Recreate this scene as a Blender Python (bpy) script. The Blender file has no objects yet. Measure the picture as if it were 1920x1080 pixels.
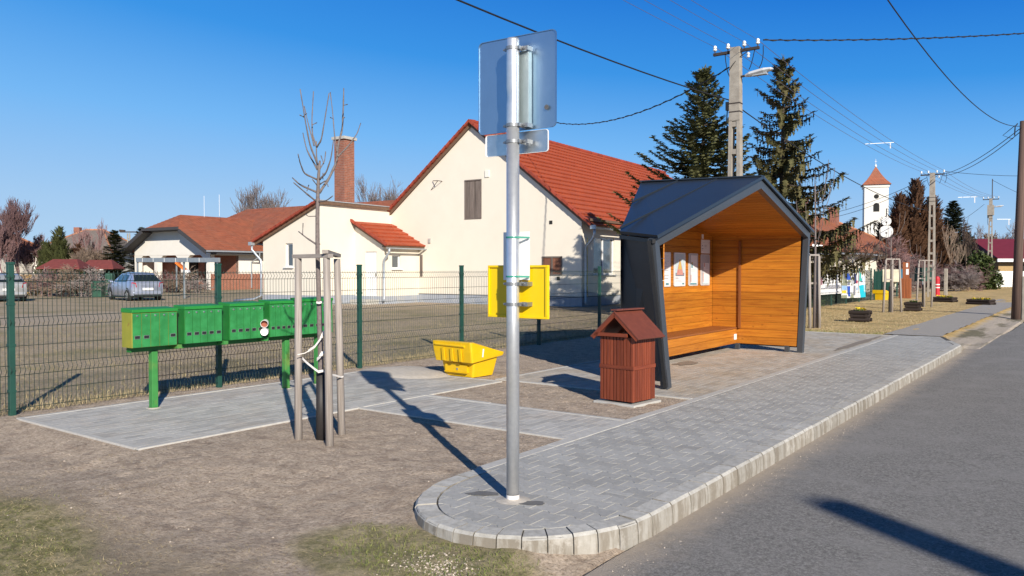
import bpy, math, random
from mathutils import Vector as V, Matrix, noise as NZ
R = math.radians
rnd = random.Random(11)
sc = bpy.context.scene
col = sc.collection

# ------------------------------------------------------------------ survey of the place
# World: +Y runs along the road, +X across it towards the carriageway, Z up; eye at 1.57 m.
F = 1493.0; YAW = R(36.4); PIT = R(-1.305); EYE = 1.57
FW = V((-math.sin(YAW)*math.cos(PIT), math.cos(YAW)*math.cos(PIT), math.sin(PIT)))
RT = V((math.cos(YAW), math.sin(YAW), 0)); UPV = RT.cross(FW)
CAM = V((0, 0, EYE))
def ray(x, y): return FW + RT*((x-960)/F) + UPV*((540-y)/F)
def gp(x, y, z=0.0):
    d = ray(x, y); return CAM + d*((z-EYE)/d.z)
def at(x, y, D): return CAM + ray(x, y)*D
def onX(x, y, X):
    d = ray(x, y); return CAM + d*(X/d.x)
def onY(x, y, Y):
    d = ray(x, y); return CAM + d*(Y/d.y)
def flat(x, D, z=0.0):
    p = at(x, 506, D); return V((p.x, p.y, z))

SUN = V((.815, -.58, 0)).normalized()*math.cos(R(24.7)) + V((0, 0, math.sin(R(24.7))))

# ------------------------------------------------------------------ scene tree helpers
def link(o, parent=None):
    col.objects.link(o)
    if parent is not None: o.parent = parent
    return o
def tag(o, label=None, cat=None, group=None, kind=None):
    if label: o['label'] = label
    if cat: o['category'] = cat
    if group: o['group'] = group
    if kind: o['kind'] = kind
    return o
def thing(name, label, cat, loc=(0, 0, 0), rz=0.0, group=None):
    o = bpy.data.objects.new(name, None); o.empty_display_size = .2
    o.location = loc; o.rotation_euler = (0, 0, rz); link(o)
    return tag(o, label, cat, group)
def kids(o): return [c for c in col.objects if c.parent is o]
def copy_tree(o, parent=None):
    c = o.copy(); col.objects.link(c)
    if parent is not None: c.parent = parent
    for k in kids(o): copy_tree(k, c)
    return c
def root_of(o):
    while o.parent is not None: o = o.parent
    return o

class MB:
    """collects polygons, then links them as one mesh object"""
    def __init__(s): s.v = []; s.f = []; s.uv = []; s.m = []; s.mi = 0
    def face(s, pts, uv=None):
        b = len(s.v); s.v += [V(p) for p in pts]
        s.f.append(tuple(range(b, b+len(pts)))); s.m.append(s.mi)
        s.uv.append(uv if uv else [(p[0]+p[1], p[2]+p[1]*.0) for p in pts])
    def mesh(s, vs, fs, uvs=None):
        b = len(s.v); s.v += [V(p) for p in vs]
        for i, f in enumerate(fs):
            s.f.append(tuple(b+j for j in f)); s.m.append(s.mi)
            s.uv.append(uvs[i] if uvs else [(vs[j][0]+vs[j][1], vs[j][2]) for j in f])
    def obox(s, c, ax, ay, az):
        """box from centre and three half-axis vectors; u runs along the longest"""
        c = V(c); A = [V(ax), V(ay), V(az)]
        L = [a.length for a in A]; k = L.index(max(L)); o = [i for i in range(3) if i != k]
        off = rnd.uniform(0, 40)
        P = []; U = []
        for sx in (-1, 1):
            for sy in (-1, 1):
                for sz in (-1, 1):
                    sg = (sx, sy, sz)
                    P.append(c + A[0]*sx + A[1]*sy + A[2]*sz)
                    U.append((sg[k]*L[k]+off, sg[o[0]]*L[o[0]]+sg[o[1]]*L[o[1]]+off))
        fs = [(0, 1, 3, 2), (4, 6, 7, 5), (0, 4, 5, 1), (2, 3, 7, 6), (0, 2, 6, 4), (1, 5, 7, 3)]
        if A[0].cross(A[1]).dot(A[2]) < 0: fs = [f[::-1] for f in fs]
        s.mesh(P, fs, [[U[j] for j in f] for f in fs])
    def box(s, lo, hi, rz=0.0):
        c = V([(a+b)/2 for a, b in zip(lo, hi)]); h = [abs(b-a)/2 for a, b in zip(lo, hi)]
        ca, sa = math.cos(rz), math.sin(rz)
        s.obox(c, (ca*h[0], sa*h[0], 0), (-sa*h[1], ca*h[1], 0), (0, 0, h[2]))
    def beam(s, a, b, w, h, up=(0, 0, 1)):
        a = V(a); b = V(b); d = (b-a); L = d.length; d.normalize(); up = V(up)
        if abs(d.dot(up)) > .98: up = V((1, 0, 0))
        sd = d.cross(up).normalized(); u2 = sd.cross(d)
        s.obox((a+b)/2, d*(L/2), sd*(w/2), u2*(h/2))
    def tube(s, pts, rad, n=8, cap=True):
        pts = [V(p) for p in pts]
        if not hasattr(rad, '__len__'): rad = [rad]*len(pts)
        vs = []; fs = []; ref = None; uv = []; acc = 0
        for i, p in enumerate(pts):
            d = (pts[min(i+1, len(pts)-1)]-pts[max(i-1, 0)])
            if d.length < 1e-9: d = V((0, 0, 1))
            d.normalize()
            if ref is None: ref = V((0, 1, 0)) if abs(d.y) < .8 else V((1, 0, 0))
            a = (ref - d*ref.dot(d)).normalized(); b = d.cross(a); ref = a
            if i: acc += (pts[i]-pts[i-1]).length
            for k in range(n):
                t = 2*math.pi*k/n
                vs.append(p + a*(rad[i]*math.cos(t)) + b*(rad[i]*math.sin(t))); uv.append((acc, k*.05))
        for i in range(len(pts)-1):
            for k in range(n):
                k2 = (k+1) % n
                fs.append((i*n+k, i*n+k2, (i+1)*n+k2, (i+1)*n+k))
        if cap:
            fs.append(tuple(range(n))[::-1]); fs.append(tuple((len(pts)-1)*n+k for k in range(n)))
        s.mesh(vs, fs, [[uv[j] for j in f] for f in fs])
    def prism(s, poly, ext):
        """polygon (3-D points) pushed along ext"""
        poly = [V(p) for p in poly]; ext = V(ext); n = len(poly)
        nr = V((0, 0, 0))
        for i in range(n): nr += (poly[i]-poly[0]).cross(poly[(i+1) % n]-poly[0])
        if nr.dot(ext) < 0: poly = poly[::-1]
        top = [p+ext for p in poly]
        s.mesh(poly+top, [tuple(range(n))[::-1], tuple(range(n, 2*n))] +
               [(i, (i+1) % n, n+(i+1) % n, n+i) for i in range(n)])
    def lathe(s, prof, c, n=16, axis='z'):
        vs = []; fs = []
        for r, h in prof:
            for k in range(n):
                t = 2*math.pi*k/n; p = (r*math.cos(t), r*math.sin(t), h)
                if axis == 'y': p = (p[0], p[2], p[1])
                if axis == 'x': p = (p[2], p[0], p[1])
                vs.append(V(c)+V(p))
        for i in range(len(prof)-1):
            for k in range(n):
                f = (i*n+k, i*n+(k+1) % n, (i+1)*n+(k+1) % n, (i+1)*n+k)
                fs.append(f if axis != 'y' else f[::-1])
        s.mesh(vs, fs)
    def build(s, name, mats, parent=None, loc=None, smooth=False, bevel=0, local=False):
        me = bpy.data.meshes.new(name)
        vs = s.v
        if parent is not None and not local:
            r = root_of(parent); M = (Matrix.Translation(r.location) @ r.rotation_euler.to_matrix().to_4x4()).inverted()
            vs = [M @ p for p in vs]
        elif loc is not None:
            vs = [p-V(loc) for p in vs]
        me.from_pydata([tuple(p) for p in vs], [], s.f)
        ul = me.uv_layers.new(name='UVMap')
        flatuv = [c for u in s.uv for q in u for c in q]
        ul.data.foreach_set('uv', flatuv)
        if not isinstance(mats, (list, tuple)): mats = [mats]
        for m in mats: me.materials.append(m)
        me.polygons.foreach_set('material_index', s.m)
        if smooth: me.polygons.foreach_set('use_smooth', [True]*len(s.f))
        me.validate(); me.update()
        o = bpy.data.objects.new(name, me)
        if loc is not None and parent is None: o.location = loc
        link(o, parent)
        if bevel:
            md = o.modifiers.new('bevel', 'BEVEL'); md.width = bevel; md.segments = 2; md.limit_method = 'ANGLE'; md.angle_limit = R(40)
        return o

def clip_rect(poly, x0, x1, y0, y1):
    return clip_convex(poly, [(x0, y0), (x1, y0), (x1, y1), (x0, y1)])
def clip_convex(poly, clip):
    out = list(poly)
    n = len(clip)
    for i in range(n):
        ax, ay = clip[i]; bx, by = clip[(i+1) % n]
        inp = out; out = []
        if not inp: break
        def side(p): return (bx-ax)*(p[1]-ay)-(by-ay)*(p[0]-ax)
        for j in range(len(inp)):
            p = inp[j-1]; q = inp[j]; sp = side(p); sq = side(q)
            if (sp >= 0) != (sq >= 0):
                t = sp/(sp-sq); out.append((p[0]+(q[0]-p[0])*t, p[1]+(q[1]-p[1])*t))
            if sq >= 0: out.append(q)
    return out
def area(p):
    return .5*sum(p[i-1][0]*p[i][1]-p[i][0]*p[i-1][1] for i in range(len(p)))

def wall(mb, poly, holes, org, ax, inward, depth=.14):
    """convex wall polygon in (along, height) with rectangular holes and reveals"""
    org = V(org); ax = V(ax); inw = V(inward)
    P = lambda a, z, k=0: org + ax*a + V((0, 0, z)) + inw*k
    xs = sorted({h[i] for h in holes for i in (0, 1)} | {min(p[0] for p in poly), max(p[0] for p in poly)})
    zs = sorted({h[i] for h in holes for i in (2, 3)} | {min(p[1] for p in poly), max(p[1] for p in poly)})
    for i in range(len(xs)-1):
        for j in range(len(zs)-1):
            cx, cz = (xs[i]+xs[i+1])/2, (zs[j]+zs[j+1])/2
            if any(h[0] < cx < h[1] and h[2] < cz < h[3] for h in holes): continue
            c = clip_rect(poly, xs[i], xs[i+1], zs[j], zs[j+1])
            if len(c) > 2 and abs(area(c)) > 1e-5: mb.face([P(*q) for q in c], [q for q in c])
    for a0, a1, z0, z1 in holes:
        for e in (((a0, z0), (a1, z0)), ((a1, z0), (a1, z1)), ((a1, z1), (a0, z1)), ((a0, z1), (a0, z0))):
            mb.face([P(*e[0]), P(*e[1]), P(*e[1], depth), P(*e[0], depth)])

def plank_wall(mb, org, ax, up, poly, nrm, ph=.145, gap=.004, th=.02, z0=None, vertical=False):
    """boards laid along ax, clipped to a convex polygon in (along, up)"""
    org = V(org); ax = V(ax).normalized(); up = V(up).normalized(); nrm = V(nrm).normalized()
    lo = min(p[1] for p in poly) if z0 is None else z0; hi = max(p[1] for p in poly)
    x0 = min(p[0] for p in poly); x1 = max(p[0] for p in poly)
    if area(poly) < 0: poly = poly[::-1]
    z = lo
    while z < hi-1e-4:
        c = clip_rect(poly, x0-1, x1+1, z+gap/2, z+ph-gap/2); off = rnd.uniform(0, 50)
        if len(c) > 2 and abs(area(c)) > 1e-5:
            n = len(c); b = [org+ax*q[0]+up*q[1] for q in c]; t = [p+nrm*th for p in b]
            U = [(q[0]+off, q[1]+off*.37) for q in c]
            fs = [tuple(range(n, 2*n))]+[(i, (i+1) % n, n+(i+1) % n, n+i) for i in range(n)]
            if ax.cross(up).dot(nrm) < 0: fs = [f[::-1] for f in fs]
            mb.mesh(b+t, fs, [[U[j % n] for j in f] for f in fs])
        z += ph

def roof(mb, a, b, d, c, course=.34, lift=.03, flip=False):
    """tiled slope: eave a->b, ridge d->c, laid in stepped courses"""
    a, b, c, d = V(a), V(b), V(c), V(d)
    n = max(2, int(round(max((d-a).length, (c-b).length)/course)))
    nr = (b-a).cross(d-a)
    if nr.length < 1e-6: nr = (b-a).cross(c-a)
    nr.normalize()
    if nr.z < 0: nr = -nr
    E = (b-a).length
    for i in range(n):
        t0, t1 = i/n, (i+1)/n
        p0, p1 = a.lerp(d, t0), b.lerp(c, t0); q0, q1 = a.lerp(d, t1), b.lerp(c, t1)
        L = (d-a).length
        ed = (b-a).normalized()
        uv = lambda p, t: ((p-a).dot(ed), t*L)
        l0, l1 = p0+nr*lift, p1+nr*lift; h0, h1 = q0+nr*.003, q1+nr*.003
        mb.face([l0, l1, h1, h0], [uv(l0, t0), uv(l1, t0), uv(h1, t1), uv(h0, t1)])
        mb.face([p0, p1, l1, l0], [uv(p0, t0), uv(p1, t0), uv(l1, t0), uv(l0, t0)])
    mb.face([a, b, c, d] if flip else [d, c, b, a])

# ------------------------------------------------------------------ materials
def new_mat(name):
    m = bpy.data.materials.new(name); m.use_nodes = True
    nt = m.node_tree; nt.nodes.clear()
    out = nt.nodes.new('ShaderNodeOutputMaterial'); bs = nt.nodes.new('ShaderNodeBsdfPrincipled')
    nt.links.new(bs.outputs[0], out.inputs[0])
    return m, nt, bs
def N(nt, t, **kw):
    n = nt.nodes.new(t)
    for k, v in kw.items():
        if k in n.inputs: n.inputs[k].default_value = v
        else: setattr(n, k, v)
    return n
def rgba(c): return (c[0], c[1], c[2], 1)
def ramp(nt, fac, stops):
    r = nt.nodes.new('ShaderNodeValToRGB'); e = r.color_ramp.elements
    while len(e) < len(stops): e.new(.5)
    for i, (p, c) in enumerate(stops): e[i].position = p; e[i].color = rgba(c) if len(c) == 3 else c
    nt.links.new(fac, r.inputs[0]); return r.outputs[0]
def mixc(nt, fac, a, b, mode='MIX'):
    m = nt.nodes.new('ShaderNodeMix'); m.data_type = 'RGBA'; m.blend_type = mode
    for inp, val in ((m.inputs[0], fac), (m.inputs[6], a), (m.inputs[7], b)):
        if hasattr(val, 'links'): nt.links.new(val, inp)
        else: inp.default_value = val if not isinstance(val, tuple) else rgba(val)
    return m.outputs[2]
def mth(nt, op, a, b=0.0, c=None):
    m = nt.nodes.new('ShaderNodeMath'); m.operation = op
    for i, val in enumerate((a, b) if c is None else (a, b, c)):
        if hasattr(val, 'links'): nt.links.new(val, m.inputs[i])
        else: m.inputs[i].default_value = val
    return m.outputs[0]
def nz(nt, vec, scale, detail=4, rough=.6, dist=0):
    n = N(nt, 'ShaderNodeTexNoise', Scale=scale, Detail=detail, Roughness=rough, Distortion=dist)
    if vec is not None: nt.links.new(vec, n.inputs['Vector'])
    return n.outputs[0]
def stretch(nt, vec, s):
    m = nt.nodes.new('ShaderNodeMapping'); m.inputs['Scale'].default_value = s
    nt.links.new(vec, m.inputs[0]); return m.outputs[0]
def bump(nt, bs, h, strength=.3, dist=.01):
    b = N(nt, 'ShaderNodeBump', Strength=strength, Distance=dist)
    nt.links.new(h, b.inputs['Height']); nt.links.new(b.outputs[0], bs.inputs['Normal'])
def M(name, c, c2=None, scale=8.0, rough=.7, metal=0.0, bmp=0.0, bd=.01, island=0.0, spec=.5, detail=5, dirt=None, dscale=2.0, dlo=.5, dhi=.7):
    """plain mottled material"""
    m, nt, bs = new_mat(name)
    tc = nt.nodes.new('ShaderNodeTexCoord').outputs['Object']
    n = nz(nt, tc, scale, detail)
    c2 = c2 or tuple(x*.78 for x in c)
    cc = ramp(nt, n, [(.3, c2), (.7, c)])
    if dirt:
        d = ramp(nt, nz(nt, tc, dscale, 6, .65), [(dlo, (0, 0, 0)), (dhi, (1, 1, 1))])
        cc = mixc(nt, d, cc, dirt)
    if island:
        g = nt.nodes.new('ShaderNodeNewGeometry')
        k = mth(nt, 'MULTIPLY_ADD', g.outputs['Random Per Island'], island*2, 1-island)
        cc = mixc(nt, 1.0, cc, k, 'MULTIPLY')
    nt.links.new(cc, bs.inputs['Base Color'])
    bs.inputs['Roughness'].default_value = rough; bs.inputs['Metallic'].default_value = metal
    bs.inputs['Specular IOR Level'].default_value = spec
    if bmp: bump(nt, bs, n, bmp, bd)
    return m
def wood(name, c, c2, knots=None, rough=.6, along=1.2, across=26, island=.12, spec=.4, grey=None):
    """boards: grain runs along u of the UV map"""
    m, nt, bs = new_mat(name)
    uv = nt.nodes.new('ShaderNodeTexCoord').outputs['UV']
    g = nz(nt, stretch(nt, uv, (along, across, 1)), 1.0, 6, .6, .6)
    cc = ramp(nt, g, [(.32, c2), (.62, c)])
    big = nz(nt, stretch(nt, uv, (1.5, 3, 1)), 1.0, 3)
    cc = mixc(nt, mth(nt, 'MULTIPLY', big, .45), cc, c2)
    if knots:
        vo = N(nt, 'ShaderNodeTexVoronoi', Scale=1.0); nt.links.new(stretch(nt, uv, (4.2, 6.5, 1)), vo.inputs['Vector'])
        kf = ramp(nt, vo.outputs['Distance'], [(.05, (1, 1, 1)), (.13, (0, 0, 0))])
        cc = mixc(nt, mth(nt, 'MULTIPLY', kf, .6), cc, knots)
        bl = nz(nt, stretch(nt, uv, (2.2, 7, 1)), 1.0, 4, .6, 1.2)
        cc = mixc(nt, ramp(nt, bl, [(.55, (0, 0, 0)), (.70, (.55, .55, .55))]), cc, c2)
    if grey:
        tc = nt.nodes.new('ShaderNodeTexCoord').outputs['Object']
        cc = mixc(nt, ramp(nt, nz(nt, tc, 3, 4), [(.45, (0, 0, 0)), (.65, (.8, .8, .8))]), cc, grey)
    ge = nt.nodes.new('ShaderNodeNewGeometry')
    k = mth(nt, 'MULTIPLY_ADD', ge.outputs['Random Per Island'], island*2, 1-island)
    cc = mixc(nt, 1.0, cc, k, 'MULTIPLY')
    nt.links.new(cc, bs.inputs['Base Color']); bs.inputs['Roughness'].default_value = rough
    bs.inputs['Specular IOR Level'].default_value = spec
    bump(nt, bs, g, .25, .004)
    return m
def tiles(name, c, c2, dirt=None, tw=.3, rough=.75):
    """roof tile field: rounded rolls along u, per-tile tone, weathering"""
    m, nt, bs = new_mat(name)
    t = nt.nodes.new('ShaderNodeTexCoord'); uv = t.outputs['UV']
    sep = nt.nodes.new('ShaderNodeSeparateXYZ'); nt.links.new(uv, sep.inputs[0])
    roll = mth(nt, 'ABSOLUTE', mth(nt, 'SINE', mth(nt, 'MULTIPLY', sep.outputs[0], math.pi/tw)))
    cell = nt.nodes.new('ShaderNodeCombineXYZ')
    nt.links.new(mth(nt, 'FLOOR', mth(nt, 'DIVIDE', sep.outputs[0], tw)), cell.inputs[0])
    nt.links.new(mth(nt, 'FLOOR', mth(nt, 'DIVIDE', sep.outputs[1], .34)), cell.inputs[1])
    wn = nt.nodes.new('ShaderNodeTexWhiteNoise'); nt.links.new(cell.outputs[0], wn.inputs[0])
    cc = mixc(nt, wn.outputs[0], c2, c)
    if dirt:
        cc = mixc(nt, ramp(nt, nz(nt, t.outputs['Object'], .8, 6, .7), [(.45, (0, 0, 0)), (.7, (.75, .75, .75))]), cc, dirt)
    nt.links.new(cc, bs.inputs['Base Color']); bs.inputs['Roughness'].default_value = rough
    bump(nt, bs, roll, .7, .03)
    return m
def bricks(name, c, c2, mortar, scale=1.0, bw=.25, rh=.08, uvmap=True):
    m, nt, bs = new_mat(name)
    t = nt.nodes.new('ShaderNodeTexCoord')
    b = N(nt, 'ShaderNodeTexBrick', Scale=scale); b.inputs['Color1'].default_value = rgba(c); b.inputs['Color2'].default_value = rgba(c2)
    b.inputs['Mortar'].default_value = rgba(mortar); b.inputs['Mortar Size'].default_value = .008
    b.inputs['Brick Width'].default_value = bw; b.inputs['Row Height'].default_value = rh
    nt.links.new(t.outputs['UV'], b.inputs['Vector'])
    cc = mixc(nt, mth(nt, 'MULTIPLY', nz(nt, t.outputs['Object'], 5, 5), .8), b.outputs[0], tuple(x*.5 for x in c2))
    nt.links.new(cc, bs.inputs['Base Color']); bs.inputs['Roughness'].default_value = .85
    bump(nt, bs, b.outputs['Fac'], -.5, .01)
    return m
m_concrete = M('concrete', (.46, .45, .42), (.36, .35, .33), 9, .85, bmp=.2, bd=.004)
m_kerb = M('kerb_concrete', (.47, .46, .435), (.38, .37, .345), 12, .85, bmp=.25, bd=.004, island=.1, dirt=(.30, .28, .25), dscale=5, dlo=.52, dhi=.75)
def kerb_mat():
    m, nt, bs = new_mat('streaked_kerb'); tc = nt.nodes.new('ShaderNodeTexCoord').outputs['Object']; g = nt.nodes.new('ShaderNodeNewGeometry')
    c = ramp(nt, nz(nt, tc, 16, 6, .7), [(.32, (.335, .325, .30)), (.55, (.455, .445, .42)), (.75, (.53, .52, .495))])
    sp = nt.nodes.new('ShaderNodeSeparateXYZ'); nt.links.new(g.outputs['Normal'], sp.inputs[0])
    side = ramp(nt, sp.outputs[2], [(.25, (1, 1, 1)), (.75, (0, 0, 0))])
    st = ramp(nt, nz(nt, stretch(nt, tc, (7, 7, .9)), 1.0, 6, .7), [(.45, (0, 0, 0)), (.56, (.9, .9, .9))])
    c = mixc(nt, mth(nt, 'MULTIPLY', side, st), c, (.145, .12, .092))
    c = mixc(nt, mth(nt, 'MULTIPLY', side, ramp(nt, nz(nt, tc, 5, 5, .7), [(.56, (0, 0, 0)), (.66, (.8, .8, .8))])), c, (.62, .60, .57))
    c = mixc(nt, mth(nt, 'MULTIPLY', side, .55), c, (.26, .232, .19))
    k = mth(nt, 'MULTIPLY_ADD', g.outputs['Random Per Island'], .24, .88); c = mixc(nt, 1.0, c, k, 'MULTIPLY')
    nt.links.new(c, bs.inputs['Base Color']); bs.inputs['Roughness'].default_value = .9; bump(nt, bs, nz(nt, tc, 30, 6, .7), .5, .008)
    return m
m_kerb = kerb_mat()
m_edging = M('edging_concrete', (.50, .49, .47), (.41, .40, .38), 14, .85, bmp=.2, bd=.003, dirt=(.36, .33, .29), dscale=6, dlo=.55, dhi=.8)
m_paver = M('grey_interlocking_paver', (.41, .405, .39), (.32, .317, .305), 30, .8, bmp=.25, bd=.002, island=.12, dirt=(.305, .295, .28), dscale=2.2, dlo=.5, dhi=.8)
m_flag = M('grey_flag_paver', (.45, .44, .42), (.37, .36, .345), 26, .82, bmp=.2, bd=.002, island=.15, dirt=(.42, .37, .32), dscale=1.3, dlo=.48, dhi=.75)
m_flagwarm = M('warm_flag_paver', (.455, .43, .395), (.37, .345, .315), 26, .82, bmp=.2, bd=.002, island=.14, dirt=(.38, .32, .25), dscale=1.5, dlo=.4, dhi=.7)
m_joint = M('joint_sand', (.085, .08, .072), (.05, .047, .043), 40, .95)
m_galv = M('galvanised_steel', (.66, .68, .70), (.57, .59, .62), 30, .40, .7, bmp=.06, bd=.002, dirt=(.72, .73, .74), dscale=7, dlo=.55, dhi=.75)
m_alu = M('bare_aluminium', (.31, .44, .58), (.285, .405, .54), 5, .42, .93, dirt=(.34, .465, .60), dscale=3)
m_alu2 = M('weathered_aluminium', (.58, .62, .64), (.48, .52, .55), 9, .38, .95, dirt=(.68, .70, .72), dscale=5)
m_clamp = M('dull_zinc', (.36, .37, .38), (.27, .28, .29), 20, .5, .8)
m_rail = M('greenish_zinc_rail', (.40, .46, .46), (.33, .39, .40), 9, .5, .7)
m_white = M('white_paint', (.78, .78, .77), (.70, .70, .69), 6, .5)
m_whitebright = M('white_plastic', (.82, .82, .82), (.78, .78, .78), 4, .45)
m_yellow = M('yellow_enamel', (.82, .56, .0), (.79, .53, .0), 6, .45)
m_saltbin = M('yellow_plastic', (.74, .46, .004), (.68, .42, .004), 5, .45, bmp=.08, bd=.003, dirt=(.60, .40, .02), dscale=4, dlo=.6, dhi=.8)
m_greenstrap = M('green_strap', (.02, .28, .20), None, 10, .5)
m_fence = M('dark_green_coating', (.014, .070, .052), (.010, .052, .040), 12, .5)
m_fencewire = M('green_wire_coating', (.012, .034, .026), (.009, .026, .020), 12, .6)
m_mail = M('green_enamel', (.026, .215, .055), (.020, .165, .042), 6, .45, bmp=.06, bd=.002, dirt=(.035, .26, .075), dscale=5, dlo=.45, dhi=.65)
m_mailside = M('faded_olive_enamel', (.30, .29, .035), (.23, .24, .03), 7, .6, dirt=(.22, .12, .04), dscale=6, dlo=.62, dhi=.7)
m_maildark = M('dark_green_enamel', (.014, .18, .03), (.01, .13, .022), 8, .5, dirt=(.11, .05, .03), dscale=9, dlo=.6, dhi=.7)
m_maillid = M('rusty_green_enamel', (.02, .25, .04), (.016, .19, .03), 6, .5, dirt=(.16, .06, .03), dscale=3.2, dlo=.55, dhi=.66)
m_leg = M('pale_green_enamel', (.05, .25, .06), (.038, .20, .045), 9, .5, dirt=(.16, .24, .05), dscale=4)
m_chrome = M('lock_steel', (.65, .65, .62), None, 10, .3, .9)
m_black = M('black_plastic', (.022, .022, .024), (.015, .015, .016), 8, .5)
m_cap = M('pipe_bore_terracotta', (.30, .08, .04), (.2, .05, .03), 8, .7)
m_anth = M('anthracite_sheet', (.024, .027, .034), (.020, .023, .030), 3, .45, 0, bmp=.04, bd=.004, dirt=(.030, .034, .042), dscale=1.2)
m_anthroof = M('anthracite_roof_sheet', (.036, .046, .061), (.032, .041, .055), 2, .32, .35, bmp=.05, bd=.01)
m_anthframe = M('anthracite_frame', (.052, .059, .071), (.045, .052, .063), 3, .4)
m_pine = wood('orange_stained_pine', (.525, .200, .018), (.32, .098, .009), (.18, .055, .006), .5, island=.16)
m_pinedark = wood('brown_stained_seat', (.27, .095, .028), (.17, .055, .018), None, .45)
m_binwood = wood('red_brown_slats', (.24, .055, .022), (.13, .027, .013), None, .5, 2, 40, .22)
m_binroof = M('red_brown_board', (.165, .044, .026), (.125, .034, .021), 14, .55, bmp=.1, bd=.003)
m_stake = wood('weathered_stake', (.42, .38, .35), (.22, .19, .17), (.10, .08, .07), .85, 2, 40, .1, .2)
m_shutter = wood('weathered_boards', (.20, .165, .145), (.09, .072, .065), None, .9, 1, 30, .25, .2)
m_shutterred = wood('reddish_boards', (.24, .10, .06), (.12, .06, .045), None, .85, 1, 30, .2, .2)
m_woodpole = wood('creosote_pole', (.16, .105, .085), (.085, .058, .05), None, .9, .8, 30, .0, .2)
m_bark = M('young_bark', (.20, .165, .155), (.115, .095, .09), 40, .85, bmp=.3, bd=.003)
m_twig = M('grey_twigs', (.27, .225, .215), (.18, .15, .145), 10, .9)
m_twigred = M('reddish_twigs', (.22, .125, .125), (.14, .085, .085), 6, .9)
m_twigtan = M('tan_twigs', (.26, .19, .14), (.15, .11, .085), 4, .9)
m_barkdark = M('dark_bark', (.085, .062, .048), (.05, .038, .03), 14, .9, bmp=.3, bd=.01)
m_guard = M('black_tree_guard', (.022, .020, .020), (.03, .026, .025), 12, .6)
m_tape = M('white_ribbon', (.78, .74, .70), (.70, .66, .62), 9, .7)
m_plaster = M('cream_render', (.725, .67, .575), (.70, .645, .55), 1.3, .9, bmp=.08, bd=.004, dirt=(.68, .625, .535), dscale=.8, dlo=.5, dhi=.8)
m_plasterw = M('white_render', (.76, .73, .67), (.72, .69, .63), 1.5, .9, bmp=.08, bd=.004)
m_plinth = M('grey_plinth', (.34, .37, .43), (.28, .305, .36), 3, .85, bmp=.1, bd=.005, dirt=(.42, .41, .39), dscale=2, dlo=.5, dhi=.75)
m_tile = tiles('red_roof_tiles', (.40, .078, .028), (.34, .062, .022), (.36, .076, .03))
m_tileverge = M('red_verge_tile', (.33, .055, .025), (.23, .038, .018), 4, .7, island=.15)
m_tileold = tiles('old_roof_tiles', (.37, .118, .06), (.26, .08, .04), (.25, .105, .062))
m_tileorange = tiles('orange_roof_tiles', (.37, .135, .068), (.27, .092, .048), (.23, .11, .068))
m_tilegrey = tiles('grey_slate_roof', (.22, .185, .165), (.17, .145, .13), (.15, .13, .12))
m_tilebrown = tiles('church_roof_tiles', (.36, .115, .06), (.27, .085, .045), (.24, .1, .06))
m_crimson = M('crimson_sheet_roof', (.17, .022, .038), (.14, .018, .03), 2, .5)
m_darkred = M('dark_red_shingle', (.19, .042, .036), (.13, .03, .027), 5, .8)
m_soffit = M('brown_soffit', (.16, .095, .06), (.11, .065, .042), 8, .75)
m_darkfascia = M('dark_grey_fascia', (.055, .052, .055), (.045, .043, .045), 5, .7)
m_gutter = M('zinc_gutter', (.46, .50, .55), (.38, .42, .46), 8, .4, .5)
m_brickch = bricks('chimney_brick', (.42, .135, .075), (.26, .085, .05), (.34, .30, .26))
m_brickred = bricks('red_brick_base', (.42, .14, .075), (.33, .11, .06), (.40, .34, .30))
m_frame = M('white_window_frame', (.80, .80, .80), None, 5, .45)
m_door = M('white_door', (.80, .81, .83), (.76, .77, .79), 3, .4)
m_dark = M('dark_interior', (.02, .019, .018), None, 5, .9)
def glassmat(name, c, rough=.08):
    m, nt, bs = new_mat(name); bs.inputs['Base Color'].default_value = rgba(c)
    bs.inputs['Roughness'].default_value = rough; bs.inputs['Specular IOR Level'].default_value = .8
    bs.inputs['Coat Weight'].default_value = .6; bs.inputs['Coat Roughness'].default_value = .04
    return m
m_glass = glassmat('window_glass', (.06, .075, .09))
m_carglass = glassmat('car_glass', (.012, .018, .022), .04)
def carpaint(name, c):
    m, nt, bs = new_mat(name); bs.inputs['Base Color'].default_value = rgba(c); bs.inputs['Metallic'].default_value = .55
    bs.inputs['Roughness'].default_value = .32; bs.inputs['Coat Weight'].default_value = .7; bs.inputs['Coat Roughness'].default_value = .06
    return m
m_carblue = carpaint('pale_blue_car_paint', (.40, .45, .58))
m_carsilver = carpaint('silver_car_paint', (.52, .54, .56))
m_tyre = M('tyre_rubber', (.018, .018, .018), None, 12, .85)
m_rim = M('alloy_rim', (.55, .56, .58), None, 8, .35, .7)
m_redlamp = M('red_lamp_lens', (.42, .02, .03), None, 5, .2)
m_cpole = M('pole_concrete', (.37, .335, .285), (.28, .25, .21), 7, .9, bmp=.3, bd=.006, dirt=(.22, .19, .16), dscale=4, dlo=.5, dhi=.75)
m_iron = M('dark_iron', (.035, .028, .026), (.05, .034, .026), 12, .7)
m_porcelain = M('white_porcelain', (.85, .85, .83), None, 5, .2)
m_cable = M('black_cable', (.012, .013, .016), None, 9, .6)
m_wire = M('bare_wire', (.17, .14, .15), None, 9, .5, .3)
m_lamp = M('lamp_housing', (.62, .63, .64), (.55, .56, .57), 6, .4)
m_lampglass = M('lamp_glass', (.42, .44, .45), None, 5, .2)
m_planter = wood('dark_planter_logs', (.055, .040, .034), (.026, .02, .018), None, .85, 1, 20, .2, .2)
m_soil = M('soil', (.06, .045, .035), (.035, .027, .02), 30, .95, bmp=.4)
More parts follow.
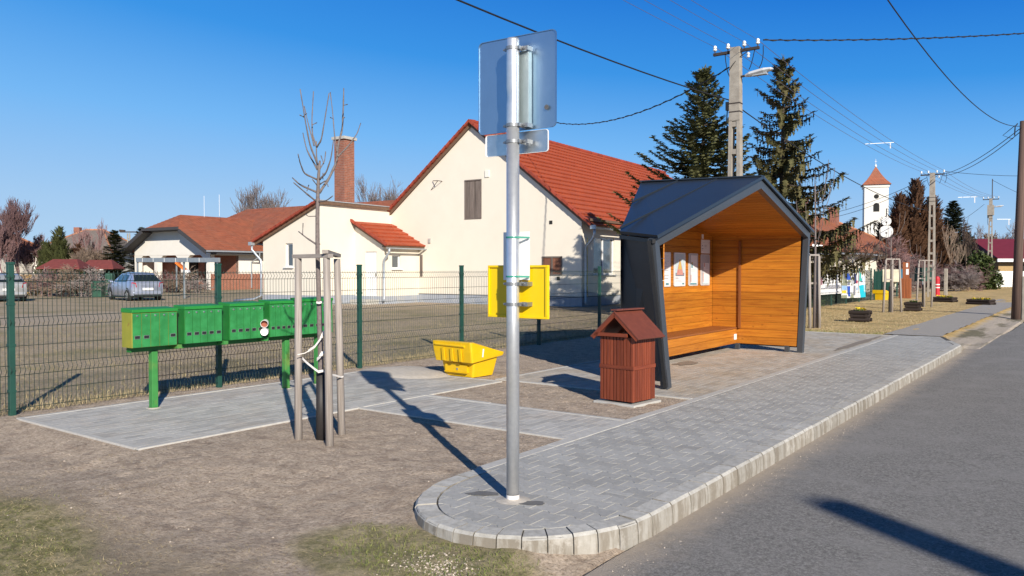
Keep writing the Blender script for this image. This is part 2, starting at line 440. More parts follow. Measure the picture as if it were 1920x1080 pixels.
m_pansy = M('yellow_petals', (.78, .60, .03), (.60, .42, .01), 30, .7)
m_leafgreen = M('green_leaves', (.075, .13, .03), (.045, .085, .02), 9, .7)
m_orangebin = wood('orange_brown_wood', (.36, .115, .04), (.24, .07, .025), None, .6)
m_red = M('red_paint', (.55, .016, .03), None, 5, .5)
m_greenplastic = M('green_plastic', (.03, .095, .062), (.022, .07, .048), 5, .5)
m_orange = M('orange_paint', (.70, .17, .015), None, 5, .6)
m_bluebox = M('teal_blue_paint', (.03, .19, .32), None, 5, .5)
m_steelbeam = M('grey_steel', (.27, .31, .34), (.22, .25, .28), 6, .55, .2)
m_cream = M('cream_paint', (.78, .73, .56), None, 5, .7)
m_ochre = M('ochre_wall', (.42, .29, .14), (.36, .25, .12), 3, .9)
m_sand = M('dry_cement_heap', (.50, .46, .41), (.40, .365, .32), 18, .95, bmp=.4, bd=.01)

def foliage(name, c, c2, c3=None, rough=.75):
    m, nt, bs = new_mat(name)
    g = nt.nodes.new('ShaderNodeNewGeometry'); tc = nt.nodes.new('ShaderNodeTexCoord').outputs['Object']
    cc = mixc(nt, g.outputs['Random Per Island'], c2, c)
    n = ramp(nt, nz(nt, tc, 1.3, 4), [(.35, (0, 0, 0)), (.65, (1, 1, 1))])
    cc = mixc(nt, mth(nt, 'MULTIPLY', n, .6), cc, c3 or c)
    nt.links.new(cc, bs.inputs['Base Color']); bs.inputs['Roughness'].default_value = rough
    bs.inputs['Specular IOR Level'].default_value = .2
    return m
m_spruce = foliage('spruce_needles', (.115, .122, .045), (.05, .06, .025), (.13, .12, .05))
m_spruceb = foliage('drooping_spruce_needles', (.105, .098, .040), (.045, .050, .020), (.125, .098, .042))
m_thujabrown = foliage('bronze_thuja_foliage', (.105, .052, .030), (.05, .028, .018), (.125, .062, .032))
m_thujagreen = foliage('thuja_foliage', (.070, .082, .028), (.035, .045, .018), (.085, .085, .03))
m_firgreen = foliage('dark_fir_needles', (.045, .058, .028), (.022, .03, .016), (.055, .062, .03))
m_ivy = foliage('glossy_evergreen_leaves', (.062, .088, .026), (.028, .045, .014), (.075, .095, .03), .5)
m_grass = foliage('green_grass_blades', (.185, .22, .055), (.095, .13, .032), (.30, .27, .125))
m_straw = foliage('straw_blades', (.50, .41, .25), (.27, .21, .125), (.36, .30, .17))
m_lawn = foliage('dry_lawn_blades', (.40, .325, .20), (.24, .195, .11), (.22, .205, .09))

def ground_mat():
    m, nt, bs = new_mat('ground_soil_and_grass')
    g = nt.nodes.new('ShaderNodeNewGeometry'); P = g.outputs['Position']
    sep = nt.nodes.new('ShaderNodeSeparateXYZ'); nt.links.new(P, sep.inputs[0]); X, Y = sep.outputs[0], sep.outputs[1]
    w = mth(nt, 'MULTIPLY', mth(nt, 'SUBTRACT', nz(nt, P, 1.1, 5, .65), .5), 2.2)       # ragged zone borders
    def step(v, a, b): # 0 below a, 1 above b
        mr = nt.nodes.new('ShaderNodeMapRange'); mr.interpolation_type = 'SMOOTHSTEP'
        nt.links.new(v, mr.inputs[0]); mr.inputs[1].default_value = a; mr.inputs[2].default_value = b
        return mr.outputs[0]
    fine = nz(nt, P, 38, 8, .72); mid = nz(nt, P, 6, 8, .75, .5); big = nz(nt, P, .7, 4)
    # bare sandy soil
    soil = ramp(nt, fine, [(.33, (.17, .128, .095)), (.43, (.43, .345, .268)), (.64, (.64, .53, .425))])
    soil = mixc(nt, ramp(nt, mid, [(.42, (0, 0, 0)), (.66, (.75, .75, .75))]), soil, (.275, .213, .168))
    damp = ramp(nt, nz(nt, stretch(nt, P, (1, 2.2, 1)), 2.6, 8, .75, .6), [(.55, (0, 0, 0)), (.66, (.7, .7, .7))])
    soil = mixc(nt, damp, soil, (.20, .152, .12))
    # dry winter lawn
    lawn = ramp(nt, nz(nt, P, 14, 8, .75), [(.30, (.17, .133, .09)), (.46, (.345, .275, .195)), (.70, (.55, .45, .33))])
    lawn = mixc(nt, ramp(nt, nz(nt, P, .55, 5, .6), [(.45, (0, 0, 0)), (.66, (.6, .6, .6))]), lawn, (.165, .16, .07))
    lawn = mixc(nt, ramp(nt, nz(nt, stretch(nt, P, (.5, 1.5, 1)), .6, 5, .6), [(.55, (0, 0, 0)), (.72, (.7, .7, .7))]), lawn, (.33, .25, .19))
    # straw-coloured verge
    verge = ramp(nt, nz(nt, P, 9, 8, .75), [(.28, (.33, .225, .10)), (.5, (.58, .42, .205)), (.75, (.70, .54, .31))])
    verge = mixc(nt, ramp(nt, nz(nt, P, .9, 5), [(.48, (0, 0, 0)), (.7, (.6, .6, .6))]), verge, (.145, .135, .055))
    # mossy grass by the camera
    moss = ramp(nt, nz(nt, P, 22, 8, .75), [(.28, (.095, .092, .040)), (.5, (.215, .20, .092)), (.72, (.42, .35, .215))])
    moss = mixc(nt, ramp(nt, nz(nt, P, 6.5, 7, .75, .4), [(.46, (0, 0, 0)), (.60, (.75, .75, .75))]), moss, (.44, .365, .235))
    moss = mixc(nt, ramp(nt, nz(nt, P, 4.1, 6, .7), [(.55, (0, 0, 0)), (.68, (.6, .6, .6))]), moss, (.20, .155, .115))
    # pale gravelly shoulder
    grav = ramp(nt, nz(nt, P, 30, 7, .7), [(.3, (.34, .285, .23)), (.6, (.52, .455, .385))])
    grav = mixc(nt, ramp(nt, nz(nt, stretch(nt, P, (1.6, .35, 1)), 1.0, 5, .65), [(.48, (0, 0, 0)), (.6, (.85, .85, .85))]), grav, (.135, .125, .075))
    lw = step(mth(nt, 'ADD', mth(nt, 'MULTIPLY', X, -1), mth(nt, 'MULTIPLY', w, .12)), 9.5, 9.75)
    c = mixc(nt, lw, soil, lawn)
    # path of bare sand beside the parked cars
    band = mth(nt, 'MULTIPLY', step(X, -31, -29), step(mth(nt, 'MULTIPLY', X, -1), 22.5, 24))
    c = mixc(nt, mth(nt, 'MULTIPLY', band, .75), c, (.40, .33, .265))
    vg = mth(nt, 'MULTIPLY', step(mth(nt, 'ADD', Y, mth(nt, 'MULTIPLY', w, .5)), 19.5, 21), step(X, -9.8, -9.5))
    c = mixc(nt, vg, c, verge)
    sh = mth(nt, 'MULTIPLY', step(mth(nt, 'ADD', X, mth(nt, 'MULTIPLY', w, .25)), -3.0, -2.75), step(Y, 18.0, 19.5))
    c = mixc(nt, sh, c, grav)
    # mossy patch: inside an ellipse round (-5.4, 1.9) and along the front of the kerb nose
    d1 = mth(nt, 'ADD', mth(nt, 'POWER', mth(nt, 'DIVIDE', mth(nt, 'ADD', X, 5.6), 1.7), 2), mth(nt, 'POWER', mth(nt, 'DIVIDE', mth(nt, 'ADD', Y, -1.35), 1.15), 2))
    p1 = step(mth(nt, 'ADD', mth(nt, 'MULTIPLY', d1, -1), mth(nt, 'MULTIPLY', w, .35)), -1.15, -.75)
    d2 = mth(nt, 'ADD', mth(nt, 'POWER', mth(nt, 'DIVIDE', mth(nt, 'ADD', X, 3.0), .95), 2), mth(nt, 'POWER', mth(nt, 'DIVIDE', mth(nt, 'ADD', Y, -3.3), .5), 2))
    p2 = step(mth(nt, 'ADD', mth(nt, 'MULTIPLY', d2, -1), mth(nt, 'MULTIPLY', w, .5)), -1.3, -.7)
    straw = ramp(nt, nz(nt, P, 30, 8, .75), [(.3, (.17, .135, .088)), (.55, (.31, .255, .18)), (.75, (.46, .385, .28))])
    p3 = step(mth(nt, 'ADD', mth(nt, 'MULTIPLY', Y, -1), mth(nt, 'MULTIPLY', w, .45)), -2.9, -2.2)
    c = mixc(nt, mth(nt, 'MULTIPLY', p3, mth(nt, 'MULTIPLY', step(X, -9.4, -9.0), .8)), c, straw)
    c = mixc(nt, p1, c, moss); c = mixc(nt, mth(nt, 'MULTIPLY', p2, .85), c, moss)
    # small pale stones
    vo = N(nt, 'ShaderNodeTexVoronoi', Scale=16.0); nt.links.new(P, vo.inputs['Vector'])
    st = mth(nt, 'MULTIPLY', ramp(nt, vo.outputs['Distance'], [(.05, (1, 1, 1)), (.10, (0, 0, 0))]), ramp(nt, nz(nt, P, 2.6, 3), [(.52, (0, 0, 0)), (.6, (1, 1, 1))]))
    c = mixc(nt, mth(nt, 'MULTIPLY', st, step(X, -9.4, -9.3)), c, (.50, .44, .38))
    nt.links.new(c, bs.inputs['Base Color']); bs.inputs['Roughness'].default_value = .95; bs.inputs['Specular IOR Level'].default_value = .15
    h = mth(nt, 'ADD', mth(nt, 'MULTIPLY', fine, .6), mid)
    bump(nt, bs, h, 1.0, .035)
    return m
m_ground = ground_mat()

def asphalt_mat(name, a, b, dust):
    m, nt, bs = new_mat(name)
    g = nt.nodes.new('ShaderNodeNewGeometry'); P = g.outputs['Position']
    fine = nz(nt, P, 60, 8, .85); mid = nz(nt, P, 9, 5, .6)
    c = ramp(nt, fine, [(.33, a), (.52, tuple((x+y)/2 for x, y in zip(a, b))), (.70, b)])
    c = mixc(nt, ramp(nt, nz(nt, P, 24, 6, .8), [(.38, (.6, .6, .6)), (.54, (0, 0, 0))]), c, tuple(x*1.5 for x in a))
    c = mixc(nt, ramp(nt, nz(nt, P, 1.7, 6, .7, .5), [(.48, (0, 0, 0)), (.62, (.45, .45, .45))]), c, tuple(x*.62 for x in b))
    c = mixc(nt, ramp(nt, nz(nt, stretch(nt, P, (1.6, .18, 1)), 1.0, 5, .6), [(.4, (0, 0, 0)), (.75, (.35, .35, .35))]), c, tuple(x*.62 for x in b))
    sep = nt.nodes.new('ShaderNodeSeparateXYZ'); nt.links.new(P, sep.inputs[0])
    if dust:
        mr = nt.nodes.new('ShaderNodeMapRange'); mr.interpolation_type = 'SMOOTHSTEP'
        nt.links.new(mth(nt, 'ADD', sep.outputs[0], mth(nt, 'MULTIPLY', mth(nt, 'SUBTRACT', nz(nt, P, 3.5, 5, .7), .5), .5)), mr.inputs[0])
        mr.inputs[1].default_value = -2.32; mr.inputs[2].default_value = -1.92; mr.inputs[3].default_value = .85; mr.inputs[4].default_value = 0
        c = mixc(nt, mr.outputs[0], c, dust)
    vo = N(nt, 'ShaderNodeTexVoronoi', Scale=55.0); nt.links.new(P, vo.inputs['Vector'])
    c = mixc(nt, mth(nt, 'MULTIPLY', ramp(nt, vo.outputs['Distance'], [(.10, (1, 1, 1)), (.2, (0, 0, 0))]), ramp(nt, mid, [(.5, (0, 0, 0)), (.62, (.7, .7, .7))])), c, (.26, .25, .24))
    nt.links.new(c, bs.inputs['Base Color']); bs.inputs['Roughness'].default_value = .95; bs.inputs['Specular IOR Level'].default_value = .12
    bump(nt, bs, mth(nt, 'ADD', fine, mth(nt, 'MULTIPLY', mid, .5)), .8, .012)
    return m
m_asphalt = asphalt_mat('asphalt', (.062, .060, .058), (.46, .445, .43), (.42, .36, .30))
m_walk = asphalt_mat('pale_asphalt', (.20, .188, .175), (.56, .53, .50), None)
# ------------------------------------------------------------------ ground, road, paving
def ss(a, b, x):
    t = max(0, min(1, (x-a)/(b-a))); return t*t*(3-2*t)
PADS = [(-9.2, -6.75, 3.64, 8.92), (-6.8, -3.9, 6.22, 7.38), (-6.97, -3.9, 9.05, 20.75)]
def gh(x, y):
    z = -.010 - .085*ss(4.7, 3.2, y)*ss(-6.2, -4.6, x) - .07*ss(3.72, 3.1, y)*ss(-10, -8.8, x)*ss(-5.6, -6.8, x)
    if y > 19: z -= .12*ss(-3.6, -2.2, x)
    else: z -= .10*ss(-2.75, -2.35, x)
    if x > (-2.33 if y < 19.2 else -2.05): z = -.20
    if x < -9.6: z -= 0.0
    k = .022*(NZ.noise(V((x*.55, y*.55, 0)))) + .016*NZ.noise(V((x*2.1, y*2.1, 3))) + .013*NZ.noise(V((x*6, y*6, 7))) + .008*NZ.noise(V((x*13, y*13, 2)))
    far = ss(26, 40, math.hypot(x+5, y-8))
    k = k*(1-far*.5)
    dd = min(max(a-x, x-b, c-y, y-d) for a, b, c, d in PADS)
    k *= ss(-.05, .5, dd) if dd > -.05 else 0
    if dd < -.06: z = min(z, -.05)
    if (-3.92 < x < -2.36 and 4.62 < y < 21) or (y <= 4.62 and ((x+3.12)/.8)**2+((y-4.62)/.96)**2 < 1): z = -.09; k = 0
    return z + k*.8
def axis(lo, hi, flo, fhi, fine, grow=1.35):
    out = []; t = flo
    while t < fhi: out.append(t); t += fine
    s = fine; t = out[-1]
    while t < hi: s *= grow; t += min(s, 60); out.append(t)
    s = fine; t = flo
    while t > lo: s *= grow; t -= min(s, 60); out.insert(0, t)
    return out
gx = axis(-700, 700, -10.2, -1.9, .042, 1.25); gy = axis(-60, 900, 1.0, 9.6, .042, 1.15)
mb = MB(); nx = len(gx)
vs = [(x, y, gh(x, y)) for y in gy for x in gx]
fs = [(j*nx+i, j*nx+i+1, (j+1)*nx+i+1, (j+1)*nx+i) for j in range(len(gy)-1) for i in range(nx-1)]
mb.mesh(vs, fs); tag(mb.build('ground', m_ground, smooth=True), 'bare sandy soil, dry winter lawn and straw-coloured verge', kind='structure')

mb = MB()
edge = []
y = -30.0
while y < 420:
    x = -2.30 + .35*ss(19.0, 27, y) + .03*NZ.noise(V((y*1.7, 2, 0))) + .02*NZ.noise(V((y*6, 5, 0)))*(1 if y < 60 else 0)
    edge.append((x, y)); y += .12 if -1 < y < 40 else 3.0
for i in range(len(edge)-1):
    (x0, y0), (x1, y1) = edge[i], edge[i+1]
    cr = [x0, x0+.4, 0.2, 1.6, 3.2, 4.6]; cr1 = [x1, x1+.4, 0.2, 1.6, 3.2, 4.6]; hz = [-.142, -.132, -.115, -.10, -.115, -.145]
    for k in range(5):
        mb.face([(cr[k], y0, hz[k]), (cr[k+1], y0, hz[k+1]), (cr1[k+1], y1, hz[k+1]), (cr1[k], y1, hz[k])])
tag(mb.build('road', m_asphalt, smooth=True), 'worn grey asphalt village road beside the kerb', kind='structure')
mb = MB(); mb.box((-60, 46.2, -.03), (-1.7, 50.3, -.012)); tag(mb.build('side_road', m_walk), 'grey side street crossing beyond the verge', kind='structure')
mb = MB()
yy = [21.05+i*1.2 for i in range(21)]
for i in range(20):
    wv = lambda y, s: .05*NZ.noise(V((y*.8, s, 0)))
    a, b = yy[i], yy[i+1]
    mb.face([(-4.22+wv(a, 1), a, .006), (-2.95+wv(a, 4), a, .006), (-3.0+wv(b, 4), b, .006), (-4.2+wv(b, 1), b, .006)])
tag(mb.build('sidewalk', m_walk), 'grey asphalt footway running on along the road', kind='structure')

# pavement outline: straight kerb on the right, half-round nose at the near end
NC = (-3.12, 4.62); NA, NB = .84, 1.0
def nose(k): # k: inset
    pts = []
    for i in range(33):
        t = math.pi + math.pi*i/32
        pts.append((NC[0]+(NA-k)*math.cos(t), NC[1]+(NB-k)*math.sin(t)))
    return pts
def outline(k, kl):
    p = nose(k)
    # left side leans out slightly so the strip widens away from the nose
    return [(-3.96+kl, 20.9)] + [(-3.96+kl, 4.62)] + p[1:-1] + [(-2.28-k, 4.62), (-2.28-k, 18.9), (-2.95, 21.2)]
inner = [(-3.86, 20.9), (-3.86, 4.9), (-2.445, 4.9), (-2.445, 18.9), (-3.0, 21.0)]
inner2 = [(-3.795, 4.9)] + [(-3.795, 4.62)] + nose(.168)[1:-1] + [(-2.445, 4.62), (-2.445, 4.9)]
mb = MB(); base = outline(.02, .0)
mb.prism([(x, y, -.3) for x, y in base], (0, 0, .3-.010)); mb.mi = 1
def lay(mb, clip, shape, dx, dy, z=0.0, dep=.011, jit=.0012, rowshift=.5, rot=False):
    x0 = min(p[0] for p in clip); x1 = max(p[0] for p in clip); y0 = min(p[1] for p in clip); y1 = max(p[1] for p in clip)
    if area(clip) < 0: clip = clip[::-1]
    j = math.floor(y0/dy)-1; cy = j*dy
    while cy < y1+dy:
        cx = math.floor(x0/dx)*dx-dx*2+(dx*rowshift if j % 2 else 0)
        while cx < x1+dx*2:
            c = clip_convex([(cx+p[0], cy+p[1]) for p in shape], clip)
            if len(c) > 2 and area(c) > .0008:
                zz = z+rnd.uniform(-jit, jit); tx, ty = rnd.uniform(-jit, jit)*6, rnd.uniform(-jit, jit)*6
                n = len(c); mx = sum(p[0] for p in c)/n; my = sum(p[1] for p in c)/n
                T = [(mx+(p[0]-mx)*.985, my+(p[1]-my)*.985, zz+(p[0]-mx)*tx+(p[1]-my)*ty) for p in c]
                B = [(p[0], p[1], z-dep) for p in T]
                mb.mesh(T+B, [tuple(range(n))]+[(n+i, n+(i+1) % n, (i+1) % n, i) for i in range(n)])
            cx += dx
        cy += dy; j += 1
g = .0028; a, b = .0825-g, .0575-g; hx = .1-g
bone = [(-hx, -a), (-.062, -a), (-.034, -b), (.034, -b), (.062, -a), (hx, -a), (hx, a), (.062, a), (.034, b), (-.034, b), (-.062, a), (-hx, a)]
# (half-step rows let wide ends sit in the neighbours' waists)
lay(mb, inner, bone, .2, .14); lay(mb, inner2, bone, .2, .14)
# flush edging strip on the left of the pavement
mb.mi = 2
y = 4.9
while y < 20.6:
    mb.box((-3.965, y+.004, -.2), (-3.865, min(y+.996, 20.9), .004+rnd.uniform(-.002, .002))); y += 1.0
tag(mb.build('pavement', [m_joint, m_paver, m_edging]), 'grey interlocking block pavement with rounded near end', kind='structure')
# kerb stones
mb = MB()
def stone(p0, p1, q1, q0, zt, mbx):
    """outer edge p0-p1, inner edge q0-q1, chamfered outer arris"""
    sh = .018
    c = [(p0[0]+p1[0]+q0[0]+q1[0])/4, (p0[1]+p1[1]+q0[1]+q1[1])/4]
    f = lambda p: (c[0]+(p[0]-c[0])*(1-sh*3), c[1]+(p[1]-c[1])*(1-sh*3))
    p0, p1, q0, q1 = f(p0), f(p1), f(q0), f(q1)
    l = lambda p, q, t: (p[0]+(q[0]-p[0])*t, p[1]+(q[1]-p[1])*t)
    e = .16
    rows = [[(*p0, -.32), (*p1, -.32)], [(*p0, zt-.075), (*p1, zt-.075)], [(*l(p0, q0, .05), zt-.018), (*l(p1, q1, .05), zt-.018)], [(*l(p0, q0, e), zt), (*l(p1, q1, e), zt)], [(*q0, zt), (*q1, zt)], [(*q0, -.2), (*q1, -.2)]]
    vs = [v for r in rows for v in r]
    fs = [(2*i, 2*i+1, 2*i+3, 2*i+2) for i in range(5)] + [(10, 8, 6, 4, 2, 0), (1, 3, 5, 7, 9, 11)]
    mbx.mesh(vs, fs)
outer = [(NC[0]+NA*math.cos(t), NC[1]+NB*math.sin(t)) for t in [math.pi*1.0+math.pi*i/18 for i in range(19)]]
innr = [(NC[0]+(NA-.16)*math.cos(t), NC[1]+(NB-.16)*math.sin(t)) for t in [math.pi*1.0+math.pi*i/18 for i in range(19)]]
for i in range(18): stone(outer[i], outer[i+1], innr[i+1], innr[i], rnd.uniform(-.002, .006), mb)
stone((-3.96, 4.88), outer[0], innr[0], (-3.80, 4.88), .003, mb)
y = 4.62
while y < 18.8:
    stone((-2.28, y), (-2.28, min(y+.3, 18.9)), (-2.44, min(y+.3, 18.9)), (-2.44, y), rnd.uniform(0, .006), mb); y += .3
p, q = V((-2.28, 18.9)), V((-2.93, 21.25)); d = (q-p).normalized(); nn = V((-d.y, d.x))
for i in range(8):
    a0, a1 = p+d*(.3*i), p+d*(.3*i+.3); zt = .004-.004*i
    stone(tuple(a0), tuple(a1), tuple(a1+nn*.14), tuple(a0+nn*.14), zt, mb)
tag(mb.build('kerb', m_kerb), 'pale concrete kerb stones along road and round the nose', kind='structure')

# rectangular paving: mailbox apron, cross path, shelter floor
g = .002
def slab(name, x0, x1, y0, y1, mat, label, along='y', bl=.2, bw=.1, z=0.0, edges='lrnf', ew=.055):
    mb = MB(); mb.box((x0, y0, -.25), (x1, y1, z-.010)); mb.mi = 1
    ix0 = x0+(ew if 'l' in edges else 0); ix1 = x1-(ew if 'r' in edges else 0)
    iy0 = y0+(ew if 'n' in edges else 0); iy1 = y1-(ew if 'f' in edges else 0)
    hx, hy = (bw/2-g, bl/2-g) if along == 'y' else (bl/2-g, bw/2-g)
    if along == 'x':
        lay(mb, [(ix0, iy0), (ix1, iy0), (ix1, iy1), (ix0, iy1)], [(-hx, -hy), (hx, -hy), (hx, hy), (-hx, hy)], bl, bw, z, jit=.001)
    else: # swap axes: lay transposed
        tmp = MB(); tmp.mi = 1
        lay(tmp, [(iy0, ix0), (iy1, ix0), (iy1, ix1), (iy0, ix1)], [(-bl/2+g, -bw/2+g), (bl/2-g, -bw/2+g), (bl/2-g, bw/2-g), (-bl/2+g, bw/2-g)], bl, bw, z, jit=.001)
        b = len(mb.v); mb.v += [V((p.y, p.x, p.z)) for p in tmp.v]; mb.f += [tuple(b+j for j in f)[::-1] for f in tmp.f]; mb.m += tmp.m; mb.uv += tmp.uv
    mb.mi = 2
    def strip(a0, a1, c0, c1, ax):
        t = a0
        while t < a1-.01:
            e = min(t+1.0, a1); zz = z+.006+rnd.uniform(-.002, .003)
            if ax == 'y': mb.box((c0, t+.003, -.25), (c1, e-.003, zz))
            else: mb.box((t+.003, c0, -.25), (e-.003, c1, zz))
            t = e
    if 'l' in edges: strip(y0, y1, x0-.002, x0+ew, 'y')
    if 'r' in edges: strip(y0, y1, x1-ew, x1+.002, 'y')
    if 'n' in edges: strip(x0+(ew if 'l' in edges else 0), x1-(ew if 'r' in edges else 0), y0-.002, y0+ew, 'x')
    if 'f' in edges: strip(x0+(ew if 'l' in edges else 0), x1-(ew if 'r' in edges else 0), y1-ew, y1+.002, 'x')
    return tag(mb.build(name, [m_joint, mat, m_edging]), label, kind='structure')
slab('path', -9.2, -6.75, 3.64, 8.92, m_flag, 'light grey paved apron in front of the green mailboxes', along='y')
slab('path', -6.745, -3.97, 6.22, 7.38, m_flag, 'short light grey path joining apron and pavement', along='y', edges='nf')
slab('path', -6.97, -3.97, 9.05, 20.75, m_flagwarm, 'warm grey paving under and around the bus shelter', along='y', edges='lnf')
# dark stains by the pole foot and dirt streak on the paving
mb = MB()
def blot(mb, cx, cy, rx, ry, z, sd, rot=0):
    pts = []
    for i in range(28):
        t = 2*math.pi*i/28; k = 1+.45*NZ.noise(V((math.cos(t)*1.7+sd, math.sin(t)*1.7, sd)))
        x, y = rx*k*math.cos(t), ry*k*math.sin(t)
        pts.append((cx+x*math.cos(rot)-y*math.sin(rot), cy+x*math.sin(rot)+y*math.cos(rot), z))
    mb.face(pts)
m_stain = M('damp_stain', (.13, .125, .12), (.17, .165, .155), 20, .7)
p = gp(905, 926); blot(mb, p.x, p.y, .11, .05, .0045, 1.3, .6)
p = gp(998, 944); blot(mb, p.x, p.y, .10, .045, .0045, 4.1, .6)
m_streak = M('dirt_streak', (.20, .165, .135), (.26, .225, .19), 14, .9); mb.mi = 1
blot(mb, -4.12, 18.2, .10, 1.9, .0075, 2.2); p = gp(1285, 682); blot(mb, p.x, p.y, .16, .3, .0075, 7.7)
tag(mb.build('stains', [m_stain, m_streak]), 'dark damp and earthy stains on the paving', kind='stuff')
# heap of spilled dry cement at the far end of the apron
mb = MB(); cx, cy = -8.55, 8.75; n = 40; rings = 9; vs = [(cx, cy, .075)]; fs = []
for r in range(1, rings+1):
    for k in range(n):
        t = 2*math.pi*k/n; q = r/rings; kk = 1+.22*NZ.noise(V((math.cos(t)*1.3, math.sin(t)*1.3, 9)))
        x, y = cx+.78*q*kk*math.cos(t), cy+.62*q*kk*math.sin(t)
        vs.append((x, y, .012+.075*(1-q**1.5)+.012*NZ.noise(V((x*7, y*7, 0)))*(1-q) - (.02 if r == rings else 0)))
for k in range(n): fs.append((0, 1+k, 1+(k+1) % n))
for r in range(rings-1):
    for k in range(n):
        a0 = 1+r*n+k; b0 = 1+r*n+(k+1) % n; fs.append((a0, a0+n, b0+n, b0))
mb.mesh(vs, fs); o = mb.build('cement_heap', m_sand, loc=(cx, cy, 0), smooth=True)
tag(o, 'low pale heap of dry cement spilled by the fence', 'heap')
# loose stones and chips
mb = MB()
def pebble(x, y, z, s):
    vs = []; 
    for (a, b, c) in ((1, 0, 0), (-1, 0, 0), (0, 1, 0), (0, -1, 0), (0, 0, .6), (0, 0, -.6)):
        k = rnd.uniform(.6, 1.3)*s; vs.append((x+a*k, y+b*k, z+c*k))
    mb.mesh(vs, [(0, 2, 4), (2, 1, 4), (1, 3, 4), (3, 0, 4), (2, 0, 5), (1, 2, 5), (3, 1, 5), (0, 3, 5)])
for i in range(420):
    x = rnd.uniform(-9, -3.9); y = rnd.uniform(1.3, 9)
    if any(a < x < b and c < y < d for a, b, c, d in PADS): continue
    pebble(x, y, gh(x, y)+.002, rnd.choice([.003, .004, .004, .005, .006, .010]))
for i in range(420): # crumbled mortar before the kerb nose
    x = rnd.gauss(-2.93, .15); y = rnd.gauss(3.28, .10)
    pebble(x, y, gh(x, y)+.001, rnd.choice([.003, .004, .005, .006, .010]))
for i in range(500): # chips along the gutter
    y = rnd.uniform(3.2, 20); x = -2.2+abs(rnd.gauss(0, .08)); pebble(x, y, -.137, rnd.uniform(.003, .007))
tag(mb.build('gravel', M('pale_chips', (.56, .48, .40), (.40, .34, .28), 3, .9, island=.35)), 'scattered pale stone chips on the soil', kind='stuff')

# ------------------------------------------------------------------ grass
def blades(name, label, mat, spots, hmin, hmax, wid, lie=.5, lmin=0.0):
    mb = MB()
    for x, y in spots:
        z = gh(x, y)-.004; a = rnd.uniform(0, 6.283); h = rnd.uniform(hmin, hmax); w = wid*rnd.uniform(.6, 1.3)
        b = rnd.uniform(0, 6.283); l = rnd.uniform(lmin*lie, lie)*h
        dx, dy = math.cos(a)*w, math.sin(a)*w
        tx, ty = math.cos(b)*l, math.sin(b)*l; hz = math.sqrt(max(h*h-l*l, (.12*h)**2))
        p = (x+tx*.4, y+ty*.4, z+hz*.6)
        mb.mesh([(x-dx, y-dy, z), (x+dx, y+dy, z), (p[0]+dx*.7, p[1]+dy*.7, p[2]), (p[0]-dx*.7, p[1]-dy*.7, p[2]), (x+tx, y+ty, z+hz)], [(0, 1, 2, 3), (3, 2, 4)])
    return tag(mb.build(name, mat), label, kind='stuff')
def scatter(n, fx, dens):
    out = []
    k = 0
    while len(out) < n and k < n*30:
        k += 1; x, y = fx()
        if rnd.random() < dens(x, y): out.append((x, y))
    return out
def tuft(x, y, s=1.6, o=0): return .5+.5*NZ.noise(V((x*s, y*s, o)))
def d_moss(x, y):
    q = ((x+5.6)/1.7)**2+((y-1.35)/1.15)**2
    return max(0, 1.15-q+.7*NZ.noise(V((x*2.2, y*2.2, 1))))*tuft(x, y, 3)
def d_nose(x, y):
    e = ((x-NC[0])/(NA+.03))**2+((y-NC[1])/(NB+.03))**2
    if y < NC[1] and e < 1: return 0
    if x > -2.25: return 0
    q = ((x+3.0)/.85)**2+((y-3.35)/.42)**2
    return max(0, 1.1-q+.9*NZ.noise(V((x*3, y*3, 1))))*tuft(x, y, 4)**2
u = rnd.uniform
blades('grass', 'short green winter grass at the lower left', m_grass, scatter(11000, lambda: (u(-7.8, -3.4), u(.6, 3.0)), d_moss), .008, .026, .0022, .97, .5)
blades('grass', 'green tufts in front of the kerb nose', m_grass, scatter(3000, lambda: (u(-4.2, -2.2), u(2.2, 4.2)), d_nose), .012, .042, .0022, .95, .4)
def d_straw(x, y):
    if -3.97 < x < -2.2 and y > 3.6: return 0
    return max(.0, .55*ss(3.4, 2.2, y)+.5*NZ.noise(V((x*1.3, y*1.3, 5))))*tuft(x, y, 2.5, 2)
blades('straw', 'flattened dry straw on the near soil', m_straw, scatter(9000, lambda: (u(-7.5, -2.25), u(.8, 3.9)), d_straw), .02, .06, .0016, 1.0, .9)
blades('straw', 'pale straw lying through the lower left grass', m_straw, scatter(5200, lambda: (u(-7.8, -3.4), u(.6, 3.0)), lambda x, y: d_moss(x, y)*(tuft(x, y, 2.2, 3)**2)), .02, .055, .0018, 1.0, .85)
def d_weed(x, y):
    if any(a < x < b and c < y < d for a, b, c, d in PADS): return 0
    t = max(0, NZ.noise(V((x*1.1, y*1.1, 8)))-.1)
    e = 1.0 if -4.15 < x < -3.97 else 0
    return min(1, t*.5+e*.55*tuft(x, y, 3))
blades('straw', 'thin dry weeds scattered over the bare soil', m_straw, scatter(700, lambda: (u(-9.3, -3.97), u(3, 9)), d_weed), .010, .026, .0013, .99, .9)
def d_lawn(x, y):
    return .3+.7*tuft(x, y, .8, 4)**2
blades('lawn_grass', 'short dry lawn behind the green mesh fence', m_lawn, scatter(34000, lambda: (-9.62-(u(0, 1)**1.7)*16, u(1.5, 27)), d_lawn), .02, .07, .004, .9)
blades('lawn_grass', 'longer straw along the foot of the fence', m_straw, scatter(9000, lambda: (-9.58-abs(rnd.gauss(0, .28)), u(2, 26)), lambda x, y: tuft(x, y, 2)), .03, .11, .003, .7)
def d_verge(x, y):
    if y < 20.9 and x > -7: return 0
    return .25+.75*tuft(x, y, 1.2, 6)**2
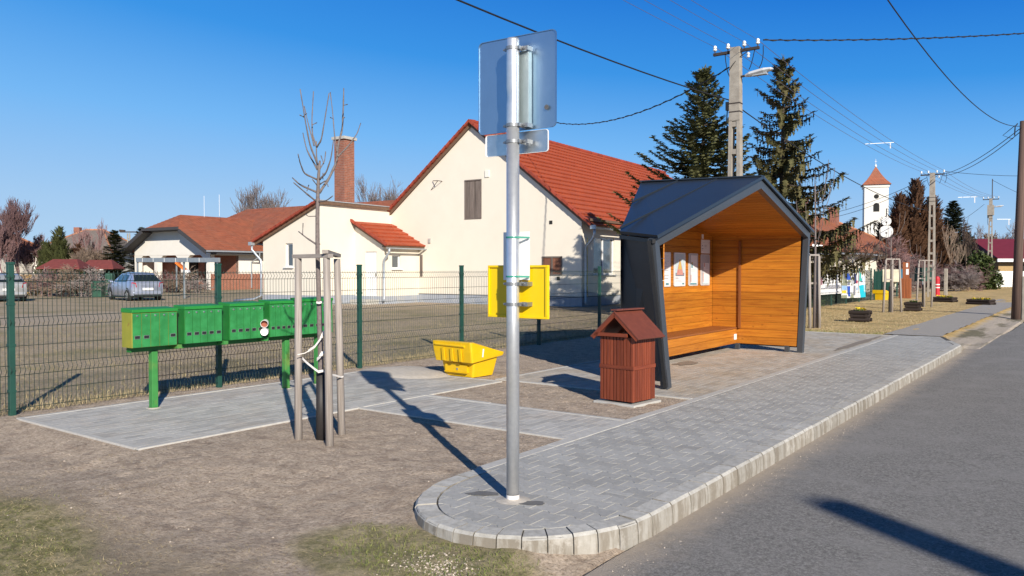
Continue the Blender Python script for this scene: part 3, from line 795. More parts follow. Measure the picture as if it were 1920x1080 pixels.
blades('verge_grass', 'straw-coloured verge grass beyond the shelter', m_straw, scatter(16000, lambda: (u(-9.4, -4.25), 20.6+(u(0, 1)**1.6)*22), d_verge), .02, .06, .004, .9)
blades('verge_grass', 'greener grass along the verge edge and planted trees', m_grass, scatter(3500, lambda: (u(-9.4, -4.25), 20.8+(u(0, 1)**2)*14), lambda x, y: max(0, tuft(x, y, .9, 9)-.45)*2+(.8 if y < 21.6 else 0)), .02, .06, .004, .9)
# ------------------------------------------------------------------ bus stop sign on its pole
PX, PY = -3.2, 4.35
t = thing('road_sign', 'tall galvanised pole with blank sign backs, white board and yellow timetable panel', 'road sign', (PX, PY, 0))
mb = MB(); mb.tube([(PX, PY, -.1), (PX, PY, 2.55)], .044, 24); 
# slightly dented upper length
zs = [2.55, 2.68, 2.72, 2.76, 2.80, 2.92, 3.115, 3.127]; n = 24; vs = []
for z in zs:
    for k in range(n):
        a = 2*math.pi*k/n; r = .044*(.9 if z > 3.12 else 1); dn = .012*math.exp(-((z-2.74)/.035)**2)*max(0, math.cos(a+2.0))**4
        vs.append((PX+(r-dn)*math.cos(a), PY+(r-dn)*math.sin(a), z))
mb.mesh(vs, [(i*n+k, i*n+(k+1) % n, (i+1)*n+(k+1) % n, (i+1)*n+k) for i in range(len(zs)-1) for k in range(n)]+[tuple((len(zs)-1)*n+k for k in range(n))])
pole = mb.build('pole', m_galv, t, smooth=True)
for p in pole.data.polygons:
    if len(p.vertices) > 4: p.use_smooth = False
mb = MB(); mb.lathe([(0, .012), (.05, .012), (.058, .008), (.10, .006), (.12, .001)], (PX, PY, 0), 20)
mb.mi = 1; mb.lathe([(.0452, .0), (.0455, .02), (.0452, .04)], (PX, PY, 0), 20)
mb.build('footing', [m_sand, m_tape], t, smooth=True)
def rounded(x0, x1, z0, z1, r, y, n=6):
    pts = []
    for cx, cz, a0 in ((x1-r, z1-r, 0), (x0+r, z1-r, 90), (x0+r, z0+r, 180), (x1-r, z0+r, 270)):
        for i in range(n+1):
            a = R(a0+90*i/n); pts.append((cx+r*math.cos(a), y, cz+r*math.sin(a)))
    return pts
def plate(name, x0, x1, z0, z1, r, y, mat, rim=None, rot=R(2.5), label=None):
    mb = MB(); mb.prism(rounded(x0, x1, z0, z1, r, y), (0, .003, 0))
    if rim: mb.mi = 1
    pts = rounded(x0, x1, z0, z1, r, y-.006)
    for i in range(len(pts)): # folded rim
        a, b = V(pts[i-1]), V(pts[i]); c = V(((x0+x1)/2, y, (z0+z1)/2))
        ia = a+(c-a).normalized()*.006; ib = b+(c-b).normalized()*.006
        mb.face([a, b, ib, ia]); mb.face([a, b, b+V((0, .008, 0)), a+V((0, .008, 0))]); mb.face([ia, ib, ib+V((0, .006, 0)), ia+V((0, .006, 0))])
    M_ = Matrix.Translation((PX, PY, 0)) @ Matrix.Rotation(rot, 4, 'Z') @ Matrix.Translation((-PX, -PY, 0))
    mb.v = [M_ @ p for p in mb.v]
    return mb.build(name, [mat, rim or mat], t)
pl = plate('sign_plate', -3.56, -2.92, 2.525, 3.175, .035, 4.455, m_alu, label='large square sign plate seen from its bare back')
mb = MB(); mb.prism([(-2.995+.017*math.cos(k*math.pi/8), 4.452, 2.66+.017*math.sin(k*math.pi/8)) for k in range(16)], (0, -.002, 0)); 
mb.build('sticker', M('worn_sticker', (.16, .15, .15), (.06, .06, .06), 60, .6), pl)
plate('sign_plate', -3.498, -2.978, 2.365, 2.515, .02, 4.452, m_alu2, m_whitebright)['label'] = 'small lower sign plate with a white rim'
# vertical profile fixing the big plate
mb = MB(); mb.box((PX+.005, 4.405, 2.54), (PX+.088, 4.452, 3.05)); mb.build('back_rail', m_rail, pl, bevel=.006)
# white notice board
mb = MB(); mb.box((-3.33, 4.415, 1.50), (-3.11, 4.423, 1.83)); mb.build('notice_board', m_whitebright, t, bevel=.002)
for z in (1.79, 1.525):
    mb = MB(); mb.lathe([(.0447, -.005), (.0475, -.005), (.0475, .005), (.0447, .005)], (PX, PY, z), 20)
    mb.beam((PX+.035, PY-.02, z), (PX+.10, PY+.055, z-.002), .006, .012)
    mb.build('strap', m_greenstrap, t, smooth=False)
# yellow panel: a sheet tray with a folded rim
mb = MB(); y0 = 4.44; x0, x1, z0, z1 = -3.478, -2.968, 1.238, 1.602
mb.box((x0, y0, z0), (x1, y0+.012, z1))
for a, b in (((x0, z0), (x1, z0+.016)), ((x0, z1-.016), (x1, z1)), ((x0, z0+.016), (x0+.014, z1-.016)), ((x1-.022, z0+.016), (x1, z1-.016))):
    mb.box((a[0], y0-.012, a[1]), (b[0], y0-.0005, b[1]))
mb.build('timetable_panel', m_yellow, t, bevel=.003)
def clamp(z, dz=0):
    mb = MB(); mb.lathe([(.0445, -.011), (.0485, -.011), (.0485, .011), (.0445, .011)], (PX, PY, z), 20)
    mb.box((PX+.035, PY-.012, z-.011), (PX+.062, PY+.012, z+.011)); mb.box((PX-.066, PY-.01, z-.009), (PX-.042, PY+.01, z+.009))
    mb.box((PX+.04, PY+.03, z-.014), (PX+.10, PY+.036, z+.014)); mb.box((PX+.094, PY+.036, z-.014), (PX+.10, PY+.09, z+.014)); mb.box((PX+.04, PY+.036, z-.014), (PX+.046, PY+.09, z+.014))
    mb.tube([(PX-.075, PY-.004, z), (PX-.05, PY-.004, z)], .007, 8); mb.tube([(PX+.072, PY+.024, z), (PX+.072, PY+.06, z)], .008, 8)
    mb.build('clamp', m_clamp, t)
for z in (3.06, 2.545, 2.435, 1.475, 1.337): clamp(z)

# ------------------------------------------------------------------ mailboxes
st = thing('mailbox_stand', 'long green steel rail on three square legs carrying the mailboxes', 'mailbox stand', (-8.6, 5.9, 0))
mb = MB(); mb.box((-8.68, 4.56, .655), (-8.60, 7.30, .712)); mb.build('rail', m_maildark, st, bevel=.003)
for y in (4.84, 6.67, 7.2):
    mb = MB(); mb.box((-8.665, y-.035, -.05), (-8.59, y+.035, .655)); lg = mb.build('leg', m_leg, st, bevel=.004)
    mb = MB(); mb.lathe([(.06, .012), (.085, .001)], (-8.625, y, 0), 10); mb.build('grout_collar', m_sand, lg)
for y in (5.075, 5.68, 6.26, 6.76):
    mb = MB(); mb.prism([(-8.6, y-.03, .67), (-8.6, y+.03, .67), (-8.6, y+.03, .712), (-8.6, y-.03, .712)], (.12, 0, 0)); mb.build('bracket', m_leg, st)
LBL = ['green mailbox block with a faded olive end, nearest and leftmost in the row', 'green five-door mailbox block second from the olive end', 'middle green mailbox block just left of the two white pipes', 'green mailbox block behind the left tree stake, right of the pipes', 'last green mailbox block behind the young tree trunk']
spans = [(4.51, 5.04), (5.13, 5.62), (5.72, 6.21), (6.30, 6.72), (6.80, 7.33)]
xf, xb, zb, zt = -8.46, -8.68, .715, 1.10
for i, (y0, y1) in enumerate(spans):
    t = thing('mailbox', LBL[i], 'mailbox', (-8.57, (y0+y1)/2, zb), 0, 'green mailbox blocks on the rail')
    dz = .012*i
    mb = MB(); mb.box((xb, y0, zb), (xf-.008, y1, zt+dz)); mb.build('body', m_mailside if i == 0 else m_maildark, t, bevel=.003)
    mb = MB(); mb.prism([(xb-.01, y0-.003, zt+dz+.001), (xf+.008, y0-.003, zt+dz+.001), (xf+.008, y0-.003, zt+dz+.036), (xb-.01, y0-.003, zt+dz+.05)], (0, y1-y0+.006, 0))
    mb.build('lid', m_maillid, t, bevel=.003)
    w = (y1-y0-.01)/5
    for k in range(5):
        a = y0+.005+w*k
        mb = MB(); mb.box((xf-.0075, a+.003, zb+.003), (xf, a+w-.003, zt+dz-.008)); d = mb.build('door', m_mail, t, bevel=.0015)
        mb = MB(); mb.lathe([(0, .010), (.010, .008), (.012, 0)], (xf, a+w*.5, zt+dz-.035), 8, 'x'); mb.build('lock', m_chrome, d)
        if not (i == 0 and k in (2, 3)):
            mb = MB(); mb.box((xf, a+w*.20, zb+.096), (xf+.004, a+w*.80, zb+.134)); mb.mi = 1; mb.box((xf+.004, a+w*.24, zb+.100), (xf+.006, a+w*.76, zb+.130))
            mb.build('name_plate', [m_chrome, m_black], d)
for z, lab, cp in ((.895, 'upper white plastic pipe with a terracotta-coloured bore between mailboxes', m_cap), (.795, 'lower white plastic pipe with a closed white end between mailboxes', m_whitebright)):
    t = thing('newspaper_tube', lab, 'pipe', (-8.5, 6.255, z), R(-40), 'white newspaper pipes')
    mb = MB(); o_ = .047
    mb.lathe([(o_*.93, -.03), (o_*.93, .16), (o_, .16), (o_, -.2), (0, -.2)], (0, 0, 0), 20, 'x'); mb.build('tube', m_whitebright, t, smooth=False, local=True)
    mb = MB(); mb.lathe([(o_*.925, .148 if cp is m_whitebright else .09), (0, .148 if cp is m_whitebright else .09)], (0, 0, 0), 20, 'x'); mb.build('bore', cp, t, local=True)

# ------------------------------------------------------------------ salt / grit bin
t = thing('grit_bin', 'bright yellow plastic grit bin with a sloping lid on the paving', 'grit bin', (-7.58, 9.22, .0), R(-3))
def loft(mb, rings, cap=True):
    n = len(rings[0]); b = [V(p) for r in rings for p in r]
    fs = [(i*n+k, i*n+(k+1) % n, (i+1)*n+(k+1) % n, (i+1)*n+k) for i in range(len(rings)-1) for k in range(n)]
    if cap: fs += [tuple(range(n))[::-1], tuple((len(rings)-1)*n+k for k in range(n))]
    mb.mesh(b, fs)
def rr(x0, x1, y0, y1, z, r=.03):
    z = z if callable(z) else (lambda y, q=z: q)
    P = []
    for cx, cy, a0 in ((x1-r, y1-r, 0), (x0+r, y1-r, 90), (x0+r, y0+r, 180), (x1-r, y0+r, 270)):
        for i in range(4):
            a = R(a0+30*i); x, y = cx+r*math.cos(a), cy+r*math.sin(a); P.append((x, y, z(y)))
    return P
mb = MB(); loft(mb, [rr(-.285, .285, -.255, .20, 0.0), rr(-.30, .30, -.262, .22, .08), rr(-.33, .335, -.285, .27, lambda y: .275+.06*(y+.28))])
mb.build('tub', m_saltbin, t, local=True, bevel=.006)
mb = MB(); loft(mb, [[(-.22, -.262, .075), (.20, -.262, .075), (.20, -.262, .185), (.10, -.262, .185), (.04, -.262, .205), (-.1, -.262, .205), (-.14, -.262, .185), (-.22, -.262, .185)], [(-.23, -.295, .075), (.21, -.295, .075), (.21, -.297, .178), (.10, -.297, .178), (.04, -.297, .198), (-.1, -.297, .198), (-.14, -.297, .178), (-.23, -.297, .178)]])
mb.prism([(-.24, -.31, .06), (.22, -.31, .06), (.22, -.26, .074), (-.24, -.26, .074)], (0, 0, .008)); hp = mb.build('hatch', m_saltbin, t, local=True)
mb = MB(); mb.lathe([(.018, -.304), (.018, -.296)], (.02, 0, .115), 8, 'y'); mb.box((.005, -.305, .10), (.035, -.298, .13)); mb.build('latch', m_chrome, hp, local=True)
# lid: high flared front apron, top curves down to the back
mb = MB()
zt_ = lambda y: .345+.175*(1-ss(-.34, .10, y))-.005
zl_ = lambda y: .225+.095*(y+.36)
loft(mb, [rr(-.375, .375, -.36, .335, lambda y: zl_(y)), rr(-.395, .385, -.39, .345, lambda y: (zl_(y)+zt_(y))/2+.01), rr(-.40, .385, -.405, .345, lambda y: zt_(y)+.005), rr(-.36, .345, -.345, .30, lambda y: zt_(y)+.012)])
ld = mb.build('lid', m_saltbin, t, local=True, bevel=.004)
mb = MB(); mb.tube([(-.33, -.405, .475), (.26, -.405, .465)], .018, 8); mb.mi = 0
for x in (-.19, -.02, .15): mb.prism([(x, -.382, .24), (x+.05, -.382, .24), (x+.05, -.405, .43), (x, -.405, .43)], (0, -.016, 0))
mb.build('grip', m_saltbin, ld, local=True)
mb = MB(); mb.prism([(.392, -.17, .30), (.392, -.15, .30), (.392, -.13, .42), (.392, -.155, .42)], (.006, 0, 0)); mb.build('reflector', m_whitebright, ld, local=True)

# ------------------------------------------------------------------ litter bin
t = thing('litter_bin', 'red-brown slatted wooden litter bin with a little pitched roof', 'litter bin', (-4.52, 8.46, 0), R(-6))
mb = MB(); mb.box((-.30, -.285, -.06), (.285, .30, .012)); mb.build('base_slab', m_concrete, t, local=True, bevel=.01)
s = .235
mb = MB(); mb.box((-s+.035, -s+.035, .03), (s-.035, s-.035, .72)); mb.build('liner', m_black, t, local=True)
mb = MB()
for k in range(10):
    c = -s+.022+k*(2*s-.044)/9
    for ax in range(4):
        w = .019
        if ax == 0: mb.box((c-w, -s, .035), (c+w, -s+.02, .785))
        if ax == 1: mb.box((s-.02, c-w, .035), (s, c+w, .785))
        if ax == 2: mb.box((c-w, s-.02, .035), (c+w, s, .785))
        if ax == 3: mb.box((-s, c-w, .035), (-s+.02, c+w, .785))
mb.build('slats', m_binwood, t, local=True, bevel=.003)
for z in (.10, .43, .765):
    mb = MB(); e = s-.021; 
    for q in (((-e, -e), (e, -e+.03)), ((-e, e-.03), (e, e)), ((-e, -e+.03), (-e+.03, e-.03)), ((e-.03, -e+.03), (e, e-.03))): mb.box((q[0][0], q[0][1], z-.025), (q[1][0], q[1][1], z+.025))
    mb.build('hoop', m_binroof, t, local=True)
mb = MB()
for z in (.43,):
    mb.box((-s-.004, -s-.008, z-.022), (s+.006, -s-.0005, z+.022)); mb.box((s+.0005, -s+.0, z-.022), (s+.008, s, z+.022))
mb.build('batten', m_binwood, t, local=True, bevel=.002)
# roof: ridge runs along local y (towards the road's far end)
ap, ev, hw, L = 1.09, .78, .345, .285
for sg in (-1, 1):
    mb = MB(); n_ = V((sg*(ap-ev), 0, hw)).normalized()
    mb.prism([(0, -L, ap), (0, L, ap), (sg*hw, L, ev), (sg*hw, -L, ev)], n_*-.018); mb.build('roof_board', m_binroof, t, local=True, bevel=.003)
    for yb in (-L+.015, L-.015):
        mb = MB(); mb.beam((0, yb, ap-.045), (sg*(hw-.03), yb, ev-.015), .022, .042); mb.build('barge_board', m_binwood, t, local=True)
mb = MB(); mb.beam((0, -L-.003, ap+.012), (0, L+.003, ap+.012), .09, .016); mb.build('ridge_cap', m_binroof, t, local=True)
mb = MB(); mb.box((-hw+.05, -L+.004, ev+.01), (hw-.17, -L+.026, ev+.05)); mb.box((-hw+.05, L-.026, ev+.01), (hw-.05, L-.004, ev+.05)); mb.build('cross_rail', m_binwood, t, local=True)

# ------------------------------------------------------------------ young tree with its stakes
def stake_frame(c, tilt, names, group, hts=1.72, r=.034):
    """three leaning stakes tied by a wooden top frame, one thing"""
    pass
tp = (-5.78, 4.86)
t = thing('young_tree', 'bare young street tree with upswept branches between three stakes', 'tree', (tp[0], tp[1], 0))
DT = 7.334
def tz(zx, zy, d=0.0): return at(520+zx/3.275, 150+zy/3.275, DT+d)
mb = MB()
tr = [V((tp[0], tp[1], -.08)), V((tp[0]+.005, tp[1], .6)), tz(247, 1065), tz(246, 850), tz(249, 690), tz(254, 580), tz(261, 495)]
tr[2].z = 1.74
mb.tube(tr, [.034, .027, .0195, .018, .0165, .014, .009], 10)
mb.build('trunk', m_bark, t, smooth=True)
mb = MB(); mb.tube([(tp[0], tp[1], -.05), (tp[0]+.003, tp[1], .64)], [.047, .044], 14); mb.build('trunk_guard', m_guard, t, smooth=True)
mb = MB()
B = [([(247, 545), (240, 470), (240, 375)], .011, .0), ([(242, 410), (215, 340), (212, 240), (222, 70)], .010, .1), ([(242, 412), (270, 370), (290, 250), (318, 80)], .010, -.15),
     ([(248, 520), (200, 400), (175, 270), (140, 55)], .011, -.25), ([(226, 405), (185, 250), (165, 160)], .007, .1), ([(246, 550), (180, 430), (157, 325)], .010, .3),
     ([(246, 612), (165, 575), (140, 510), (127, 455)], .010, -.3), ([(244, 690), (140, 645), (92, 600)], .012, .2), ([(242, 748), (170, 690), (100, 630)], .010, -.3),
     ([(258, 692), (320, 600), (365, 500), (372, 400), (400, 300), (405, 160), (408, 50)], .016, .3), ([(258, 612), (300, 570), (330, 480), (345, 370)], .011, -.2),
     ([(365, 440), (350, 330), (340, 200), (325, 75)], .008, .35), ([(372, 470), (440, 400), (490, 330), (512, 265)], .010, .5), ([(252, 748), (300, 742), (340, 712)], .009, -.2),
     ([(244, 1012), (180, 970), (130, 930)], .011, .15), ([(155, 948), (158, 880)], .006, .15), ([(243, 836), (190, 838), (175, 825)], .006, .1),
     ([(262, 545), (290, 500), (297, 440)], .008, .1), ([(285, 512), (268, 465)], .006, .1), ([(247, 650), (215, 610)], .007, -.1), ([(182, 680), (193, 645)], .005, .1),
     ([(207, 720), (178, 700)], .005, -.2), ([(407, 155), (430, 150)], .005, .3), ([(215, 275), (242, 262)], .005, .1), ([(160, 225), (180, 205)], .005, -.2), ([(163, 228), (138, 215)], .005, -.2),
     ([(345, 240), (326, 230)], .004, .3), ([(403, 238), (413, 230)], .004, .3), ([(262, 640), (300, 615), (312, 655)], .007, -.1), ([(280, 610), (280, 570)], .005, .0), ([(262, 1010), (252, 990)], .006, 0)]
for pts, r0, dd in B:
    P = []; n = len(pts)
    base = tz(*pts[0])
    fine = []
    for i in range(n-1):
        for q in range(4): 
            a, b = pts[i], pts[i+1]; fine.append((a[0]+(b[0]-a[0])*q/4, a[1]+(b[1]-a[1])*q/4))
    fine.append(pts[-1]); m = len(fine)
    # soften corners
    sm = [fine[0]]+[((fine[i-1][0]+2*fine[i][0]+fine[i+1][0])/4, (fine[i-1][1]+2*fine[i][1]+fine[i+1][1])/4) for i in range(1, m-1)]+[fine[-1]]
    for i, q in enumerate(sm):
        P.append(tz(q[0], q[1], dd*i/(m-1)))
    rad = [r0*.86*(1-.6*i/(m-1))*(1.15 if i % 3 == 0 else .95) for i in range(m)]; rad[-1] = .0045; rad[-2] = max(rad[-2]*.9, .005)
    mb.tube(P, rad, 6)
mb.build('branches', m_bark, t, smooth=True)
stk = thing('tree_stakes', 'three weathered grey stakes with a top frame around the near young tree', 'tree stakes', (-5.76, 4.87, 0))
F3 = [((-5.95, 4.735), (-5.955, 4.75)), ((-5.52, 4.74), (-5.545, 4.735)), ((-5.80, 5.13), (-5.835, 5.11))]
for (bx, by), (tx, ty) in F3:
    mb = MB(); mb.tube([(bx, by, -.15), (bx+(tx-bx)*.5, by+(ty-by)*.5, .85), (tx, ty, 1.675)], [.036, .034, .031], 10); mb.build('stake', m_stake, stk, smooth=True)
T3 = [V((a[1][0], a[1][1], 1.695)) for a in F3]
for i, j in ((0, 1), (1, 2)):
    d = (T3[j]-T3[i]).normalized()*.06
    mb = MB(); mb.beam(T3[i]-d, T3[j]+d, .055, .035) if i == 0 else mb.beam(T3[i]-d+V((0, 0, .036)), T3[j]+d+V((0, 0, .01)), .055, .034)
    mb.build('rail', m_stake, stk, bevel=.003)
# white ribbons tying tree to stakes
rb = thing('ribbon', 'white plastic ribbon tying the near young tree to its stakes', 'ribbon', (-5.78, 4.86, .5))
def ribbon(pts, w=.022):
    mb = MB(); P = [V(p) for p in pts]
    for i in range(len(P)-1):
        s_ = V((0, 0, w/2)) if abs((P[i+1]-P[i]).normalized().z) < .8 else RT*(w/2)
        mb.face([P[i]-s_, P[i+1]-s_, P[i+1]+s_, P[i]+s_])
    o = mb.build('strip', m_tape, rb); md = o.modifiers.new('solid', 'SOLIDIFY'); md.thickness = .002
def q(x, y, d=0): return at(x, y, DT+d)
ribbon([q(567, 672, -.02), q(575, 680, -.05), q(590, 692, -.09), q(597, 697, -.10), q(607, 695, -.09)])
ribbon([q(594, 674, -.05), q(601, 668, -.09), q(606, 659, -.07)], .03)
ribbon([q(578, 658, -.03), q(590, 650, -.07), q(602, 634, -.09), q(608, 620, -.09)], .024)
ribbon([q(606, 579, -.14), q(610, 584, -.16), q(617, 590, -.15), q(618, 604, -.13)], .035)
ribbon([q(593, 567, -.05), q(598, 568, -.06), q(605, 566, -.05)], .02)
ribbon([q(606, 696, -.08), q(622, 702, .0), q(640, 707, .2), q(644, 706, .23)], .016)
ribbon([q(558, 665, -.1), q(572, 662, -.05), q(580, 657, -.03)], .008)

# ------------------------------------------------------------------ green mesh fence
fn = thing('mesh_fence', 'dark green welded mesh fence with square posts along the lawn', 'fence', (-9.5, 3.72, 0))
FX = -9.5; pitch = 2.53
y0 = 3.72-pitch*3
posts = []
for i in range(0, 20):
    y = y0+pitch*i
    if y > 46: break
    posts.append(y)
mb = MB(); mb.box((-.03, -.03, -.1), (.03, .03, 1.63)); mb.box((-.034, -.034, 1.63), (.034, .034, 1.655))
for z in (.25, .75, 1.2, 1.5): mb.box((-.034, -.036, z-.015), (.034, .036, z+.015))
post0 = mb.build('post', m_fence, fn, local=True, bevel=.003); 
mb = MB(); n = 50; top = 1.555
prof = [(.03, 0)] + [(.42, 0), (.475, .035), (.53, 0)] + [(.95, 0), (1.0, .035), (1.05, 0)] + [(1.44, 0), (1.485, .035), (1.53, 0), (top, 0)]
wr = .0034
for k in range(n+1):
    yy_ = .02+k*(pitch-.04)/n
    mb.tube([(x, yy_, z) for z, x in prof], wr, 4, cap=False)
for z in (.06, .24, .42, .53, .74, .95, 1.05, 1.25, 1.44, 1.53): mb.tube([(.004, .01, z), (.004, pitch-.01, z)], wr, 4, cap=False)
pan0 = mb.build('mesh_panel', m_fencewire, fn, local=True)
for i, y in enumerate(posts):
    p = post0 if i == 0 else copy_tree(post0, fn); p.location = (0, y-3.72, 0)
    if i < len(posts)-1:
        p = pan0 if i == 0 else copy_tree(pan0, fn); p.location = (.02, y-3.72, 0)
# ------------------------------------------------------------------ bus shelter
sh = thing('bus_shelter', 'dark anthracite bus shelter with a pitched roof and orange pine lining', 'bus shelter', (-4.9, 12.5, 0))
F1, F2, F3_, F4, F5 = V((-4.53, 9.58, .0)), V((-4.60, 9.33, 1.97)), V((-4.34, 12.5, 2.99)), V((-4.41, 15.5, 2.27)), V((-4.50, 15.47, 0))
E1, E0 = V((-5.31, 9.75, 2.06)), V((-5.39, 9.9, 0))
Rb, Wb = V((-6.42, 12.5, 3.05)), V((-6.42, 15.5, 2.32))
K = V((-6.3, 12.5, 0))                       # where the slanted and straight back walls meet
# roof sheets, standing seams, fascia
def sheet(a, b, c, d, th=.045):
    n = (b-a).cross(d-a).normalized()
    if n.z < 0: n = -n
    mb = MB(); A = [a, b, c, d]; T = [p+n*th for p in A]
    mb.mesh(A+T, [(3, 2, 1, 0), (4, 5, 6, 7)]+[(i, (i+1) % 4, 4+(i+1) % 4, 4+i) for i in range(4)])
    return mb
ov = V((.05, 0, 0))
rl = sheet(F2+V((.06, -.03, .0)), F3_+V((.06, 0, .02)), Rb, E1+V((0, -.03, 0))); l_ = rl.build('roof_slope', m_anthroof, sh)
rr_ = sheet(F3_+V((.06, 0, .02)), F4+V((.06, .03, 0)), Wb+V((0, .03, 0)), Rb); r_ = rr_.build('roof_slope', m_anthroof, sh)
mb = MB()
def seam(t, a0, a1, b0, b1, up=.05):
    p, q_ = a0.lerp(a1, t), b0.lerp(b1, t); mb.beam(p+V((0, 0, up)), q_+V((0, 0, up)), .022, .03)
upn = V((0, -.28, .96)).normalized()
def on_left(s_, w): # along ridge s_, down-slope fraction w
    return F3_.lerp(Rb, s_)+V((0, 0, .02))*(1-s_), None
dv = (F2-F3_)
for s_ in (.33, .66):
    p = F3_.lerp(Rb, s_); q_ = p+dv
    # stop at the slanted back edge E1-Rb (in plan)
    e = Rb-E1; den = dv.x*e.y-dv.y*e.x; tt = ((E1.x-p.x)*e.y-(E1.y-p.y)*e.x)/den; tt = min(1, tt)
    q_ = p+dv*tt
    zq = q_.z
    mb.beam(p+V((0, 0, .055)), V((q_.x, q_.y, zq+.06)), .022, .028)
mb.build('standing_seam', m_anthroof, l_)
mb = MB(); mb.beam(F3_+V((.05, 0, .06)), Rb+V((0, 0, .055)), .16, .02); mb.build('ridge_cap', m_anthroof, sh)
# front portal frame
def portal(pts, w, dep, mat, name):
    n = len(pts); inn = []
    c = V((-4.45, 12.5, 1.2))
    for i, p in enumerate(pts):
        def nrm(a, b):
            d = (b-a); d.x = 0; d.normalize(); nn = V((0, -d.z, d.y)); 
            return nn if (c-p).dot(nn) > 0 else -nn
        if i == 0: o_ = nrm(pts[0], pts[1])*w
        elif i == n-1: o_ = nrm(pts[-2], pts[-1])*w
        else:
            n1, n2 = nrm(pts[i-1], p), nrm(p, pts[i+1]); bis = (n1+n2).normalized(); o_ = bis*(w/max(.35, bis.dot(n1)))
        inn.append(p+o_)
    mb = MB()
    for i in range(n-1):
        a, b, d, e = pts[i], pts[i+1], inn[i+1], inn[i]
        k = V((-dep, 0, 0)); P = [a, b, d, e]; Q = [p+k for p in P]
        mb.mesh(P+Q, [(0, 1, 2, 3), (7, 6, 5, 4), (0, 4, 5, 1), (3, 2, 6, 7)]+([(0, 3, 7, 4)] if i == 0 else [])+([(1, 5, 6, 2)] if i == n-2 else []))
    return mb.build(name, mat, sh), inn
fr, inn = portal([F1, F2, F3_+V((.02, 0, .0)), F4, F5], .125, .10, m_anthframe, 'front_frame')
# left cladding
mb = MB(); a, b, c, d = F1+V((-.10, .03, .09)), F2+V((-.10, .03, -.02)), E1+V((0, .02, -.03)), E0+V((0, 0, .09))
mb.prism([a, b, c, d], V((.03, .06, 0))); mb.build('side_panel', m_anth, sh, bevel=.004)
mb = MB(); mb.beam(F1+V((-.02, -.012, .03)), F2+V((-.07, -.012, -.02)), .05, .05); mb.build('corner_trim', m_black, sh)
mb = MB(); mb.beam(F2+V((.0, -.02, -.035)), E1+V((0, -.02, -.035)), .05, .05); mb.build('gutter_trim', m_black, sh)
# back cladding (slanted and straight), right cladding
mb = MB()
mb.prism([E0+V((0, 0, .09)), E1+V((0, 0, -.04)), Rb+V((0, 0, -.05)), K+V((-.10, 0, .09))], V((-.0, -.03, 0)))
mb.prism([K+V((-.10, 0, .09)), Rb+V((0, 0, -.05)), Wb+V((0, 0, -.05)), V((-6.42, 15.48, .09))], V((-.03, 0, 0)))
mb.build('back_panel', m_anth, sh)
mb = MB(); mb.prism([V((-4.52, 15.42, .09)), V((-4.46, 15.45, 2.24)), Wb+V((0, -.04, -.05)), V((-6.4, 15.42, .09))], V((0, .04, 0))); mb.build('side_panel', m_anth, sh)
# wooden lining
YR = 15.36; XB = -6.29
mb = MB()
z0 = .115
plank_wall(mb, (-6.29, YR+.02, 0), (1, 0, 0), (0, 0, 1), [(0, z0), (1.685, z0), (1.745, 2.25), (0, 2.25)], (0, -1, 0), ph=.146, gap=.005)
w_r = mb.build('side_lining', m_pine, sh)
mb = MB(); mb.box((-5.735, YR-.045, .42), (-5.695, YR-.0005, 2.14)); mb.build('batten', m_pinedark, w_r)
zr = lambda y: 2.93-(y-12.5)*(2.93-2.21)/(15.36-12.5)
mb = MB(); plank_wall(mb, (XB-.02, 12.45, 0), (0, 1, 0), (0, 0, 1), [(0, z0), (2.90, z0), (2.90, zr(15.36)+.06), (0.05, 2.98), (0, 2.98)], (1, 0, 0), ph=.146, gap=.005); mb.build('back_lining', m_pine, sh)
d2 = (V((K.x+.03, K.y, 0))-V((E0.x+.04, E0.y+.03, 0))); L2 = d2.length
mb = MB(); plank_wall(mb, (E0.x+.04, E0.y+.03, 0), d2, (0, 0, 1), [(0, z0), (L2, z0), (L2, 2.95), (0, 2.02)], (d2.y, -d2.x, 0), ph=.146, gap=.005); mb.build('back_lining', m_pine, sh)
d3 = V((E0.x-F1.x+.08, E0.y-F1.y, 0)); L3 = d3.length
mb = MB(); plank_wall(mb, (F1.x-.1, F1.y+.06, 0), d3, (0, 0, 1), [(0, z0), (L3, z0), (L3, 1.98), (0, 1.95)], (-d3.y, d3.x, 0) if False else (.47, .88, 0), ph=.146, gap=.005); mb.build('side_lining', m_pine, sh)
# ceiling boards run front to back
def ceiling(a, b, c, d):
    """a front eave, b front ridge, c back ridge, d back eave"""
    mb = MB(); n = 22
    for i in range(n):
        t0, t1 = i/n+.0012, (i+1)/n-.0012
        P = [a.lerp(b, t0), a.lerp(b, t1), d.lerp(c, t1), d.lerp(c, t0)]; off = rnd.uniform(0, 40); L = (P[3]-P[0]).length
        U = [(off, t0*3+off), (off, t1*3+off), (off+L, t1*3+off), (off+L, t0*3+off)]
        T = [p+V((0, 0, .02)) for p in P]
        mb.mesh(P+T, [(0, 1, 2, 3), (7, 6, 5, 4), (0, 4, 5, 1), (1, 5, 6, 2), (2, 6, 7, 3), (3, 7, 4, 0)], [U, U, U, U, U, U])
    return mb
dz = V((0, 0, -.10)); ix = V((-.10, 0, 0))
ceiling(F4+ix+V((0, -.1, -.07)), F3_+ix+V((0, .0, -.095)), Rb+V((.1, 0, -.12)), Wb+V((.1, -.1, -.09))).build('ceiling_lining', m_pine, sh)
ceiling(F2+ix+V((0, .06, -.06)), F3_+ix+V((0, -.0, -.095)), Rb+V((.1, -.0, -.12)), E1+V((.05, .08, -.08))).build('ceiling_lining', m_pine, sh)
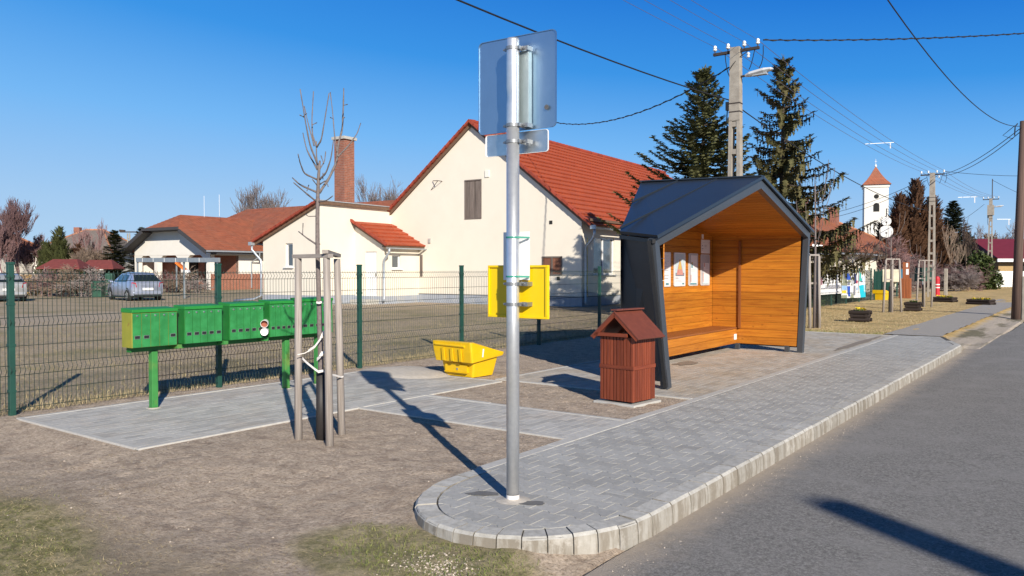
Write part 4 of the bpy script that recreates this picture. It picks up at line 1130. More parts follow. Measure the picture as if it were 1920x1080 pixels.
# bench
bn = MB()
for k in range(3): 
    x0 = XB+.001+k*.176; bn.box((x0, 11.0+.25*(2-k)-(.0), .405), (x0+.172, YR-.002, .437))
bench = bn.build('bench_seat', m_pinedark, sh, bevel=.003)
mb = MB(); plank_wall(mb, (-5.80, 10.95, 0), (0, 1, 0), (0, 0, 1), [(0, .115), (4.40, .115), (4.40, .402), (0, .402)], (1, 0, 0), ph=.1435, gap=.005); mb.build('bench_front', m_pine, sh)
mb = MB(); mb.box((-5.7775, 15.20, .195), (-5.755, 15.30, .305)); mb.build('socket_box', m_whitebright, sh, bevel=.004)
for x, y in ((-5.75, 15.33), (-4.79, 15.38), (-4.545, 15.43), (-4.60, 9.63), (-5.33, 9.95), (-6.25, 15.4)):
    mb = MB(); mb.box((x-.04, y-.04, 0), (x+.04, y+.04, .12)); mb.build('foot', m_anthframe, sh)
# ------------------------------------------------------------------ posters on the back wall
m_paper = M('poster_paper', (.74, .74, .75), (.71, .71, .72), 3, .35)
m_ink = M('grey_print', (.22, .23, .28), None, 9, .5); m_inkl = M('pale_print', (.50, .53, .58), None, 9, .5)
m_sky = M('pale_blue_print', (.38, .52, .58), (.55, .62, .64), 14, .4); m_pink = M('pink_red_print', (.52, .16, .17), (.50, .32, .26), 26, .4)
m_teal = M('teal_print', (.10, .30, .36), None, 12, .4); m_greyp = M('grey_poster_field', (.46, .47, .50), None, 4, .4); m_yel = M('ochre_print', (.60, .42, .12), None, 9, .5)
def poster(name, label, y0, y1, z0, z1, frame, draw):
    x = XB+.004; t = thing(name, label, 'poster', (x, (y0+y1)/2, z0))
    mb = MB()
    if frame:
        mb.prism([(x, p[0], p[2]) for p in [(a, 0, b) for a, _, b in rounded(y0, y1, z0, z1, .03, 0)]], (.012, 0, 0)); mb.build('board', frame, t)
    else:
        mb.box((x, y0, z0), (x+.003, y1, z1)); mb.build('board', m_paper, t)
    xs = x+(.0125 if frame else .0035); mats = [m_paper, m_ink, m_inkl, m_sky, m_pink, m_teal, m_greyp, m_yel]
    mb = MB(); W, H = y1-y0, z1-z0; lay_ = [0]
    def r(u0, v0, u1, v1, mi): # fractions from the lower left
        lay_[0] += 1; X = xs+.00025*lay_[0]; mb.mi = mi
        mb.face([(X, y0+W*u0, z0+H*v0), (X, y0+W*u1, z0+H*v0), (X, y0+W*u1, z0+H*v1), (X, y0+W*u0, z0+H*v1)])
    def tri(u, v0, v1, w, mi):
        lay_[0] += 1; X = xs+.00025*lay_[0]; mb.mi = mi
        mb.face([(X, y0+W*(u-w), z0+H*v0), (X, y0+W*(u+w), z0+H*v0), (X, y0+W*(u+w*.12), z0+H*v1), (X, y0+W*(u-w*.12), z0+H*v1)])
    def lines(u0, u1, v0, v1, n, mi):
        for i in range(n):
            v = v1-(v1-v0)*i/n; e = u0+(u1-u0)*rnd.uniform(.55, 1); r(u0, v-.012, e, v, mi)
    draw(r, tri, lines); mb.build('print', mats, t)
m_pframe = M('white_poster_frame', (.66, .66, .66), None, 5, .35)
def d1(r, tri, lines):
    r(.04, .02, .96, .98, 0); lines(.1, .9, .86, .93, 2, 2); lines(.1, .9, .55, .82, 7, 2); lines(.1, .9, .2, .48, 6, 1); r(.72, .05, .88, .11, 5)
def d2_(r, tri, lines):
    r(.05, .02, .95, .98, 0); r(.08, .30, .92, .96, 3); r(.12, .30, .88, .40, 1); tri(.5, .34, .80, .30, 4); tri(.5, .5, .8, .16, 7); lines(.1, .5, .2, .26, 2, 1); r(.7, .05, .88, .10, 5); lines(.1, .9, .12, .18, 2, 2)
def d3_(r, tri, lines):
    r(.05, .02, .95, .98, 6); r(.22, .05, .9, .94, 0); r(.26, .55, .42, .72, 5); r(.30, .66, .40, .73, 7); lines(.5, .88, .55, .68, 4, 2); lines(.25, .85, .42, .5, 2, 2); r(.16, .04, .84, .085, 5); r(.18, .12, .26, .34, 4)
def d4_(r, tri, lines):
    r(.05, .02, .95, .98, 6); r(.28, .05, .9, .72, 0); r(.34, .60, .44, .72, 4); lines(.5, .88, .52, .68, 4, 2); lines(.3, .85, .36, .48, 3, 2); r(.2, .04, .84, .08, 3); r(.22, .12, .28, .4, 4)
def d5_(r, tri, lines):
    lines(.12, .8, .76, .82, 1, 2); r(.10, .52, .18, .60, 1); lines(.36, .72, .42, .62, 4, 1); r(.06, .32, .24, .36, 1); r(.06, .22, .2, .25, 4); lines(.36, .7, .30, .36, 1, 2); r(.86, .74, .9, .86, 4)
poster('poster', 'white text-filled poster in the shelter, nearest to its left post', 12.62, 13.38, 1.265, 1.89, m_pframe, d1)
poster('poster', 'framed poster with a pink and red tree picture on pale blue', 13.52, 14.02, 1.265, 1.89, m_pframe, d2_)
poster('poster', 'grey framed poster with a teal figure and white text block', 14.17, 14.60, 1.265, 1.885, m_pframe, d3_)
poster('poster', 'grey framed poster in the shelter corner below the timetable sheet', 14.74, 15.18, 1.265, 1.875, m_pframe, d4_)
poster('timetable_sheet', 'plain white timetable sheet high in the shelter corner', 14.77, 15.2, 1.895, 2.165, None, d5_)
mb = MB(); mb.box((XB+.003, 14.80, 2.18), (XB+.007, 14.89, 2.27)); o = mb.build('paper_slip', m_paper, loc=(XB+.003, 14.84, 2.18)); tag(o, 'tiny white paper slip pinned above the timetable sheet', 'notice')
# ------------------------------------------------------------------ main house
HR = R(3.3); HO = V((-17.76, 29.08, 0))
hs = thing('house', 'large cream house with steep red tiled roof and a low annex', 'house', HO, HR)
UX, VY = V((1, 0, 0)), V((0, 1, 0))
Wd = 11.5; LEN = 23.0; AP = V((-5.75, 0, 8.30)); EZ = 3.72
gable = [(-Wd, .41), (0, .41), (0, EZ), (-5.75, 8.25), (-Wd, EZ)]
mb = MB()
wall(mb, [(a, z) for a, z in gable], [(-6.18, -5.21, 3.93, 5.76), (-1.96, -.94, 1.34, 2.16)], (0, 0, 0), UX, VY, .06)
wall(mb, [(0, .41), (LEN, .41), (LEN, EZ), (0, EZ)], [(1.12, 3.21, 1.36, 3.02), (6.0, 8.0, 1.36, 3.02), (10.4, 12.4, 1.36, 3.02)], (0, 0, 0), VY, (-1, 0, 0), .16)
mb.face([(-Wd, 0, .41), (-Wd, LEN, .41), (-Wd, LEN, EZ), (-Wd, 0, EZ)])
mb.face([(0, LEN, .41), (-Wd, LEN, .41), (-Wd, LEN, EZ), (-5.75, LEN, 8.25), (0, LEN, EZ)])
mb.build('wall', m_plaster, hs, local=True)
mb = MB(); mb.prism([(-Wd-.03, -.03, -.2), (.03, -.03, -.2), (.03, LEN, -.2), (-Wd-.03, LEN, -.2)], (0, 0, .60)); mb.build('plinth', m_plinth, hs, local=True)
mb = MB(); mb.box((-Wd-.05, -.05, .40), (.05, -.0, .422)); mb.box((.0, .0, .40), (.05, LEN, .422)); mb.build('plinth_trim', m_darkfascia, hs, local=True)
sl_ = (8.25-EZ)/5.75
def rz(x): return 8.40-sl_*abs(x+5.75)
oe = .55; of = .16
mb = MB()
roof(mb, (oe, -of, rz(oe)), (oe, LEN+of, rz(oe)), (-5.75, -of, 8.40), (-5.75, LEN+of, 8.40), .41, .08)
rf = mb.build('roof', m_tile, hs, local=True)
mb = MB(); roof(mb, (-Wd-oe, LEN+of, rz(-Wd-oe)), (-Wd-oe, -of, rz(-Wd-oe)), (-5.75, LEN+of, 8.40), (-5.75, -of, 8.40), .41, .08)
mb.build('roof', m_tile, hs, local=True)
def verge(mb, a, b, n, w=.16, h=.10):
    a, b = V(a), V(b)
    for i in range(n):
        p, q = a.lerp(b, i/n), a.lerp(b, (i+1.08)/n); up = V((0, 0, .02))
        mb.beam(p+up*.2, q+up*1.6, w, h)
mb = MB()
for sx in (1, -1):
    x1 = oe if sx > 0 else -Wd-oe
    verge(mb, (x1, -of-.04, rz(oe)+.03), (-5.75, -of-.04, 8.43), 23)
for i in range(66): 
    y = -of+i*(LEN+.3)/66; mb.tube([(-5.75, y, 8.43), (-5.75, y+.37, 8.445)], [.10, .115], 8)
mb.build('ridge_and_verge_tiles', m_tileverge, rf, local=True)
mb = MB()
for sx in (1, -1):
    x1 = oe if sx > 0 else -Wd-oe
    mb.beam((x1, -of+.06, rz(oe)-.09), (-5.75, -of+.06, 8.40-.09), .05, .16)
mb.box((.02, 0.0, EZ-.10), (.48, LEN, EZ-.04)); mb.box((.46, -.12, EZ-.09), (.50, LEN, EZ+.02))
mb.build('eaves_boards', m_soffit, hs, local=True)
mb = MB(); gx0 = .60; gz = rz(oe)-.06; n = 8
pr = [(gx0+.075*math.cos(R(a)), gz+.075*math.sin(R(a))) for a in range(180, 361, 30)]
for i in range(len(pr)-1): mb.face([(pr[i][0], -of, pr[i][1]), (pr[i+1][0], -of, pr[i+1][1]), (pr[i+1][0], LEN, pr[i+1][1]), (pr[i][0], LEN, pr[i][1])])
mb.box((gx0-.10, -of-.03, gz-.09), (gx0+.10, -of+.12, gz+.08))
mb.build('gutter', m_gutter, hs, local=True)
mb = MB(); mb.tube([(gx0, .02, gz-.06), (gx0, .02, gz-.30), (gx0-.1, .05, gz-.5), (.16, .12, gz-.82), (.12, .14, gz-1.0), (.12, .14, .22), (.18, .10, .08)], .055, 10)
for z in (.9, 2.2): mb.box((.04, .08, z-.015), (.19, .2, z+.015))
mb.build('downpipe', m_gutter, hs, local=True, smooth=True)
mb = MB(); mb.tube([(.09, .36, .42), (.09, .36, 2.95)], .018, 6); mb.build('gas_pipe', M('yellow_pipe', (.6, .48, .12), None, 5, .5), hs, local=True)
def shutter(x0, x1, z0, z1, y, mat, n, split=False):
    mb = MB(); w = (x1-x0)/n
    for k in range(n): mb.box((x0+k*w+.004, y, z0), (x0+(k+1)*w-.004, y+.03+.006*(k % 2), z1))
    o = mb.build('shutter', mat, hs, local=True)
    mb = MB(); f = .05
    mb.box((x0-f, y-.035, z1), (x1+f, y+.03, z1+f)); mb.box((x0-f, y-.03, z0-f), (x1+f, y+.03, z0))
    mb.box((x0-f, y-.025, z0), (x0, y+.03, z1)); mb.box((x1, y-.025, z0), (x1+f, y+.03, z1))
    if split: mb.box(((x0+x1)/2-.04, y-.03, z0), ((x0+x1)/2+.04, y-.002, z1))
    mb.build('frame', m_shutter, o, local=True)
shutter(-6.12, -5.27, 3.98, 5.70, .0, m_shutter, 7)
shutter(-1.90, -1.0, 1.39, 2.10, .0, m_shutterred, 6, True)
def window(par, y0, y1, z0, z1, x, panes=2, ax='y', sgn=1, sill=True, name='window'):
    """ax='y': window in a wall facing +x at x ; ax='x': in a wall facing -y at y=x"""
    T = (lambda a, d, z: (x-d, a, z)) if ax == 'y' else (lambda a, d, z: (a, x+d, z))
    def bx(mb, a0, a1, d0, d1, c0, c1):
        p, q = T(a0, d0, c0), T(a1, d1, c1); mb.box([min(i, j) for i, j in zip(p, q)], [max(i, j) for i, j in zip(p, q)])
    f = .07; mb = MB()
    bx(mb, y0, y1, .09, .15, z0, z0+f); bx(mb, y0, y1, .09, .15, z1-f, z1); bx(mb, y0, y0+f, .09, .15, z0+f, z1-f); bx(mb, y1-f, y1, .09, .15, z0+f, z1-f)
    for k in range(1, panes): a = y0+(y1-y0)*k/panes; bx(mb, a-.05, a+.05, .085, .15, z0+f, z1-f)
    o = mb.build(name, m_frame, par, local=True)
    mb = MB(); bx(mb, y0+f, y1-f, .12, .13, z0+f, z1-f); mb.build('pane', m_glass, o, local=True)
    if sill:
        mb = MB(); bx(mb, y0-.08, y1+.08, -.10, .09, z0-.05, z0-.005); mb.build('sill', m_frame, o, local=True)
for a in (1.12, 6.0, 10.4): window(hs, a, a+(2.09 if a < 2 else 2.0), 1.36, 3.02, 0, 2)
def small(name, lo, hi, mat):
    mb = MB(); mb.box(lo, hi); return mb.build(name, mat, hs, local=True, bevel=.01)
p = lambda px, py: None
def hloc(px, py, y=0.0): # point on the gable plane in house coordinates
    c, s_ = math.cos(HR), math.sin(HR); n = V((-s_, c, 0)); d = ray(px, py); P = HO+n*y
    q = CAM+d*(((P-CAM).dot(n))/d.dot(n))-HO
    return V((c*q.x+s_*q.y, -s_*q.x+c*q.y, q.z))
a = hloc(914, 325); small('meter_box', (a.x-.12, -.05, a.z-.18), (a.x+.12, -.001, a.z+.14), m_plasterw)
a = hloc(1033, 417); small('vent', (a.x-.08, -.02, a.z-.08), (a.x+.08, -.001, a.z+.08), m_dark)
a = hloc(1047, 522); small('vent', (a.x-.08, -.02, a.z-.08), (a.x+.08, -.001, a.z+.08), m_dark)
a = hloc(806, 451); small('lamp_socket', (a.x-.07, -.06, a.z-.12), (a.x+.07, -.001, a.z+.10), m_concrete)
a, b, c = hloc(829, 340), hloc(816, 339), hloc(809, 356)
mb = MB(); mb.tube([(a.x, -.0, a.z), (a.x, -.35, a.z), (b.x-.1, -.05, b.z)], .018, 6); mb.tube([(a.x, -.33, a.z), (c.x, -.02, c.z)], .015, 6); mb.build('bracket', m_iron, hs, local=True)
# annex in front-left of the gable
ax0, ax1, ay = -14.6, -10.74, -4.73
mb = MB()
T4 = 4.52
wall(mb, [(ax0, .40), (ax1, .40), (ax1, T4), (ax0, 2.98)], [(-13.04, -12.55, 1.70, 2.80)], (0, ay, 0), UX, VY, .16)
wall(mb, [(ay, .40), (0, .40), (0, T4), (ay, T4)], [], (ax1, 0, 0), VY, (-1, 0, 0))
mb.face([(ax0, ay, .4), (ax0, 3, .4), (ax0, 3, 2.98), (ax0, ay, 2.98)])
mb.build('annex_wall', m_plaster, hs, local=True)
mb = MB(); mb.prism([(ax0-.03, ay-.03, -.2), (ax1+.03, ay-.03, -.2), (ax1+.03, -.035, -.2), (ax0-.03, -.035, -.2)], (0, 0, .595)); mb.build('plinth', m_plinth, hs, local=True)
s2 = (T4-2.98)/(ax1-ax0); ez = 2.98-.5*s2
mb = MB(); roof(mb, (ax0-.5, 3, ez+.12), (ax0-.5, ay-.18, ez+.12), (ax1+.1, 3, T4+.14), (ax1+.1, ay-.18, T4+.14), .33, .04); ar = mb.build('annex_roof', m_tile, hs, local=True)
mb = MB(); verge(mb, (ax0-.5, ay-.2, ez+.13), (ax1+.1, ay-.2, T4+.16), 13, .16, .10); mb.build('verge_tiles', m_tileverge, ar, local=True)
mb = MB(); mb.beam((ax0-.5, ay-.1, ez+.02), (ax1+.05, ay-.1, T4+.05), .05, .14); mb.box((ax1+.0, ay-.17, T4), (ax1+.14, .05, T4+.15)); mb.build('fascia', m_soffit, ar, local=True)
mb = MB(); mb.box((ax1+.02, ay-.2, T4+.15), (ax1+.17, .05, T4+.19)); mb.build('flashing', m_gutter, ar, local=True)
mb = MB()
pr = [(ax0-.56+.07*math.cos(R(a)), ez+.05+.07*math.sin(R(a))) for a in range(180, 361, 30)]
for i in range(len(pr)-1): mb.face([(pr[i][0], ay-.3, pr[i][1]), (pr[i+1][0], ay-.3, pr[i+1][1]), (pr[i+1][0], 3, pr[i+1][1]), (pr[i][0], 3, pr[i][1])])
mb.box((ax0-.66, ay-.34, ez-.04), (ax0-.46, ay-.1, ez+.12)); mb.build('gutter', m_gutter, hs, local=True)
mb = MB(); mb.tube([(ax0-.56, ay-.2, ez), (ax0-.56, ay-.2, ez-.25), (ax0-.05, ay-.1, ez-.75), (ax0-.02, ay-.1, ez-.95), (ax0-.02, ay-.1, .35), (ax0-.25, ay-.35, .18), (ax0-1.5, ay-.5, .08)], .055, 10); mb.build('downpipe', m_gutter, hs, local=True, smooth=True)
window(hs, -13.04, -12.55, 1.70, 2.80, ay, 1, 'x')
# porch in the corner between annex and gable
py0, pe = -2.55, -8.95
mb = MB(); pt, pb = 3.72, 2.78; s3 = (pt-pb)/(pe-ax1)
wall(mb, [(ax1, .35), (pe, .35), (pe, pb), (ax1, pt)], [(-10.06, -9.36, .36, 2.42)], (0, py0, 0), UX, VY, .10)
wall(mb, [(py0, .35), (0, .35), (0, pb), (py0, pb)], [(-1.95, -1.35, 1.62, 2.27)], (pe, 0, 0), VY, (-1, 0, 0), .14)
mb.build('porch_wall', m_plaster, hs, local=True)
mb = MB(); mb.prism([(ax1, py0-.03, -.2), (pe+.03, py0-.03, -.2), (pe+.03, -.035, -.2), (ax1, -.035, -.2)], (0, 0, .55)); mb.build('plinth', m_plinth, hs, local=True)
mb = MB(); roof(mb, (pe+.40, py0-.22, pb+.12-.4*s3), (pe+.40, .0, pb+.12-.4*s3), (ax1+.02, py0-.22, pt+.14), (ax1+.02, .0, pt+.14), .40, .07); pr_ = mb.build('porch_roof', m_tile, hs, local=True)
mb = MB(); verge(mb, (pe+.40, py0-.24, pb+.13-.4*s3), (ax1, py0-.24, pt+.16), 7, .14, .09); mb.build('verge_tiles', m_tileverge, pr_, local=True)
mb = MB(); mb.beam((pe+.4, py0-.14, pb+.03-.4*s3), (ax1, py0-.14, pt+.05), .05, .13); mb.box((pe+.02, py0-.1, pb-.16), (pe+.36, -.01, pb-.10)); mb.build('fascia', m_soffit, pr_, local=True)
gz = pb+.02-.4*s3; mb = MB()
pr = [(pe+.46+.065*math.cos(R(a)), gz+.065*math.sin(R(a))) for a in range(180, 361, 30)]
for i in range(len(pr)-1): mb.face([(pr[i][0], py0-.24, pr[i][1]), (pr[i+1][0], py0-.24, pr[i+1][1]), (pr[i+1][0], -.02, pr[i+1][1]), (pr[i][0], -.02, pr[i][1])])
mb.build('gutter', m_gutter, hs, local=True)
mb = MB(); mb.tube([(pe+.46, py0-.1, gz), (pe+.46, py0-.1, gz-.2), (pe+.12, py0-.06, gz-.55), (pe+.09, py0-.05, gz-.7), (pe+.09, py0-.05, .3), (pe+.15, py0-.15, .12)], .055, 10); mb.build('downpipe', m_gutter, hs, local=True, smooth=True)
mb = MB(); mb.box((-10.06, py0+.06, .36), (-9.36, py0+.10, 2.42)); d = mb.build('door', m_door, hs, local=True)
mb = MB()
for z0, z1 in ((.55, 1.25), (1.4, 2.25)): mb.box((-9.95, py0+.045, z0), (-9.47, py0+.0595, z1))
mb.build('door_panel', m_door, d, local=True, bevel=.01)
mb = MB(); mb.box((-9.46, py0+.0, 1.28), (-9.42, py0+.058, 1.42)); mb.build('handle', m_chrome, d, local=True)
mb = MB(); mb.box((-10.2, py0-.9, -.1), (-9.2, py0-.035, .2)); mb.build('doorstep', m_concrete, hs, local=True)
window(hs, -1.95, -1.35, 1.62, 2.27, pe, 1)
mb = MB(); mb.box((-8.86, -.04, 1.25), (-8.72, -.002, 2.3)); mb.build('shadow_strip', m_shutter, hs, local=True)  # dark strip on the gable standing in for the shadow beside the porch
# brick chimney
cx, cy = -11.35, -2.6
mb = MB(); h = .33
for (x0, y0_), (x1, y1_) in (((-h, -h), (h, -h)), ((h, -h), (h, h)), ((h, h), (-h, h)), ((-h, h), (-h, -h))):
    L = 2*h; mb.face([(cx+x0, cy+y0_, 3.8), (cx+x1, cy+y1_, 3.8), (cx+x1, cy+y1_, 7.72), (cx+x0, cy+y0_, 7.72)], [(0, 0), (L, 0), (L, 3.92), (0, 3.92)])
ch = mb.build('chimney', m_brickch, hs, local=True)
mb = MB(); mb.box((cx-.42, cy-.42, 7.72), (cx+.42, cy+.42, 7.85)); mb.box((cx-.25, cy-.25, 7.85), (cx+.25, cy+.25, 7.89)); mb.build('cap', m_concrete, ch, local=True)
# service mast on the ridge
mb = MB(); mb.tube([(-5.4, 3.2, 8.3), (-5.4, 3.2, 9.75)], .03, 8); mb.beam((-5.65, 3.2, 9.6), (-5.15, 3.2, 9.6), .05, .05); mb.build('service_mast', m_iron, hs, local=True)
MAST = HO + Matrix.Rotation(HR, 3, 'Z') @ V((-5.4, 3.2, 9.6))
mb = MB(); a = hloc(973, 312); mb.beam((a.x, -.25, a.z), (a.x, .1, a.z), .06, .06); mb.lathe([(0, .1), (.05, .09), (.06, 0), (.04, -.06), (0, -.06)], (a.x, -.28, a.z), 8); mb.build('insulator', m_porcelain, hs, local=True)

# ------------------------------------------------------------------ generic hipped house
def hip_house(name, label, org, rot, L, W, ez, rz_, hip0, hip1, wm, rm, ov=.5, base=None, cat='house'):
    """x across (0..-W), y along (0..L); ridge set back by hip0/hip1 at the ends"""
    t = thing(name, label, cat, org, rot)
    mb = MB()
    for a, b in (((-W, 0), (0, 0)), ((0, 0), (0, L)), ((0, L), (-W, L)), ((-W, L), (-W, 0))):
        mb.face([(a[0], a[1], -.2), (b[0], b[1], -.2), (b[0], b[1], ez), (a[0], a[1], ez)])
    mb.build('wall', wm, t, local=True)
    mb = MB(); e = ez-.05; r0, r1 = (-W/2, hip0-ov*0, rz_), (-W/2, L-hip1, rz_)
    A, B, C, D = (-W-ov, -ov, e), (ov, -ov, e), (ov, L+ov, e), (-W-ov, L+ov, e)
    roof(mb, B, C, r0, r1); roof(mb, D, A, r1, r0); roof(mb, A, B, r0, r0); roof(mb, C, D, r1, r1)
    rf = mb.build('roof', rm, t, local=True)
    mb = MB()
    for p, q in ((A, r0), (B, r0), (C, r1), (D, r1), (r0, r1)): 
        n = max(3, int((V(p)-V(q)).length/.4))
        for i in range(n): mb.tube([V(p).lerp(V(q), i/n)+V((0, 0, .04)), V(p).lerp(V(q), (i+1.1)/n)+V((0, 0, .055))], [.085, .10], 6)
    mb.build('ridge_tiles', M('hip_tile_'+name, (.46, .22, .12), (.34, .14, .08), 3, .8, island=.2), rf, local=True)
    mb = MB()
    for p, q in ((A, B), (B, C), (C, D), (D, A)):
        mb.beam(V(p)+V((0, 0, -.10)), V(q)+V((0, 0, -.10)), .10, .10)
    mb.build('gutter', m_gutter, t, local=True)
    mb = MB(); mb.box((-W-ov+.05, -ov+.05, e-.12), (ov-.05, L+ov-.05, e-.06)); mb.build('eaves_boards', m_soffit, t, local=True)
    return t, rf

# red-roofed house right of the spruces
p = flat(1600, 50)
h2, h2r = hip_house('house', 'low cream house with a weathered orange hipped roof left of the brown conifers', (p.x-.5, p.y+.5, 0), R(1), 26, 10.5, 2.75, 5.75, 5.5, 6.5, m_plaster, m_tileorange)
mb = MB()
for x, y in ((-4.4, 5.6), (-4.6, 15.8)):
    mb.box((x-.35, y-.35, 4.6), (x+.35, y+.35, 6.75)); mb.box((x-.42, y-.42, 6.6), (x+.42, y+.42, 6.72))
    mb.build('chimney', m_brickch, h2r, local=True); mb = MB()
mb = MB(); mb.tube([(.4, -.4, 2.55), (.4, -.35, 2.25), (.15, 5.0, 1.5), (.15, 6.5, 1.2)], .05, 8); mb.build('downpipe', m_whitebright, h2, local=True)
for y in (1.6, 6.2, 11.0, 15.5): window(h2, y, y+1.5, 1.0, 2.3, .02, 2)
for x in (-8.2, -4.2): window(h2, x, x+1.6, 1.0, 2.3, -.02, 2, 'x')
mb = MB(); mb.tube([(-4.2, 4.6, 5.5), (-4.2, 4.6, 8.6)], .025, 6)
for z, l in ((8.4, .5), (8.1, .4), (7.8, .5), (7.5, .35)): mb.tube([(-4.2-l, 4.6, z), (-4.2+l, 4.6, z)], .012, 4)
mb.build('aerial', m_iron, h2, local=True)
# satellite dishes on a mast by that house
p = flat(1661, 46)
dt = thing('dish_mast', 'thin mast carrying two round white satellite dishes, one above the other', 'satellite dish', p)
mb = MB(); mb.tube([(0, 0, 0), (0, 0, 5.1)], .03, 8); mb.build('mast', m_iron, dt, local=True)
for z, r in ((4.36, .26), (3.78, .36)):
    mb = MB(); d = (CAM-p); d.z = 0; d.normalize(); c = V((0, 0, z))+d*.22; a = V((0, 0, 1)).cross(d).normalized(); up = V((0, 0, 1))
    rings = []
    for rr_k, off in ((1.0, .05), (.7, -.0), (.35, -.03), (0.02, -.04)):
        rings.append([c+a*(r*rr_k*math.cos(2*math.pi*k/20))+up*(r*rr_k*math.sin(2*math.pi*k/20))+d*off for k in range(20)])
    loft(mb, rings); o = mb.build('dish', m_white, dt, local=True, smooth=False)
    mb = MB(); mb.tube([c-up*r*.9+d*.05, c-up*r*.3+d*.45], .012, 5); mb.box(tuple(c-up*r*.3+d*.45-V((.04, .04, .04))), tuple(c-up*r*.3+d*.45+V((.04, .04, .04)))); mb.build('feed_arm', m_iron, o, local=True)

# church tower far beyond
p = flat(1640, 150); ct = thing('church_tower', 'distant white church tower with a red pyramid roof and cross', 'church tower', p, R(17))
W = 2.05; H = 17.4
mb = MB()
mb.prism([(-W, -W, 0), (W, -W, 0), (W, W, 0), (-W, W, 0)], (0, 0, H)); mb.build('tower_wall', m_plasterw, ct, local=True)
mb = MB(); mb.box((-W-.15, -W-.15, H-.5), (W+.15, W+.15, H-.02)); mb.build('cornice', m_plasterw, ct, local=True)
mb = MB(); e = W+.45
rg = [[(-e, -e, H), (e, -e, H), (e, e, H), (-e, e, H)]]
for q_, z in ((1.0, H), (.62, H+1.05), (.34, H+2.1), (.10, H+3.2), (.02, H+3.5)): rg.append([(x*e*q_, y*e*q_, z) for x, y in ((-1, -1), (1, -1), (1, 1), (-1, 1))])
loft(mb, rg[1:]); tr_ = mb.build('roof', m_tilebrown, ct, local=True)
mb = MB(); mb.lathe([(.02, H+3.4), (.16, H+3.5), (.22, H+3.7), (.10, H+3.95), (.03, H+4.0), (.03, H+5.0)], (0, 0, 0), 10); mb.box((-.2, -.03, H+4.5), (.2, .03, H+4.56)); mb.build('cross', m_whitebright, tr_, local=True)
for face in (0, 1):
    mb = MB(); pts = []
    for k in range(20): a = 2*math.pi*k/20; pts.append((.42*math.cos(a), H-2.2+.42*math.sin(a)))
    P = [(x, -W-.01, z) if face == 0 else (W+.01, x, z) for x, z in pts]; mb.prism(P, (0, -.05, 0) if face == 0 else (.05, 0, 0)); mb.build('round_window', m_dark, ct, local=True)
    pts = [(-.5, H-5.0), (.5, H-5.0), (.5, H-3.9)]+[(.5*math.cos(R(a)), H-3.9+.5*math.sin(R(a))) for a in range(20, 180, 20)]+[(-.5, H-3.9)]
    P = [(x, -W-.01, z) if face == 0 else (W+.01, x, z) for x, z in pts]; mb = MB(); mb.prism(P, (0, -.05, 0) if face == 0 else (.05, 0, 0)); mb.build('arched_window', m_dark, ct, local=True)

# crimson-roofed building at the far right
p = flat(1872, 78); h4 = thing('house', 'low ochre building with a crimson sheet roof at the road end', 'house', p, YAW)
mb = MB(); mb.box((0, 0, -.2), (16, 8, 2.75)); mb.build('wall', m_ochre, h4, local=True)
mb = MB(); mb.prism([(-.5, -.6, 2.75), (-.5, 8.6, 2.75), (-.5, 4, 4.6)], (17, 0, 0)); mb.prism([(-.5, -.75, 1.45+1.2), (-.5, -.6, 2.75), (-.5, 3.9, 4.75), (-.5, 3.9, 4.62)], (17, 0, 0)); mb.build('roof', m_crimson, h4, local=True)
mb = MB(); mb.box((-.6, -.85, 2.35), (16.6, -.7, 2.65)); mb.build('fascia', m_whitebright, h4, local=True)
mb = MB(); mb.box((2.0, -.03, 1.0), (3.2, .0, 2.1)); mb.build('window', m_dark, h4, local=True)
p = flat(1868, 74); wf = thing('sheet_fence', 'white corrugated metal fence in front of the crimson-roofed building', 'fence', p, YAW)
mb = MB()
pts = []
for k in range(241): pts.append((k*.07, .035*(1 if (k//2) % 2 else -1)))
for i in range(240): mb.face([(pts[i][0], pts[i][1], -.2), (pts[i+1][0], pts[i+1][1], -.2), (pts[i+1][0], pts[i+1][1], 1.45), (pts[i][0], pts[i][1], 1.45)])
mb.build('sheet', m_whitebright, wf, local=True)
mb = MB(); mb.box((0, .05, 1.1), (16.8, .1, 1.16)); mb.build('rail', m_steelbeam, wf, local=True)

# ------------------------------------------------------------------ community house on the left
cp = flat(395, 62); HR2 = R(3.3)
ch = thing('community_house', 'cream arcaded house with half-hipped weathered red roof left of the annex', 'house', cp, HR2)
GW = 10.2; e = 3.40; hz = 4.75; rzz = 6.0   # gable from x=-GW..0 facing -y, side wall along +y
mb = MB()
k = (hz-e)/(rzz-e)*GW/2
z_op = 2.75
wall(mb, [(-GW, z_op), (0, z_op), (0, e), (-k, hz), (-GW+k, hz), (-GW, e)], [], (0, 0, 0), UX, VY)
wall(mb, [(0, 0), (13, 0), (13, e), (0, e)], [(0.35, 2.6, 1.2, 2.72)], (0, 0, 0), VY, (-1, 0, 0), .3)
mb.face([(-GW, 0, 0), (-GW, 13, 0), (-GW, 13, e), (-GW, 0, e)])
mb.build('wall', m_plasterw, ch, local=True)
mb = MB(); mb.face([(-GW, 2.6, 0), (0, 2.6, 0), (0, 2.6, z_op), (-GW, 2.6, z_op)]); mb.face([(-GW, 0, z_op), (0, 0, z_op), (0, 2.6, z_op), (-GW, 2.6, z_op)]); mb.build('arcade_wall', m_brickred, ch, local=True)
